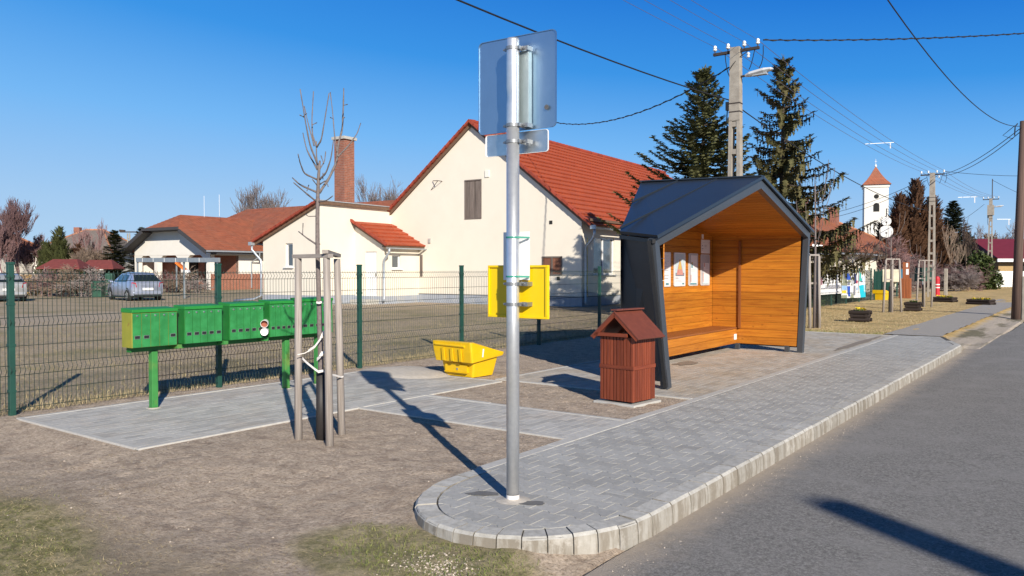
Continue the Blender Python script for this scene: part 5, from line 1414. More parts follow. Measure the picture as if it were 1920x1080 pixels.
for x in (-GW+.2, -7.2, -3.6, -.35):
    mb = MB(); mb.box((x-.2, .0, 0), (x+.25, .42, 2.2)); mb.build('pier', m_plasterw, ch, local=True)
    mb = MB(); mb.prism([(x-.22, .02, 2.2), (x+.27, .02, 2.2), (x+1.0, .02, z_op+.0), (x-.95, .02, z_op)], (0, .36, 0)) if -GW+.3 < x < -.5 else mb.prism([(x-.22, .02, 2.2), (x+.27, .02, 2.2), (x+(.27 if x > -1 else 1.0), .02, z_op), (x-(.22 if x < -9 else .95), .02, z_op)], (0, .36, 0)); mb.build('capital', m_plasterw, ch, local=True)
mb = MB()
for x0, x1 in ((-6.7, -5.2), (-4.2, -2.4)): mb.box((x0, 2.5, .1), (x1, 2.58, 2.2))
mb.build('arcade_door', m_dark, ch, local=True)
mb = MB(); mb.box((.001, -.01, -.2), (.03, 13, 1.25)); 
mb.face([(.035, 0, -.2), (.035, 13, -.2), (.035, 13, 1.25), (.035, 0, 1.25)], [(0, 0), (13, 0), (13, 1.4), (0, 1.4)]); mb.build('brick_base', m_brickred, ch, local=True)
ov = .8; s_ = (rzz-e)/(GW/2); eo = e-ov*s_
mb = MB(); yf = -1.0
hx = (rzz-hz)/s_; xr = -GW/2
hipA, hipB = (-GW/2-hx, yf, hz+.1), (-GW/2+hx, yf, hz+.1); rA = (xr, yf+1.9, rzz+.1)
# right and left slopes are cut by the small front hip
roof(mb, (ov, yf, eo+.1), (ov, 13, eo+.1), hipB, (xr+hx, 13, hz+.1)); roof(mb, hipB, (xr+hx, 13, hz+.1), rA, (xr, 13, rzz+.1))
roof(mb, (-GW-ov, 13, eo+.1), (-GW-ov, yf, eo+.1), (xr-hx, 13, hz+.1), hipA); roof(mb, (xr-hx, 13, hz+.1), hipA, (xr, 13, rzz+.1), rA)
roof(mb, hipA, hipB, rA, rA)
cr = mb.build('roof', m_tileold, ch, local=True)
mb = MB()
mb.beam((ov, yf+.02, eo-.06), (hipB[0], yf+.02, hz-.06), .08, .30); mb.beam((-GW-ov, yf+.02, eo-.06), (hipA[0], yf+.02, hz-.06), .08, .30); mb.beam(hipA, hipB, .1, .22)
mb.face([(ov, yf, eo-.1), (hipB[0], yf, hz-.1), (hipB[0], 0, hz-.1), (ov, 0, eo-.1)]); mb.face([(-GW-ov, yf, eo-.1), (hipA[0], yf, hz-.1), (hipA[0], 0, hz-.1), (-GW-ov, 0, eo-.1)]); mb.face([hipA, hipB, (hipB[0], 0, hz-.05), (hipA[0], 0, hz-.05)])
mb.box((.04, 0, eo-.22), (ov-.02, 13, eo-.14)); mb.build('eaves_boards', m_darkfascia, cr, local=True)
mb = MB(); mb.box((ov, yf, eo-.04), (ov+.14, 13, eo+.08)); mb.tube([(ov+.07, 4.0, eo-.04), (ov+.07, 4.0, eo-.35), (.1, 3.8, eo-.8), (.1, 3.8, .1)], .06, 8); mb.build('gutter', m_gutter, ch, local=True)
for x in (xr+.2, xr+2.2):
    mb = MB(); mb.tube([(x, 3.0, rzz), (x, 3.0, rzz+1.8)], .014, 6); mb.build('lightning_rod', m_whitebright, cr, local=True)
# taller cross wing behind
mb = MB(); roof(mb, (-12.5, 4.5, 4.0), (16, 4.5, 4.0), (-8.8, 10.5, 7.3), (16, 10.5, 7.3)); roof(mb, (-12.5, 16.5, 4.0), (-12.5, 4.5, 4.0), (-8.8, 10.5, 7.3), (-8.8, 10.5, 7.3)); roof(mb, (16, 16.5, 4.0), (-12.5, 16.5, 4.0), (16, 10.5, 7.3), (-8.8, 10.5, 7.3))
mb.build('rear_roof', m_tileold, ch, local=True)
mb = MB(); mb.box((.1, 13.0, -.2), (16, 16.2, 3.9)); mb.build('rear_wall', m_plasterw, ch, local=True)
# small side porch with pale gables at its left
mb = MB(); x0 = -GW-3.2
mb.box((x0, 3.0, 0), (-GW-.1, 6, 2.9)); mb.build('side_wing', m_plasterw, ch, local=True)
mb = MB(); roof(mb, (x0-.6, 2.2, 2.8), (-GW-.1, 2.2, 2.8), (x0+1.0, 6, 4.6), (-GW-.1, 6, 4.6)); roof(mb, (x0-.6, 9, 2.8), (x0-.6, 2.2, 2.8), (x0+1.0, 6, 4.6), (x0+1.0, 6, 4.6)); mb.build('side_roof', m_tileold, cr, local=True)

# other roofs behind on the left
p = flat(92, 88); hip_house('house', 'rust-roofed house behind bare trees at the far left', (p.x+1, p.y, 0), YAW+R(90), 10, 9, 3.2, 6.3, 4.2, 4.2, m_plasterw, m_tileorange)
p = flat(272, 92); h6, h6r = hip_house('house', 'grey-roofed old house with brick chimney behind the two pavilions', (p.x+1, p.y, 0), YAW+R(90), 8, 9, 3.4, 5.9, 3.0, 3.2, m_plasterw, m_tilegrey)
# hip_house y axis points away to the left of view here
mb = MB(); mb.box((-4.7, 5.5, 4.2), (-4.1, 6.1, 6.2)); mb.build('chimney', m_brickch, h6r, local=True)
# two red-roofed open pavilions
def pavilion(px, D, w, label):
    p = flat(px, D); t = thing('pavilion', label, 'pavilion', p, YAW+R(8), None)
    mb = MB(); e = 1.62; hw = w/2
    loft(mb, [[(-hw-.4, -hw-.4, e), (hw+.4, -hw-.4, e), (hw+.4, hw+.4, e), (-hw-.4, hw+.4, e)], [(-hw-.4, -hw-.4, e+.06), (hw+.4, -hw-.4, e+.06), (hw+.4, hw+.4, e+.06), (-hw-.4, hw+.4, e+.06)], [(-.7, -.15, e+.62), (.7, -.15, e+.62), (.7, .15, e+.62), (-.7, .15, e+.62)]])
    mb.build('roof', m_darkred, t, local=True)
    for x in (-hw, hw):
        for y in (-hw, hw):
            mb = MB(); mb.box((x-.045, y-.045, -.1), (x+.045, y+.045, e)); mb.build('post', m_greenplastic, t, local=True)
    for x in (-hw+.1,):
        mb = MB(); mb.box((-hw+.08, -hw-.03, .3), (hw-.08, -hw+.03, .85)); mb.build('railing', m_greenplastic, t, local=True)
    return t
pavilion(124, 50, 1.7, 'left red-roofed garden pavilion on green posts behind the car park')
pavilion(190, 54, 1.5, 'right red-roofed garden pavilion beside the parked blue car')
# ------------------------------------------------------------------ conifers
def conifer(name, label, base, h, rad, mat, seed=1, droop=.25, hang=0.0, dens=1.0, step=1.0, col_=.10, tiplift=.35, bare=.06, cards=.16, group=None, gappy=.25, power=.85, cones=0):
    r = random.Random(seed); t = thing(name, label, 'tree', base, r.uniform(0, 6), group)
    mb = MB(); mb.tube([(0, 0, -.2), (0, 0, h*.5), (0, 0, h*.96)], [h*.018+.05, h*.010+.02, .01], 8); mb.build('trunk', m_barkdark, t, local=True, smooth=True)
    lm = MB(); bm = MB(); cm = MB()
    def spray(p, d, ln, w, up):
        """a ragged flat spray of needles along d"""
        d = d.normalized(); s = d.cross(up)
        if s.length < 1e-3: s = V((1, 0, 0))
        s.normalize(); n = max(3, int(ln/(.07*cards/.16)))
        for i in range(n):
            f = i/n; q = p+d*(ln*f); k = w*(1-.65*f)*r.uniform(.6, 1.25)
            for sg in (-1, 1):
                a = q+(s*sg*1.0+d*.8+up*r.uniform(-.35, .35)).normalized()*k
                b = q+d*(ln/n*r.uniform(.9, 1.7))
                lm.mesh([q, b, a], [(0, 1, 2)])
    z = h*bare
    while z < h*.985:
        f = z/h; L = rad*(1-f)**power*(1+.0*f)+.10
        nb = max(4, int((6+3*(1-f))*dens))
        lobe = r.uniform(.8, 1.15)
        for k in range(nb):
            if r.random() < gappy*(1-f)*.5: continue
            a = 2*math.pi*k/nb+r.uniform(-.4, .4); l = L*lobe*r.uniform(.68, 1.14)
            o = V((math.cos(a), math.sin(a), 0)); zz = z+r.uniform(-.1, .1)
            dr = droop*l*(1-f*.8)
            pts = [V((0, 0, zz))+o*(l*s)+V((0, 0, -dr*math.sin(s*math.pi*.6)+tiplift*l*.35*s**3+(.25*l*s if f > .8 else 0))) for s in (0, .25, .5, .75, 1)]
            bm.tube(pts, [.012+.012*l, .012+.009*l, .01+.006*l, .012, .005], 3, cap=False)
            ns = max(4, int(l/.13*dens))
            for i in range(ns):
                s = (i+.6)/ns
                if s < .16: continue
                q = s*4; j = min(3, int(q)); p = pts[j].lerp(pts[j+1], q-j); d = (pts[j+1]-pts[j]).normalized()
                sd = d.cross(V((0, 0, 1))).normalized()
                tl = (.16+.30*l*(1-s)*.55)*r.uniform(.7, 1.25)
                for sg in (-1, 1):
                    dd = d*.75+sd*sg*r.uniform(.5, 1.0)+V((0, 0, r.uniform(-.2, .15)))
                    spray(p, dd, tl, cards*.62, V((0, 0, 1)))
                    if hang and r.random() < .9:
                        spray(p+sd*sg*tl*.4*r.random(), V((r.uniform(-.15, .15), r.uniform(-.15, .15), -1)), hang*r.uniform(.5, 1.2)*(.35+.65*(1-f)), cards*.42, o)
                if cones and r.random() < cones and f > .35 and s > .5:
                    c = p+V((0, 0, -.05)); cm.tube([c, c+V((0, 0, -.07)), c+V((0, 0, -.15))], [.02, .028, .012], 5)
            spray(pts[-1]-(pts[-1]-pts[-2])*.4, pts[-1]-pts[-2], .18+.05*l, cards*.5, V((0, 0, 1)))
        z += step*max(.13, h*.030*(1-f*.55)/dens**.3)*r.uniform(.8, 1.2)
    for i in range(10): spray(V((0, 0, h*(.93+.007*i))), V((r.uniform(-.5, .5), r.uniform(-.5, .5), 1)), .2, .06, V((1, 0, 0)))
    lm.build('crown', mat, t, local=True); bm.build('branches', m_barkdark, t, local=True)
    if cones: cm.build('cones', M('spruce_cones', (.24, .10, .05), (.15, .07, .04), 9, .8), t, local=True)
    return t
p = flat(1318, 26.3); conifer('spruce', 'full dark green spruce left of the lamp pole behind the shelter', (p.x, p.y, 0), 8.2, 4.7, m_spruce, 3, .14, .10, 1.2, step=1.1, tiplift=.85, cards=.26, gappy=.35, power=1.12, bare=.30)
p = flat(1466, 32.0); conifer('spruce', 'tall gaunt spruce with drooping hanging twigs right of the lamp pole', (p.x, p.y, 0), 10.1, 4.3, m_spruceb, 9, .24, .55, 1.0, step=1.75, tiplift=.55, cards=.32, gappy=.55, power=1.0, bare=.19)
# columnar feathery conifers (thuja / cypress): many upright sprays
def thuja(name, label, base, h, rad, mat, seed, n=900, group=None, lobes=5, sprayl=.55):
    r = random.Random(seed); t = thing(name, label, 'tree', base, 0, group)
    mb = MB(); mb.tube([(0, 0, -.2), (0, 0, h*.8)], [.12, .03], 6); mb.build('trunk', m_barkdark, t, local=True)
    lm = MB(); L = []
    for i in range(lobes):
        a = 2*math.pi*i/lobes+r.uniform(-.3, .3); d = rad*r.uniform(.35, .6)
        L.append((d*math.cos(a), d*math.sin(a), h*r.uniform(.55, .9), rad*r.uniform(.45, .65)))
    L.append((0, 0, h, rad*.75))
    for i in range(n):
        cx, cy, hh, rr_ = r.choice(L); f = r.random()**.8; z = hh*(.06+.92*f)
        w = rr_*(1-f)**.62*(1+.2*math.sin(z*3+cx*5)); a = r.uniform(0, 6.283); q = w*math.sqrt(r.uniform(.25, 1))
        p = V((cx+q*math.cos(a), cy+q*math.sin(a), z)); o = V((math.cos(a), math.sin(a), 0))
        d = (o*r.uniform(.3, .8)+V((0, 0, r.uniform(.5, 1.1)))).normalized(); s = d.cross(o)
        s = s.normalized() if s.length > 1e-3 else V((1, 0, 0)); ln = sprayl*r.uniform(.5, 1.2)*(.55+.45*(1-f)); k = ln*.30
        tw = (s+o*r.uniform(-.8, .8)).normalized()
        for m in range(5):
            g = m/5; b = p+d*ln*g
            for sg in (-1, 1): lm.mesh([b, b+d*ln*.3, b+tw*sg*k*(1-.7*g)*r.uniform(.6, 1.2)+d*ln*.22], [(0, 1, 2)])
    lm.build('crown', mat, t, local=True); return t
p = flat(1716, 72); thuja('thuja', 'tall bronze-brown conifer with a pointed top behind the second pole', (p.x, p.y, 0), 9.6, 2.5, m_thujabrown, 5, 6500, lobes=5, sprayl=1.0)
p = flat(1685, 70); thuja('thuja', 'lower bronze-brown conifer just right of the church tower', (p.x, p.y, 0), 8.1, 1.9, m_thujabrown, 6, 4200, lobes=5, sprayl=.95)
p = flat(1655, 72); thuja('thuja', 'dark short conifer in front of the church tower foot', (p.x, p.y, 0), 6.0, 1.6, m_firgreen, 16, 2200, lobes=4, sprayl=.9)
p = flat(1738, 74); thuja('thuja', 'rounded brown conifer pressed against the second pole', (p.x, p.y, 0), 7.4, 1.8, m_thujabrown, 26, 3200, lobes=4, sprayl=.95)
p = flat(1786, 78); conifer('fir', 'dark green fir between the second and third poles', (p.x, p.y, 0), 8.3, 3.0, m_firgreen, 12, .15, .1, 1.25, cards=.46, gappy=.25, power=.8)
p = flat(1812, 82); conifer('fir', 'small dark fir half hidden by thin bare trunks', (p.x, p.y, 0), 5.4, 2.2, m_firgreen, 13, .15, .1, 1.2, cards=.46, gappy=.25, power=.75)
p = flat(112, 62); thuja('thuja', 'broad green conifer with upswept tips behind the left pavilion', (p.x, p.y, 0), 4.75, 1.5, m_thujagreen, 7, 3200, lobes=6, sprayl=.7)
p = flat(146, 66); thuja('thuja', 'brownish low conifer between the two pavilions', (p.x, p.y, 0), 3.7, 1.1, m_thujabrown, 17, 1500, lobes=4, sprayl=.6)
p = flat(215, 58); conifer('fir', 'small pointed olive fir above the right pavilion', (p.x, p.y, 0), 4.35, 1.4, m_thujagreen, 14, .1, 0, 1.3, cards=.36, gappy=.2)
p = flat(266, 84); conifer('fir', 'bluish-dark fir just left of the arcaded house roof', (p.x, p.y, 0), 6.0, 2.1, m_firgreen, 15, .1, 0, 1.2, cards=.45, gappy=.2)
# evergreen ivy-covered bush by the road end
def bush(name, label, base, rx, rz_, mat, n, leaf, seed, cat='bush', group=None):
    r = random.Random(seed); t = thing(name, label, cat, base, 0, group); lm = MB()
    C = [(r.uniform(-.55, .55)*rx, r.uniform(-.55, .55)*rx, r.uniform(.25, .7)*rz_, r.uniform(.35, .6)) for _ in range(9)]
    for i in range(n):
        cx, cy, cz, k = r.choice(C); d = V((r.gauss(0, 1), r.gauss(0, 1), r.gauss(0, 1))).normalized()*r.uniform(.6, 1.05)
        p = V((cx+d.x*rx*k, cy+d.y*rx*k, max(.05, cz+d.z*rz_*k*.7)))
        a = V((r.gauss(0, 1), r.gauss(0, 1), r.gauss(0, .6))).normalized()*leaf*r.uniform(.6, 1.3); b = a.cross(V((r.gauss(0, 1), r.gauss(0, 1), r.gauss(0, 1)))).normalized()*leaf*.55
        lm.mesh([p-a, p+b, p+a, p-b], [(0, 1, 2, 3)])
    lm.build('foliage', mat, t, local=True)
    mb = MB()
    for i in range(7): mb.tube([(r.uniform(-.2, .2), r.uniform(-.2, .2), -.1), (r.uniform(-.5, .5)*rx, r.uniform(-.5, .5)*rx, rz_*.6)], [.05, .02], 5)
    mb.build('stems', m_barkdark, t, local=True); return t
p = flat(1847, 64); bush('bush', 'dense ivy-green rounded bush left of the white sheet fence', (p.x, p.y, 0), 1.45, 2.9, m_ivy, 4200, .15, 21)

# ------------------------------------------------------------------ bare trees and shrubs
def bare(name, label, base, h, spread, mat, seed, cat='tree', r0=None, lv=5, up=.55, fork=(2, 3), twig=.012, stems=1, group=None, first=.28, fan=1.0, sides=4):
    r = random.Random(seed); t = thing(name, label, cat, base, r.uniform(0, 6), group); mb = MB(); tm = MB()
    r0 = r0 or h*.018
    def grow(p, d, l, rd, k):
        n = 3; pts = [p]; q = p; dd = d.copy()
        for i in range(n):
            dd = (dd+V((r.gauss(0, .10), r.gauss(0, .10), r.gauss(0, .06)+up*.10))).normalized(); q = q+dd*(l/n); pts.append(q)
        rr_ = [rd*(1-.35*i/n) for i in range(n+1)]
        (mb if k > lv-2 else tm).tube(pts, rr_, sides if k > lv-2 else 3, cap=False)
        if k <= 0: return
        nb = r.randint(*fork)
        for j in range(nb+1):
            s = 1.0 if j == 0 else r.uniform(.35, .95); i = min(n-1, int(s*n)); b = pts[i].lerp(pts[i+1], s*n-i)
            ang = r.uniform(.12, .3) if j == 0 else r.uniform(.35, .85)*fan
            ax = V((r.gauss(0, 1), r.gauss(0, 1), r.gauss(0, 1))).cross(dd)
            if ax.length < 1e-3: continue
            nd = (Matrix.Rotation(ang, 3, ax.normalized()) @ dd); nd.x *= spread; nd.y *= spread; nd.z = nd.z*.8+up*.35; nd.normalize()
            grow(b, nd, l*r.uniform(.58, .86), max(twig, rr_[i]*(.72 if j == 0 else .5)), k-1)
    for s in range(stems):
        o = V((0, 0, -.1)) if stems == 1 else V((r.gauss(0, .25), r.gauss(0, .25), -.05))
        d = V((r.gauss(0, .05), r.gauss(0, .05), 1)) if stems == 1 else V((r.gauss(0, .35), r.gauss(0, .35), 1))
        grow(o, d.normalized(), h*first, r0, lv)
    # scale to height
    zt = max(v.z for v in tm.v+mb.v); k = h/zt
    for v in tm.v+mb.v: v *= k
    mb.build('trunk', mat, t, local=True); tm.build('crown', mat, t, local=True); return t
TREES = [ # px, D, h, spread, mat, seed, lv, label
    (34, 68, 7.9, .62, m_twigred, 31, 6, 'large reddish bare tree at the left edge of the view', .015),
    (6, 66, 5.4, .75, m_twigred, 32, 6, 'smaller bare tree cut by the left edge of the view', .015),
    (58, 72, 5.0, .8, m_twigred, 33, 6, 'bare reddish tree before the rust-roofed house', .015),
    (152, 74, 5.6, .6, m_twigred, 34, 5, 'slim pale bare tree behind the left pavilion', .014),
    (180, 76, 6.6, .5, m_twigred, 35, 5, 'upright bare tree beside the brick chimney of the grey roof', .014),
    (170, 60, 3.6, 1.0, m_twigtan, 36, 6, 'low spreading fruit tree in front of the grey roof', .012),
    (520, 88, 11.4, .72, m_twig, 37, 6, 'round bare tree behind the annex roof left of the chimney', .016),
    (710, 92, 12.6, .8, m_twig, 38, 6, 'wide bare tree right of the brick chimney', .016),
    (672, 96, 10.0, .8, m_twig, 39, 6, 'faint bare tree just behind the brick chimney', .016),
    (1640, 58, 4.3, 1.2, m_twigred, 41, 6, 'brownish bare tree in front of the orange-roofed house', .011),
    (1608, 48, 4.0, 1.0, m_twigtan, 42, 5, 'thin bare garden tree behind the colourful banner', .014),
    (1700, 62, 3.6, 1.3, m_twigred, 43, 6, 'spreading bare tree before the bronze conifers', .012),
    (1782, 66, 5.6, .45, m_twigtan, 44, 4, 'slim pale-stemmed bare tree left of the evergreen bush', .012),
    (1815, 68, 6.2, .45, m_twigtan, 45, 4, 'taller pale-stemmed bare tree beside the evergreen bush', .012),
    (1838, 90, 7.0, .7, m_twig, 46, 5, 'airy bare tree beside the third pole', .013),
    (1893, 120, 9.2, .9, m_twig, 47, 5, 'distant bare tree above the crimson roof', .018),
    (1868, 110, 7.0, 1.0, m_twigtan, 48, 5, 'distant brown tree left of the crimson roof', .04)]
for px, D, h, sp, mt, sd, lv, lb, tw in TREES:
    p = flat(px, D); bare('bare_tree', lb, (p.x, p.y, 0), h, sp, mt, sd, lv=lv, twig=tw, r0=.045 if lv == 4 else None, up=.75 if sp < 1 else .35, group=None, fork=(2, 4) if lv > 5 else (2, 3))
SHR = [(14, 47, 1.9, 'tangled bare shrub behind the left silver car'), (62, 48, 2.0, 'tangled bare shrub right of the left silver car'), (98, 47.5, 1.8, 'bare thicket under the left pavilion roof'), (138, 47, 2.0, 'bare thicket between the pavilion posts'), (163, 46.5, 1.9, 'bare shrub left of the parked blue car'),
       (330, 56, 1.6, 'low brown shrub right of the blue car'), (352, 55, 1.9, 'bare shrub before the arcade door'), (376, 54, 1.6, 'bare shrub beneath the right arcade'), (312, 57, 1.3, 'small pale shrub by the blue car tail')]
for i, (px, D, h, lb) in enumerate(SHR):
    p = flat(px, D); bare('bare_shrub', lb, (p.x, p.y, 0), h, 1.6, (m_twigtan, m_twig, m_twigred)[i % 3], 60+i, 'shrub', r0=.03, lv=4, twig=.012, stems=6, up=.1, fan=1.4, first=.4)
HED = [(1770, 60, 2.3, 'grey-brown bare hedge right of the red post'), (1790, 59, 2.4, 'grey-brown bare hedge middle section before the firs'), (1811, 60, 2.2, 'grey-brown bare hedge touching the evergreen bush'), (1668, 56, 2.1, 'bare bush behind the fence near the dish mast'), (1718, 57, 2.4, 'bare bush behind the second pole foot')]
for i, (px, D, h, lb) in enumerate(HED):
    p = flat(px, D); bare('bare_hedge', lb, (p.x, p.y, 0), h, 1.5, (m_twigred, m_twig)[i % 2], 80+i, 'hedge', r0=.025, lv=5, twig=.011, stems=9, up=.15, fan=1.2, first=.4)
# far woods closing the horizon
def treeline(label, pxs, D0, hmin, hmax, mat, n, seed, leaf):
    r = random.Random(seed); mb = MB()
    for i in range(n):
        px = r.uniform(*pxs); D = D0*r.uniform(.9, 1.15); q = flat(px, D)
        hh = (hmin+(hmax-hmin)*(.5+.5*NZ.noise(V((px*.03, seed, 0)))))*r.uniform(.8, 1.05)
        z = hh*r.random()**.7; a = r.uniform(0, 6.28); s = leaf*r.uniform(.5, 1.4)
        d = V((r.gauss(0, .5), r.gauss(0, .5), 1)).normalized()*s*1.5; w = RT*s*.35
        mb.mesh([q+V((0, 0, z))-w, q+V((0, 0, z))+w, q+V((0, 0, z))+d], [(0, 1, 2)])
    return tag(mb.build('treeline', mat), label, kind='stuff')
treeline('hazy bare woods far behind the car park', (-60, 480), 170, 3.0, 5.5, m_twigtan, 7000, 1, 1.3)
treeline('distant brown woods at the end of the road', (1740, 2000), 190, 4, 9, m_twigtan, 5000, 2, 1.5)
treeline('low dark hedgerow far beyond the side street', (1500, 2000), 130, 2.0, 4.0, m_thujabrown, 5000, 3, 1.0)

# hedge strip and dark creeper inside the right-hand fence
p0 = V((-10.2, 30, 0))
t = thing('ivy_hedge', 'dark evergreen hedge behind the fence under the banners', 'hedge', (-10.3, 36, 0))
mb = MB(); r = random.Random(5)
for i in range(5000):
    p = V((r.gauss(0, .28), r.uniform(-7, 9), abs(r.gauss(.45, .35)))); a = V((r.gauss(0, 1), r.gauss(0, 1), r.gauss(0, .6))).normalized()*.09*r.uniform(.6, 1.4); b = a.cross(V((r.gauss(0, 1), r.gauss(0, 1), r.gauss(0, 1)))).normalized()*.05
    mb.mesh([p-a, p+b, p+a, p-b], [(0, 1, 2, 3)])
mb.build('foliage', m_ivy, t, local=True)
# ------------------------------------------------------------------ concrete poles
def cpole(label, x, y, h, lamp, rich=True, ladder=.55):
    t = thing('utility_pole', label, 'utility pole', (x, y, 0))
    wb, wt = .21, .125; zs = h*ladder+.0
    W = lambda z: wb+(wt-wb)*z/h
    mb = MB(); dep = .11
    def ring(z, w, x0=None, x1=None): return [(-w if x0 is None else x0, -dep, z), (w if x1 is None else x1, -dep, z), (w if x1 is None else x1, dep, z), (-w if x0 is None else x0, dep, z)]
    z0 = h*.74
    loft(mb, [ring(z0, W(z0)), ring(h, W(h))])
    lw = .085
    loft(mb, [ring(-.3, 0, -W(0), -W(0)+lw*1.2), ring(z0+.01, 0, -W(z0), -W(z0)+lw)]); loft(mb, [ring(-.3, 0, W(0)-lw*1.2, W(0)), ring(z0+.01, 0, W(z0)-lw, W(z0))])
    z = .3
    while z < z0-.1:
        mb.box((-W(z)+.05, -dep+.012, z), (W(z)-.05, dep-.012, z+.13)); z += .72
    mb.build('shaft', m_cpole, t, local=True)
    mb = MB(); mb.box((-.62, -.04, h-.13), (.62, .04, h-.06)); arm = mb.build('crossarm', m_iron, t, local=True)
    for k, xx in enumerate((-.58, -.22, .22, .58)):
        mb = MB(); mb.tube([(xx, 0, h-.1), (xx, 0, h+.02)], .014, 6); mb.mi = 1
        mb.lathe([(.03, h+.0), (.055, h+.02), (.05, h+.05), (.03, h+.06), (.05, h+.085), (.045, h+.12), (.02, h+.145), (0, h+.15)], (xx, 0, 0), 10)
        mb.build('insulator', [m_iron, m_porcelain], arm, local=True, smooth=False)
    for zz in (h*.80, h*.77):
        mb = MB(); w = W(zz)+.006; mb.box((-w, -dep-.006, zz), (w, dep+.006, zz+.03)); mb.build('band', m_iron, t, local=True)
    mb = MB(); mb.box((-W(h*.8)-.10, -.1, h*.78), (-W(h*.8)-.01, .02, h*.81)); mb.tube([(-W(h*.8)-.06, -.04, h*.80), (-W(h*.8)-.09, -.05, h*.74), (-W(h*.8)-.05, -.02, h*.70)], .016, 5); mb.build('cable_clamp', m_cable, t, local=True)
    if rich:
        mb = MB()
        for a, b, c in (((-.3, 0, h-.12), (-.25, -.05, h-.55), (-.14, -.1, h-.75)), ((.5, 0, h-.12), (.42, -.02, h-.55), (.35, .0, h-.62)), ((.72, 0, h-.06), (.74, .02, h-.45), (.62, 0, h-.62)), ((.3, 0, h-.15), (.05, -.12, h-.3), (-.14, -.13, h-.6))):
            pts = [V(a).lerp(V(b), s)*(1-s)+V(b).lerp(V(c), s)*s for s in (0, .25, .5, .75, 1)]; mb.tube(pts, .012, 5)
        mb.build('jumper_cables', m_cable, t, local=True)
        mb = MB(); mb.lathe([(.02, -.15), (.045, -.13), (.025, -.09), (.05, -.05), (.02, -.01)], (.33, 0, h-.16), 8); mb.build('hanging_insulator', m_porcelain, t, local=True)
    if lamp:
        z = h-.78
        mb = MB(); mb.tube([(W(z)-.02, 0, z), (W(z)+.22, 0, z+.02)], .03, 8); la = mb.build('lamp_arm', m_iron, t, local=True)
        mb = MB(); a = V((W(z)+.12, 0, z+.0)); d = V((1, 0, .12)).normalized()
        loft(mb, [[a+d*s+V((0, y*w, q*k)) for y, q in ((-1, 0), (-.7, .8), (.7, .8), (1, 0), (.6, -.5), (-.6, -.5))] for s, w, k in ((0, .05, .04), (.12, .11, .08), (.5, .13, .085), (.68, .09, .05), (.73, .03, .02))])
        mb.build('lamp_head', m_lamp, t, local=True)
        mb = MB(); mb.box(tuple(a+d*.2+V((0, -.07, -.055))), tuple(a+d*.58+V((0, .07, -.01)))); mb.build('lamp_glass', m_lampglass, la, local=True)
    return t
POL = [(-7.78, 20.5, 7.42), (-7.8, 51.4, 7.15), (-7.8, 82.0, 7.9)]
cpole('tall concrete pole with a street lamp and four white insulators, nearest', *POL[0], True)
cpole('concrete ladder-like pole standing beside the bronze conifers', *POL[1], False)
p3 = cpole('distant concrete pole with an iron top mast above the evergreen bush', *POL[2], True, False)
mb = MB(); mb.tube([(.1, 0, 7.8), (.1, 0, 9.6)], .04, 6); mb.build('top_mast', m_iron, p3, local=True)
mb = MB(); mb.box((-.25, -.2, 6.4), (.25, .2, 7.3)); mb.build('junction_box', m_cpole, p3, local=True)
p = flat(242, 88); t = thing('utility_pole', 'far small pole with a transformer crossarm above the grey roof', 'utility pole', p)
mb = MB()
for s in (-.22, .22): mb.tube([(s*1.5, 0, 0), (s, 0, 5.6)], .07, 5)
for z in (2, 3, 4, 5): mb.tube([(-.25, 0, z), (.25, 0, z)], .04, 4)
mb.build('shaft', m_cpole, t, local=True)
mb = MB(); mb.beam(RT*-.95+V((0, 0, 5.75)), RT*.95+V((0, 0, 5.75)), .12, .12); mb.beam(RT*-1.0+V((0, 0, 5.9)), RT*-.4+V((0, 0, 5.85)), .2, .25); mb.build('crossarm', m_iron, t, local=True)
# wooden pole at the roadside and one out of frame across the road that throws the shadow on the asphalt
def wpole(label, x, y, h, r, lean=(0, 0), extra=True):
    t = thing('wooden_pole', label, 'utility pole', (x, y, 0))
    mb = MB(); mb.tube([(0, 0, -.4), (lean[0]*.5, lean[1]*.5, h*.5), (lean[0], lean[1], h)], [r, r*.88, r*.72], 14); mb.build('shaft', m_woodpole, t, local=True, smooth=True)
    if extra:
        mb = MB(); mb.box((r+.01, -.07, -.3), (r+.11, .07, 1.35)); mb.build('concrete_stub', m_cpole, t, local=True, bevel=.02)
        mb = MB(); mb.tube([(-.02, -r, h-.1), (-.08, -r-.1, h-.2), (-.1, -r-.02, h-.5)], .02, 5); mb.tube([(-.1, -.1, h-.15), (-.45, -.1, h-.45), (-.15, -.1, h-.6)], .012, 5); mb.build('cable_clamp', m_cable, t, local=True)
    return t
wpole('dark brown wooden pole at the roadside on the far right', -2.27, 32.1, 6.62, .155, (.14, .06))
q = V((-1.55, 6.0)) + V((.815, -.58)).normalized()*(7.2+.13)/math.tan(R(24.7))
sp_ = wpole('thick wooden pole across the road outside the view, casting its shadow on the asphalt', q.x, q.y, 7.2, .24, (0, 0), False)

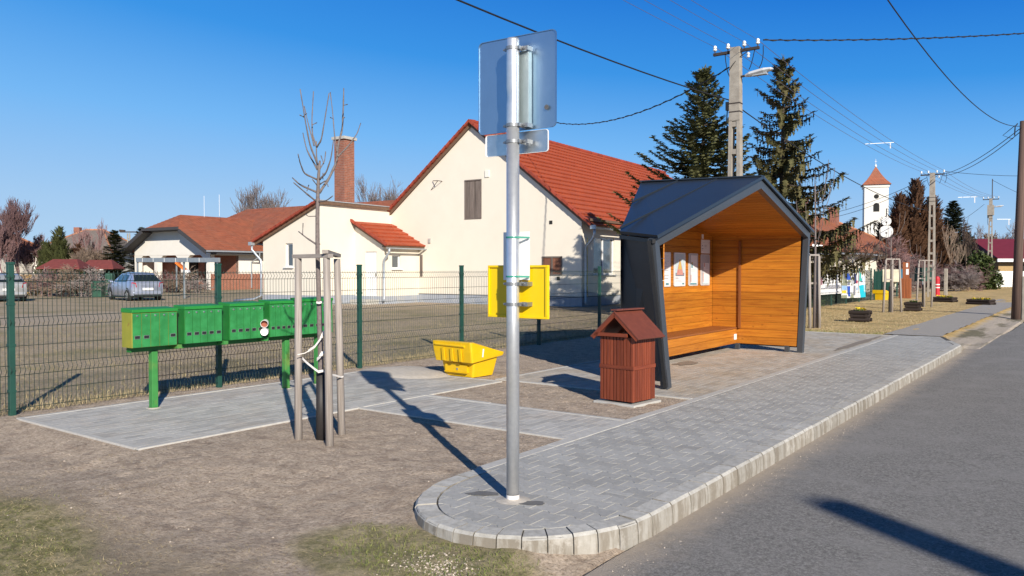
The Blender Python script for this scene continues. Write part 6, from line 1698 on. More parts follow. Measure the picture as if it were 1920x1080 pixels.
# ------------------------------------------------------------------ wires
def wire(name, label, a, b, sag, r, mat=None, group=None, n=24, twist=False):
    a, b = V(a), V(b); c = (a+b)/2; mb = MB()
    P = [a.lerp(b, i/n)-V((0, 0, sag*4*(i/n)*(1-i/n)))-c for i in range(n+1)]
    mb.tube(P, r, 5)
    if twist:
        d = (b-a).normalized(); s = d.cross(V((0, 0, 1))).normalized(); u_ = s.cross(d); m = 160
        Q = [a.lerp(b, i/m)-V((0, 0, sag*4*(i/m)*(1-i/m)))-c+s*(r*1.3*math.cos(i*1.1))+u_*(r*1.3*math.sin(i*1.1)) for i in range(m+1)]
        mb.tube(Q, r*.8, 4)
    o = mb.build(name, mat or m_cable, loc=(0, 0, 0), smooth=True); o.location = c
    return tag(o, label, 'wire', group)
IX = (-.58, -.22, .22, .58); AB = ['first', 'second', 'third', 'fourth']
for k, xx in enumerate(IX):
    p0 = V((POL[0][0]+xx, POL[0][1], POL[0][2]+.11)); p1 = V((POL[1][0]+xx, POL[1][1], POL[1][2]+.11)); p2 = V((POL[2][0]+xx, POL[2][1], POL[2][2]+.11))
    wire('overhead_wire', 'one of four parallel bare wires running from the lamp pole up out of view', (p0.x, -11, 7.9), p0, .35, .005, m_wire, 'wires before the lamp pole')
    wire('overhead_wire', 'one of four parallel bare wires between lamp pole and second pole', p0, p1, .30, .0075, m_wire, 'wires lamp pole to second pole')
    wire('overhead_wire', 'one of four parallel bare wires between the second and third poles', p1, p2, .30, .009, m_wire, 'wires second to third pole')
tel = V((POL[0][0]-.2, POL[0][1], 6.08))
wire('telephone_cable', 'black cable rising from the lamp pole past the sign plate to the upper left', (-7.9, -9.5, 6.6), tel, .62, .016)
wire('telephone_cable', 'black cable descending from the lamp pole behind the gaunt spruce', tel, (POL[1][0]-.2, POL[1][1], 5.0), .5, .016)
wire('twisted_cable', 'thick twisted service cable sagging from the lamp pole to the house roof', (POL[0][0]-.14, POL[0][1], 6.95), MAST, 1.15, .016, None, None, 30, True)
e = at(2050, 52, 25); wire('twisted_cable', 'twisted service cable running right from the lamp pole across the sky', (POL[0][0]+.72, POL[0][1], 7.5), e, .12, .016, None, None, 30, True)
wt = V((-2.2, 32.1, 6.45)); e = at(1540, -190, 9.5)
wire('service_cable', 'black cable sweeping down from the top edge to the wooden pole', e, wt, .75, .011)
wire('service_cable', 'upper cable between the wooden pole and the second pole', wt+V((-.05, 0, -.10)), (POL[1][0]+.6, POL[1][1], 7.05), .22, .014)
wire('service_cable', 'lower cable between the wooden pole and the second pole', wt+V((-.05, 0, -.22)), (POL[1][0]+.5, POL[1][1], 6.95), .32, .014)
c0 = at(1560, 404, 54)
wire('service_cable', 'upper cable from the second pole down to the orange-roofed house', (POL[1][0]-.3, POL[1][1], 6.9), c0+V((0, 0, .15)), .2, .014)
wire('service_cable', 'lower cable from the second pole down to the orange-roofed house', (POL[1][0]-.3, POL[1][1], 6.75), c0+V((0, 0, -.15)), .25, .014)
wire('service_cable', 'thin level cable from the second pole to the right edge', (POL[1][0]+.6, POL[1][1], 7.2), at(1990, 328, 50), .15, .013)
wire('service_cable', 'thin level cable from the third pole to the right edge', (POL[2][0]+.1, POL[2][1], 9.5), at(1960, 383, 72), .1, .015)
wire('service_cable', 'slanting cable from the third pole down behind the dark fir', (POL[2][0]-.5, POL[2][1], 7.4), at(1745, 440, 66), .3, .015)
# white spacer bars hung on the parallel wires
def spacer(label, a, b, D):
    p, q_ = at(a[0], a[1], D), at(b[0], b[1], D+.25); t = thing('wire_spacer', label, 'wire spacer', (p+q_)/2, 0, 'white spacer bars on the wires')
    k = D/1493
    mb = MB(); mb.beam(p, q_, .9*k, .9*k); mb.build('bar', m_whitebright, t)
    s = p.lerp(q_, .88); mb = MB(); mb.beam(s, s-V((0, 0, 11*k)), 1.5*k, 1.5*k, up=(1, 0, 0)); mb.build('drop_rod', m_whitebright, t)
spacer('white T-shaped spacer on the wires left of the church spire, the largest', (1622, 270), (1676, 267), 34.5)
spacer('white T-shaped spacer on the wires above the dark fir', (1796, 370), (1832, 369), 61)
spacer('white T-shaped spacer on the wires right of the third pole, the smallest', (1869, 411), (1895, 411), 92)

# ------------------------------------------------------------------ cars
def car(label, center, heading, L, W, H, paint, estate=False):
    t = thing('parked_car', label, 'car', center, heading); hw = W/2
    # x forward; stations: (x, bottom, belt, top, halfwidth belt, halfwidth top)
    S = [(-L/2, .42, .86, .90, hw*.90, hw*.78), (-L/2+.06, .26, .90, .96, hw*.95, hw*.82), (-L/2+.42, .22, .93, H*.88 if not estate else H*.92, hw*.99, hw*.69), (-L/2+.72, .2, .93, H*.965, hw, hw*.70), (-L/2+1.35, .2, .92, H, hw, hw*.70), (-L/2+2.0, .2, .91, H*.975, hw, hw*.69),
         (-L/2+2.5, .2, .90, H*.84, hw, hw*.72), (L/2-.98, .2, .90, .97, hw*.99, hw*.84), (L/2-.45, .21, .84, .88, hw*.96, hw*.82), (L/2-.10, .26, .70, .74, hw*.88, hw*.74), (L/2, .40, .60, .62, hw*.78, hw*.62)]
    rings = []
    for x, b, z, tp, w, wt in S: rings.append([(x, s*a, c) for s, a, c in ((-1, w*.88, b), (-1, w*.985, b+.12), (-1, w, (b+z)/2), (-1, w*.97, z), (-1, wt, tp-.03), (-1, wt*.8, tp), (1, wt*.8, tp), (1, wt, tp-.03), (1, w*.97, z), (1, w, (b+z)/2), (1, w*.985, b+.12), (1, w*.88, b))])
    mb = MB(); loft(mb, rings); bd = mb.build('body', paint, t, local=True, smooth=True)
    md = bd.modifiers.new('edge', 'EDGE_SPLIT'); md.split_angle = R(38)
    # glasshouse
    def lerp(i, j, f, out): # point on the shoulder between belt (0) and roof edge (1)
        x, b, z, tp, w, wt = S[i]; a = V((x, w*.97, z)); c = V((x, wt, tp-.03)); return a.lerp(c, f)
    for sg in (-1, 1):
        for a, b, pad in ((3, 4, 0), (4, 5, 0), (5, 6, .0)):
            p = [lerp(a, 0, .06, 0), lerp(b, 0, .06, 0), lerp(b, 0, .88, 0), lerp(a, 0, .88, 0)]
            if b == 6: p[2] = lerp(6, 0, .70, 0)
            c = sum(p, V((0, 0, 0)))/4; p = [c+(q_-c)*.93 for q_ in p]
            nrm = (p[1]-p[0]).cross(p[3]-p[0]).normalized()
            if nrm.y < 0: nrm = -nrm
            P = [(q_+nrm*.012) for q_ in p]; P = [V((q_.x, q_.y*sg, q_.z)) for q_ in P]
            mb = MB(); mb.face(P); mb.build('side_window', m_carglass, bd, local=True)
    x1, z1 = S[1][0], S[1][3]; x2, z2 = S[2][0], S[2][3]; w1, w2 = S[1][5], S[2][5]
    a, b = V((x1, 0, z1)), V((x2+(.20), 0, H*.945)); nrm = V((-(b.z-a.z), 0, b.x-a.x)).normalized()
    if nrm.x > 0: nrm = -nrm
    lo = a.lerp(b, .08)+nrm*.03; hi = a.lerp(b, .80)+nrm*.05
    mb = MB(); mb.face([lo+V((0, -w1*.93, 0)), lo+V((0, w1*.93, 0)), hi+V((0, w2*.93, 0)), hi+V((0, -w2*.93, 0))]); mb.build('rear_window', m_carglass, bd, local=True)
    x3, z3, x4, z4 = S[6][0], S[6][3], S[7][0], S[7][3]
    mb = MB(); mb.face([(x4-.08, -hw*.80, z4+.03), (x4-.08, hw*.80, z4+.03), (x3-.08, hw*.68, z3+.05), (x3-.08, -hw*.68, z3+.05)]); mb.build('windscreen', m_carglass, bd, local=True)
    for sg in (-1, 1):
        mb = MB(); y = sg*hw*.80
        mb.prism([(-L/2+.02, y-sg*.13, .70), (-L/2+.10, y+sg*.13, .70), (-L/2+.11, y+sg*.10, .96), (-L/2+.02, y-sg*.08, .94)], (-.035, 0, 0)); mb.build('tail_light', m_redlamp, bd, local=True, bevel=.02)
        mb = MB(); mb.box((L/2-.28, y-.12, .58), (L/2-.10, y+.06, .72)); mb.build('headlight', m_lampglass, bd, local=True, bevel=.03)
        mb = MB(); mb.box((L/2-1.18, sg*(hw*.95)-.02, .93), (L/2-1.02, sg*(hw*.95)+sg*.17+.02, 1.06)); mb.build('wing_mirror', paint, bd, local=True, bevel=.04)
        mb = MB(); mb.box((-.32, sg*hw*.985, .80), (-.16, sg*(hw*.985+.03), .83)); mb.box((.62, sg*hw*.985, .79), (.78, sg*(hw*.985+.03), .82)); mb.build('door_handle', paint, bd, local=True)
    mb = MB(); mb.box((-L/2-.02, -hw*.86, .32), (-L/2+.3, hw*.86, .50)); mb.build('bumper', paint, bd, local=True, bevel=.06)
    mb = MB(); mb.box((-L/2-.012, -hw*.80, .235), (-L/2+.2, hw*.80, .315)); mb.box((-L/2+.6, -hw*.97, .17), (L/2-.7, hw*.97, .235)); mb.build('sill_trim', m_black, bd, local=True)
    mb = MB(); mb.box((-L/2-.035, -.26, .56), (-L/2+.02, .26, .67)); mb.build('number_plate', m_whitebright, bd, local=True)
    wr = .305
    for x in (-L/2+.62, L/2-.80):
        for sg in (-1, 1):
            y = sg*(hw-.10)
            mb = MB(); mb.lathe([(.16, -.1), (wr*.92, -.1), (wr, -.07), (wr, .07), (wr*.92, .1), (.16, .1)], (x, y, wr), 20, 'y'); tw = mb.build('wheel', m_tyre, t, local=True)
            mb = MB(); yo = y+sg*.095
            mb.lathe([(0, 0), (.205, 0)], (x, yo, wr), 18, 'y'); mb.build('rim', m_rim, tw, local=True)
            mb = MB()
            for k in range(5): a_ = 2*math.pi*k/5+.3; mb.prism([(x+.05*math.cos(a_-.5), yo+sg*.006, wr+.05*math.sin(a_-.5)), (x+.19*math.cos(a_-.13), yo+sg*.006, wr+.19*math.sin(a_-.13)), (x+.19*math.cos(a_+.13), yo+sg*.006, wr+.19*math.sin(a_+.13)), (x+.05*math.cos(a_+.5), yo+sg*.006, wr+.05*math.sin(a_+.5))], (0, sg*.02, 0))
            mb.mi = 0; mb.build('spokes', m_rim, tw, local=True)
            # dark wheel arch lip
            mb = MB(); n = 14; ro, ri = wr+.075, wr+.005
            for k in range(n):
                a0, a1 = math.pi*k/n-.12, math.pi*(k+1)/n-.12+.0; yy_ = sg*(hw*.992)
                mb.face([(x+ro*math.cos(a0), yy_, wr+ro*math.sin(a0)), (x+ro*math.cos(a1), yy_, wr+ro*math.sin(a1)), (x+ri*math.cos(a1), yy_, wr+ri*math.sin(a1)), (x+ri*math.cos(a0), yy_, wr+ri*math.sin(a0))])
            mb.build('wheel_arch', m_black, bd, local=True)
    return t
hd = R(90+81)
def carpos(px, D, L): # rear-centre pixel -> body centre
    q = flat(px, D); return (q.x+math.cos(hd)*L/2, q.y+math.sin(hd)*L/2, -.02)
car('pale blue hatchback parked on the grass, seen from behind', carpos(277, 40.6, 3.9), hd, 3.9, 1.66, 1.47, m_carblue)
car('silver estate car half cut off by the left edge', carpos(16, 39.2, 4.3), hd, 4.3, 1.72, 1.44, m_carsilver, True)

# ------------------------------------------------------------------ things beyond the fence on the left
p = flat(330, 44); t = thing('carport_beam', 'grey galvanised frame beam on posts behind the fence', 'frame', p)
mb = MB(); a, b = at(257, 487.5, 46), at(411, 487.5, 42); mb.beam(a, b, .14, .24); mb.build('beam', m_steelbeam, t)
for px, D in ((258, 46), (345, 43.7), (408, 42.1)):
    q = at(px, 490, D); mb = MB(); mb.box((q.x-.04, q.y-.04, 0), (q.x+.04, q.y+.04, q.z)); mb.build('post', m_steelbeam, t)
for f in (.08, .22, .36, .5, .64, .78):
    q = a.lerp(b, f)-RT*0; mb = MB(); s_ = q-FW*.075; mb.beam(s_+V((0, 0, .11)), s_-V((0, 0, .11)), .035, .02, up=(1, 0, 0)); mb.build('joint', m_whitebright, t)
p = flat(341, 48); t = thing('slide', 'orange sloping board with a white foot beneath the grey beam', 'slide', p)
mb = MB(); mb.beam(at(331, 492, 48), at(350, 508, 48), .35, .12); mb.build('board', m_orange, t); mb = MB(); mb.beam(at(350, 507, 48), at(354, 512, 48), .36, .16); mb.build('foot', m_whitebright, t)
mb = MB(); mb.beam(at(331, 492, 48), at(331, 546, 48), .07, .07, up=(1, 0, 0)); mb.build('post', m_steelbeam, t)
for i, (px, w, h, D, lb) in enumerate(((184, .6, .95, 46, 'green plastic container left of the parked blue car'), (206, .45, 1.35, 50, 'tall green plastic water butt under the right pavilion'))):
    p = flat(px, D); t = thing('plastic_container', lb, 'container', p, YAW)
    mb = MB(); loft(mb, [rr(-w*.45, w*.45, -w*.4, w*.4, 0), rr(-w*.5, w*.5, -w*.45, w*.45, h*.9)]); mb.build('tub', m_greenplastic, t, local=True)
    mb = MB(); loft(mb, [rr(-w*.53, w*.53, -w*.48, w*.48, h*.9), rr(-w*.45, w*.45, -w*.4, w*.4, h)]); mb.build('lid', m_greenplastic, t, local=True)
p = flat(58, 49.5); t = thing('wooden_chest', 'yellowish wooden playhouse behind bare shrubs by the left car', 'playhouse', p, YAW)
m_ply = wood('yellow_wood', (.46, .29, .10), (.32, .19, .06)); mb = MB(); plank_wall(mb, (-.6, 0, 0), (1, 0, 0), (0, 0, 1), [(0, 0), (1.2, 0), (1.2, 1.2), (0, 1.2)], (0, -1, 0)); plank_wall(mb, (.6, 0, 0), (0, 1, 0), (0, 0, 1), [(0, 0), (1.2, 0), (1.2, 1.2), (0, 1.2)], (1, 0, 0)); plank_wall(mb, (-.6, 1.2, 0), (0, -1, 0), (0, 0, 1), [(0, 0), (1.2, 0), (1.2, 1.2), (0, 1.2)], (-1, 0, 0)); mb.build('wall', m_ply, t, local=True)
mb = MB(); mb.box((-.65, -.1, 1.2), (.65, 1.25, 1.27)); mb.build('roof', m_ply, t, local=True)

# ------------------------------------------------------------------ verge beyond the shelter: planters, staked saplings, banners, bins
def planter(label, px, py, w, d, flowers, rz_=0.0):
    q = gp(px, py); t = thing('planter', label, 'planter', q, rz_, 'dark log planters on the verge')
    mb = MB()
    for i in range(3 if w < .6 else 2):
        z = .06+.11*i; e = .05*(i % 2)
        for s in (-1, 1):
            mb.tube([(-w/2-.08+e, s*d/2, z), (w/2+.08-e, s*d/2, z)], .056, 8); mb.tube([(s*w/2, -d/2-.03-e*.5, z+.02), (s*w/2, d/2+.03+e*.5, z+.02)], .053, 8)
    mb.build('logs', m_planter, t, local=True)
    mb = MB(); mb.box((-w/2+.05, -d/2+.05, .02), (w/2-.05, d/2-.05, .31 if w < .6 else .20)); mb.build('soil', m_soil, t, local=True)
    mb = MB(); r = random.Random(int(px)); mb.mi = 0
    for i in range(int(150*w)):
        x, y = r.uniform(-w/2+.08, w/2-.08), r.uniform(-d/2+.08, d/2-.08); z = (.33 if w < .6 else .22)+r.uniform(0, .06); s = r.uniform(.02, .045)
        mb.mi = 1 if flowers and r.random() < .5 else 0; a = V((r.gauss(0, 1), r.gauss(0, 1), r.gauss(0, .5))).normalized()*s; b = a.cross(V((r.gauss(0, 1), r.gauss(0, 1), 1))).normalized()*s
        c = V((x, y, z+(.03 if mb.mi else 0))); mb.mesh([c-a, c-b, c+a, c+b], [(0, 1, 2, 3)])
    mb.build('flowers', [m_leafgreen, m_pansy], t, local=True)
planter('dark log planter with yellow flowers, nearest on the verge', 1613, 603, .42, .36, True)
planter('dark log planter with leafy plants, second along the verge', 1712, 583, .42, .38, False)
planter('long dark planter with green and yellow plants behind the third staked tree', 1772, 566, .85, .4, True, R(-20))
planter('long dark planter with pale flowers beside the footway', 1839, 571, .95, .38, True, R(-24))
def sapling(label_t, label_s, x, y, hts, pts, seed, th=4.2, guard=True):
    r = random.Random(seed)
    s = thing('tree_stakes', label_s, 'tree stakes', (x, y, 0), 0, None); T = []
    pts = [(RT.x*a_+dy*.6, RT.y*a_+dy, RT.x*b_+ty*.6, RT.y*b_+ty) for a_, dy, b_, ty in pts]
    for dx, dy, tx, ty in pts:
        mb = MB(); mb.tube([(dx, dy, -.1), (tx, ty, hts)], [.042, .036], 8); mb.build('stake', m_stake, s, local=True, smooth=True); T.append(V((tx, ty, hts+.02)))
    for i in range(len(T)-1):
        mb = MB(); mb.beam(T[i], T[i+1], .06, .045); mb.build('rail', m_stake, s, local=True)
    mb = MB(); a = [V((q_[0]+(q_[2]-q_[0])*.62, q_[1]+(q_[3]-q_[1])*.62, hts*.62)) for q_ in pts]
    mb.beam(a[0], a[1], .03, .05); mb.build('rail', m_stake, s, local=True)
    t = thing('young_tree', label_t, 'tree', (x, y, 0))
    mb = MB(); mb.tube([(0, 0, -.1), (.02, 0, th*.45), (0, .02, th*.9)], [.04, .03, .012], 7); mb.build('trunk', m_bark, t, local=True, smooth=True)
    mb = MB(); mb.tube([(0, 0, -.05), (0, 0, .95)], [.06, .055], 10); guard and mb.build('trunk_guard', m_guard, t, local=True)
    mb = MB()
    for k in range(9):
        z = th*r.uniform(.5, .88); a_ = r.uniform(0, 6.28); l = r.uniform(.4, .9); o = V((math.cos(a_), math.sin(a_), 0))
        mb.tube([V((0, 0, z)), V((0, 0, z+.1))+o*l*.5, V((0, 0, z+.45))+o*l*.75, V((0, 0, z+.9))+o*l*.8], [.014, .011, .008, .006], 4)
    mb.build('branches', m_bark, t, local=True)
A3 = [(-.35, .2, -.3, .25), (.16, -.22, .0, -.15), (.42, .05, .25, .1)]
sapling('thin young tree in stakes right beside the shelter\'s far wall', 'pale stakes standing right beside the shelter\'s far wall', -6.2, 22.2, 1.95, [(-.12, .22, -.10, .18), (-.0, -.12, -.05, -.10), (.13, .02, .10, .02)], 1, 4.3, False)
sapling('thin young tree with a black guard near the first planter', 'pale stakes round the thin tree between the two smaller planters', -6.25, 32.2, 1.95, [(-.26, .0, -.17, .0), (.16, -.10, .14, -.08), (.34, .10, .26, .08)], 2, 3.2)
sapling('young tree with a black guard standing in front of the second pole', 'pale stakes standing in front of the second pole', -6.0, 37.6, 1.95, [(-.30, .0, -.20, .0), (.12, -.1, .10, -.08), (.22, .15, .30, .12)], 3, 2.4)
# banners on the fence
def onfence(px, py): return onX(px, py, -9.46)
def banner(name, label, x0, x1, yt, yb, mats, draw, yb1=None):
    a, b = onfence(x0, yt), onfence(x1, yt); z1 = a.z; z0 = onfence(x0, yb).z; z0b = onfence(x1, yb1 or yb).z
    t = thing(name, label, 'banner', (-9.46, a.y, z0)); W = b.y-a.y
    mb = MB(); n = 16
    def P(u_, v, k=0): 
        zb = z0+(z0b-z0)*u_; return V((-9.46+.012*math.sin(u_*9+v*2)+k, a.y+W*u_, zb+(z1-zb)*v-.02*math.sin(u_*math.pi)*(v)))
    for i in range(n):
        for j in range(4): mb.face([P(i/n, j/4), P((i+1)/n, j/4), P((i+1)/n, (j+1)/4), P(i/n, (j+1)/4)])
    o = mb.build('sheet', mats[0], t); md = o.modifiers.new('solid', 'SOLIDIFY'); md.thickness = .004
    mb = MB(); lay_ = [0]
    def r(u0, v0, u1, v1, mi):
        lay_[0] += 1; mb.mi = mi; k = .006+.0006*lay_[0]; m = max(1, int((u1-u0)*10))
        for i in range(m): 
            ua, ub = u0+(u1-u0)*i/m, u0+(u1-u0)*(i+1)/m; mb.face([P(ua, v0, k), P(ub, v0, k), P(ub, v1, k), P(ua, v1, k)])
    def poly(pts, mi):
        lay_[0] += 1; mb.mi = mi; k = .006+.0006*lay_[0]; mb.face([P(u_, v, k) for u_, v in pts])
    draw(r, poly); mb.build('print', mats, t)
m_bprint = [m_whitebright, M('crimson_print', (.42, .05, .12), None, 5, .6), m_ink, M('blue_print', (.02, .09, .50), None, 5, .6), M('cyan_print', (.0, .55, .70), None, 5, .6), m_inkl, M('sky_print', (.16, .36, .68), (.35, .52, .75), 4, .6), m_pansy, M('olive_print', (.28, .30, .20), None, 5, .6), M('turquoise_print', (.05, .50, .42), None, 5, .6), M('navy_print', (.03, .04, .12), None, 5, .6), M('red_print', (.6, .05, .10), None, 5, .6)]
def b1(r, poly):
    rr2 = random.Random(4)
    for u0 in (.07, .12): 
        v = .93 if u0 < .1 else .80
        while v > .48: r(u0, v-.035, u0+.035, v, 1); v -= .048
    poly([(.06, .84), (.13, .86), (.13, .93), (.06, .92)], 1)
    for v in (.80, .73, .62, .56): r(.19, v, .19+rr2.uniform(.12, .20), v+.022, 5)
    poly([(.48, .86), (.53, .86), (.505, .93)], 2); poly([(.43, .75), (.51, .75), (.49, .785), (.44, .785)], 2); poly([(.47, .69), (.55, .69), (.54, .725), (.48, .725)], 2); poly([(.49, .53), (.53, .53), (.51, .58)], 5)
    for v in (.77, .72): r(.62, v, .79, v+.015, 1)
    for v in (.86, .78, .70, .64): r(.875, v-.04, .915, v+.02, 1)
    r(.87, .55, .93, .60, 5)
    u_ = .30
    while u_ < .90: w_ = rr2.uniform(.02, .05); r(u_, .415, u_+w_, .445, 2); u_ += w_+.012
    for v0 in (.27, .35):
        u_ = .10+(.20 if v0 > .3 else 0)
        while u_ < .93: w_ = rr2.uniform(.018, .045); r(u_, v0, u_+w_, v0+rr2.uniform(.045, .06), 2); u_ += w_+.012
    u_ = .06
    while u_ < .9: w_ = rr2.uniform(.03, .07); r(u_, .08, u_+w_, .125, 5); u_ += w_+.018
    r(0, .975, 1, 1, 1)
banner('banner', 'white information banner with small dark print on the mesh fence', 1534, 1577.5, 513, 553, m_bprint, b1, 550)
def b2(r, poly):
    r(0, .5, .32, 1, 8); poly([(0, .62), (.16, .95), (.30, .7), (.22, .55)], 0); poly([(.05, 1), (.12, .80), (.32, .74), (.20, .98)], 2)
    r(.0, .30, .30, .50, 6); r(.02, .20, .27, .33, 7); r(.0, .0, .3, .12, 8); poly([(.0, .08), (.28, .16), (.28, .2), (0, .12)], 0)
    poly([(.30, 1), (.44, 1), (.55, .82), (.52, .74), (.30, .74)], 3); poly([(.38, .74), (.52, .74), (.50, .62), (.38, .64)], 8); r(.34, .52, .48, .66, 2); r(.40, .56, .44, .62, 0)
    poly([(.32, .48), (.50, .48), (.49, .2), (.52, .06), (.40, .06), (.34, .24)], 3)
    r(.58, .5, .66, .98, 5); poly([(.68, .98), (.84, .98), (.86, .62), (.72, .55)], 10); r(.84, .58, .93, .70, 11); poly([(.54, .5), (.92, .62), (.92, .68), (.54, .58)], 8)
    r(.68, .1, .78, .5, 2); poly([(.52, .0), (.70, .0), (.66, .16), (.58, .18)], 8); r(.85, .3, .93, .42, 6)
banner('banner', 'banner with patches of blue, grey and yellow picture between white and cyan sheets', 1577.8, 1610, 512, 559, m_bprint, b2, 558)
def b3(r, poly):
    poly([(.0, .46), (.92, .50), (1, .0), (.25, .0), (.12, .2)], 4); poly([(.05, .94), (.38, .94), (.34, .78), (.48, .70), (.40, .62), (.0, .64)], 9); poly([(.45, .82), (.8, .82), (.9, .6), (.45, .56)], 6); r(.02, .94, .22, 1.0, 9); poly([(.92, .5), (1, .5), (1, .05)], 10)
banner('banner', 'hanging sheet with bright cyan and turquoise patches at the banners\' right end', 1610.5, 1623, 509, 558, m_bprint, b3, 557)
# brown litter bin post, yellow grit bin, notice boards, red hydrant-like post, posts
q = gp(1697, 559); t = thing('litter_bin', 'orange-brown wooden bin with a tall notice post behind it', 'litter bin', q, R(5))
mb = MB()
for k in range(7):
    for ax in range(4):
        c = -.24+.08*k
        lo, hi = {0: ((c-.034, -.29, 0), (c+.034, -.25, 1.1)), 1: ((.25, c-.034, 0), (.29, c+.034, 1.1)), 2: ((c-.034, .25, 0), (c+.034, .29, 1.1)), 3: ((-.29, c-.034, 0), (-.25, c+.034, 1.1))}[ax]; mb.box(lo, hi)
mb.build('slats', m_orangebin, t, local=True)
mb = MB(); mb.box((-.17, .36, 0), (.17, .42, 2.0)); b_ = mb.build('post_board', m_orangebin, t, local=True)
mb = MB(); mb.box((.0, .345, 1.72), (.10, .359, 1.95)); mb.box((.0, .345, 1.3), (.14, .359, 1.62)); mb.build('notice', m_whitebright, b_, local=True)
mb = MB(); mb.box((-.24, -.24, .05), (.24, .24, 1.05)); mb.build('liner', m_black, t, local=True)
q = gp(1652, 562); t = thing('grit_bin', 'weathered yellow grit bin behind the thin staked tree', 'grit bin', q, R(-10))
mb = MB(); loft(mb, [rr(-.28, .28, -.22, .22, 0), rr(-.32, .32, -.25, .25, .32)]); mb.build('tub', m_saltbin, t, local=True)
mb = MB(); loft(mb, [rr(-.36, .36, -.28, .28, .33), rr(-.36, .36, -.28, .28, lambda y: .52-.2*(y+.3))]); mb.build('lid', m_saltbin, t, local=True)
q = gp(1671, 556); t = thing('notice_cabinet', 'cream notice cabinet on dark legs behind the staked tree', 'notice board', q, R(10))
mb = MB(); mb.box((-.5, -.08, .85), (.4, .08, 1.6)); mb.build('case', m_cream, t, local=True, bevel=.03)
for x in (-.4, .3): 
    mb = MB(); mb.box((x-.04, -.04, 0), (x+.04, .04, .85)); mb.build('leg', m_fence, t, local=True)
q = gp(1690, 556); t = thing('notice_cabinet', 'teal-blue notice board beside the orange-brown bin', 'notice board', q, R(10))
mb = MB(); mb.box((-.2, -.05, .9), (.2, .05, 1.6)); mb.build('case', m_bluebox, t, local=True); mb = MB(); mb.box((-.45, -.06, .6), (-.21, .02, 1.5)); mb.build('side_notice', m_cream, t, local=True); mb = MB(); mb.box((-.04, -.04, 0), (.04, .04, .9)); mb.build('leg', m_fence, t, local=True)
q = gp(1757, 555); t = thing('red_post', 'stout red painted post with two white bands near the second pole', 'post', q)
mb = MB(); mb.lathe([(.0, 0), (.16, 0), (.16, .16), (.14, .18), (.14, .48)], (0, 0, 0), 14); mb.lathe([(.14, .54), (.14, .66)], (0, 0, 0), 14); mb.lathe([(.14, .72), (.14, 1.05), (.10, 1.16), (0, 1.2)], (0, 0, 0), 14); mb.build('body', m_red, t, local=True)
mb = MB(); mb.lathe([(.141, .48), (.141, .54)], (0, 0, 0), 14); mb.lathe([(.141, .66), (.141, .72)], (0, 0, 0), 14); mb.build('band', m_whitebright, t, local=True)
q = gp(1773, 553); t = thing('gate_post', 'old grey concrete gate post before the bare hedge', 'post', q); mb = MB(); mb.box((-.10, -.10, -.1), (.10, .10, 1.65)); mb.build('shaft', m_cpole, t, local=True, bevel=.03)
q = gp(1732, 556); t = thing('gate', 'dark green sheet gate with two white posts by the second pole', 'gate', q, R(15))
mb = MB(); mb.box((-.5, 0, .9), (.4, .06, 1.7)); mb.build('panel', m_fence, t, local=True)
for x, w in ((-.35, .04), (-.02, .07)):
    mb = MB(); mb.box((x-w, -.06, 0), (x+w, 0, .9)); mb.build('post', m_whitebright, t, local=True)
# garden wall line closing the verge
t = thing('mesh_fence', 'green garden fence running from the banners towards the brown bin', 'fence', (-9.5, 46, 0))
A, B_ = V((-9.5, 45.0, 0)), V((-11.5, 60, 0)); n = 6
for i in range(n+1):
    q_ = A.lerp(B_, i/n); mb = MB(); mb.box((q_.x-.035, q_.y-.035, -.1), (q_.x+.035, q_.y+.035, 1.6)); mb.build('post', m_fence, t)
mb = MB()
for i in range(180):
    q_ = A.lerp(B_, i/180); mb.tube([q_+V((0, 0, .05)), q_+V((0, 0, 1.5))], .004, 3, cap=False)
for z in (.1, .5, 1.0, 1.45): mb.tube([A+V((0, 0, z)), B_+V((0, 0, z))], .005, 3, cap=False)
mb.build('mesh_panel', m_fence, t)
q = at(1533, 465, 44); t = thing('sign', 'small white sign with pink marks beside the drooping spruce', 'sign', (q.x, q.y, 0))
mb = MB(); d = RT*.29; mb.prism([q-d+V((0, 0, -.18)), q+d+V((0, 0, -.22)), q+d+V((0, 0, .16)), q-d+V((0, 0, .22))], FW*.03); s_ = mb.build('board', m_whitebright, t)
mb = MB(); k = FW*-.004
for a, b, w, h in ((-.16, .04, .08, .05), (.02, -.05, .10, .05), (.16, .05, .05, .06)): c = q+RT*a+V((0, 0, b))+k; mb.face([c-RT*w-V((0, 0, h)), c+RT*w-V((0, 0, h*.4)), c+RT*w*.6+V((0, 0, h)), c-RT*w+V((0, 0, h*.5))])
mb.build('print', M('pink_print', (.6, .12, .25), None, 6, .6), s_)
mb = MB(); mb.tube([(q.x, q.y, -.1), (q.x, q.y, q.z+.1)], .025, 6); mb.v = [v+FW*.06 for v in mb.v]; mb.build('post', m_iron, t)
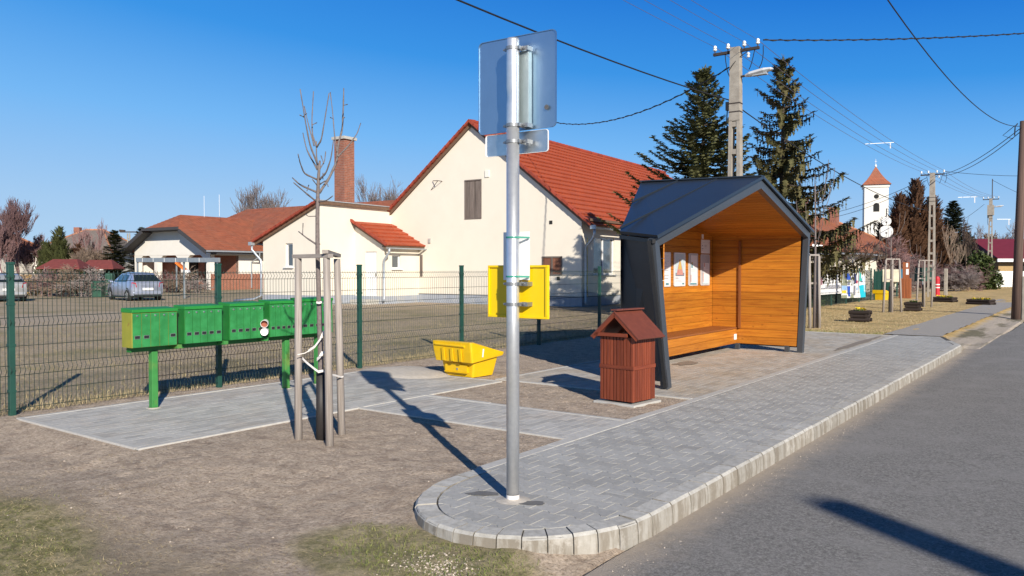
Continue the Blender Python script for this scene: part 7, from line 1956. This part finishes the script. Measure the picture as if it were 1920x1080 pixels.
# ------------------------------------------------------------------ camera, sun, sky
cam = bpy.data.cameras.new('camera'); co = bpy.data.objects.new('camera', cam); link(co)
cam.sensor_width = 36; cam.lens = 36*F/1920; cam.clip_end = 3000; cam.clip_start = .05
co.location = CAM; co.rotation_euler = (R(90)+PIT, 0, YAW); sc.camera = co
sl = bpy.data.lights.new('sun', 'SUN'); so = bpy.data.objects.new('sun', sl); link(so)
sl.energy = 5.0; sl.angle = R(.5); sl.color = (1, .92, .79)
so.rotation_euler = (-SUN).to_track_quat('-Z', 'Y').to_euler(); so.location = (20, -15, 15)
w = bpy.data.worlds.new('World'); sc.world = w; w.use_nodes = True; nt = w.node_tree
bg = nt.nodes['Background']; sk = nt.nodes.new('ShaderNodeTexSky'); sk.sky_type = 'NISHITA'; sk.sun_disc = False
sk.sun_elevation = R(24.7); sk.sun_rotation = math.atan2(SUN.x, SUN.y); sk.altitude = 0; sk.air_density = 1.0; sk.dust_density = .1; sk.ozone_density = 4.0
# clear winter air: deep blue overhead, pale blue low down
tc = nt.nodes.new('ShaderNodeTexCoord'); sp = nt.nodes.new('ShaderNodeSeparateXYZ'); nt.links.new(tc.outputs['Generated'], sp.inputs[0])
S_ = 7.0
# ... and deeper towards the part of the sky at right angles to the sun
dt = nt.nodes.new('ShaderNodeVectorMath'); dt.operation = 'DOT_PRODUCT'; nt.links.new(tc.outputs['Generated'], dt.inputs[0]); dt.inputs[1].default_value = (RT.x, RT.y, 0)
el = mth(nt, 'MULTIPLY', sp.outputs[2], mth(nt, 'MULTIPLY_ADD', dt.outputs['Value'], .45, 1.2))
L_ = lambda c: tuple(x*S_ for x in c)
rc = ramp(nt, el, [(0.0, L_((.43, .62, .83))), (.08, L_((.345, .56, .835))), (.185, L_((.165, .455, .875))), (.296, L_((.036, .285, .77))), (.42, L_((.008, .175, .66))), (.62, L_((.012, .085, .30))), (1.0, L_((.012, .045, .13)))])
mx = mixc(nt, .96, sk.outputs[0], rc)
nt.links.new(mx, bg.inputs[0]); bg.inputs[1].default_value = .11
sc.view_settings.view_transform = 'Standard'; sc.view_settings.look = 'None'; sc.view_settings.exposure = .42; sc.view_settings.gamma = 1
sc.cycles.use_denoising = True
sc.cycles.max_bounces = 6; sc.cycles.transparent_max_bounces = 8
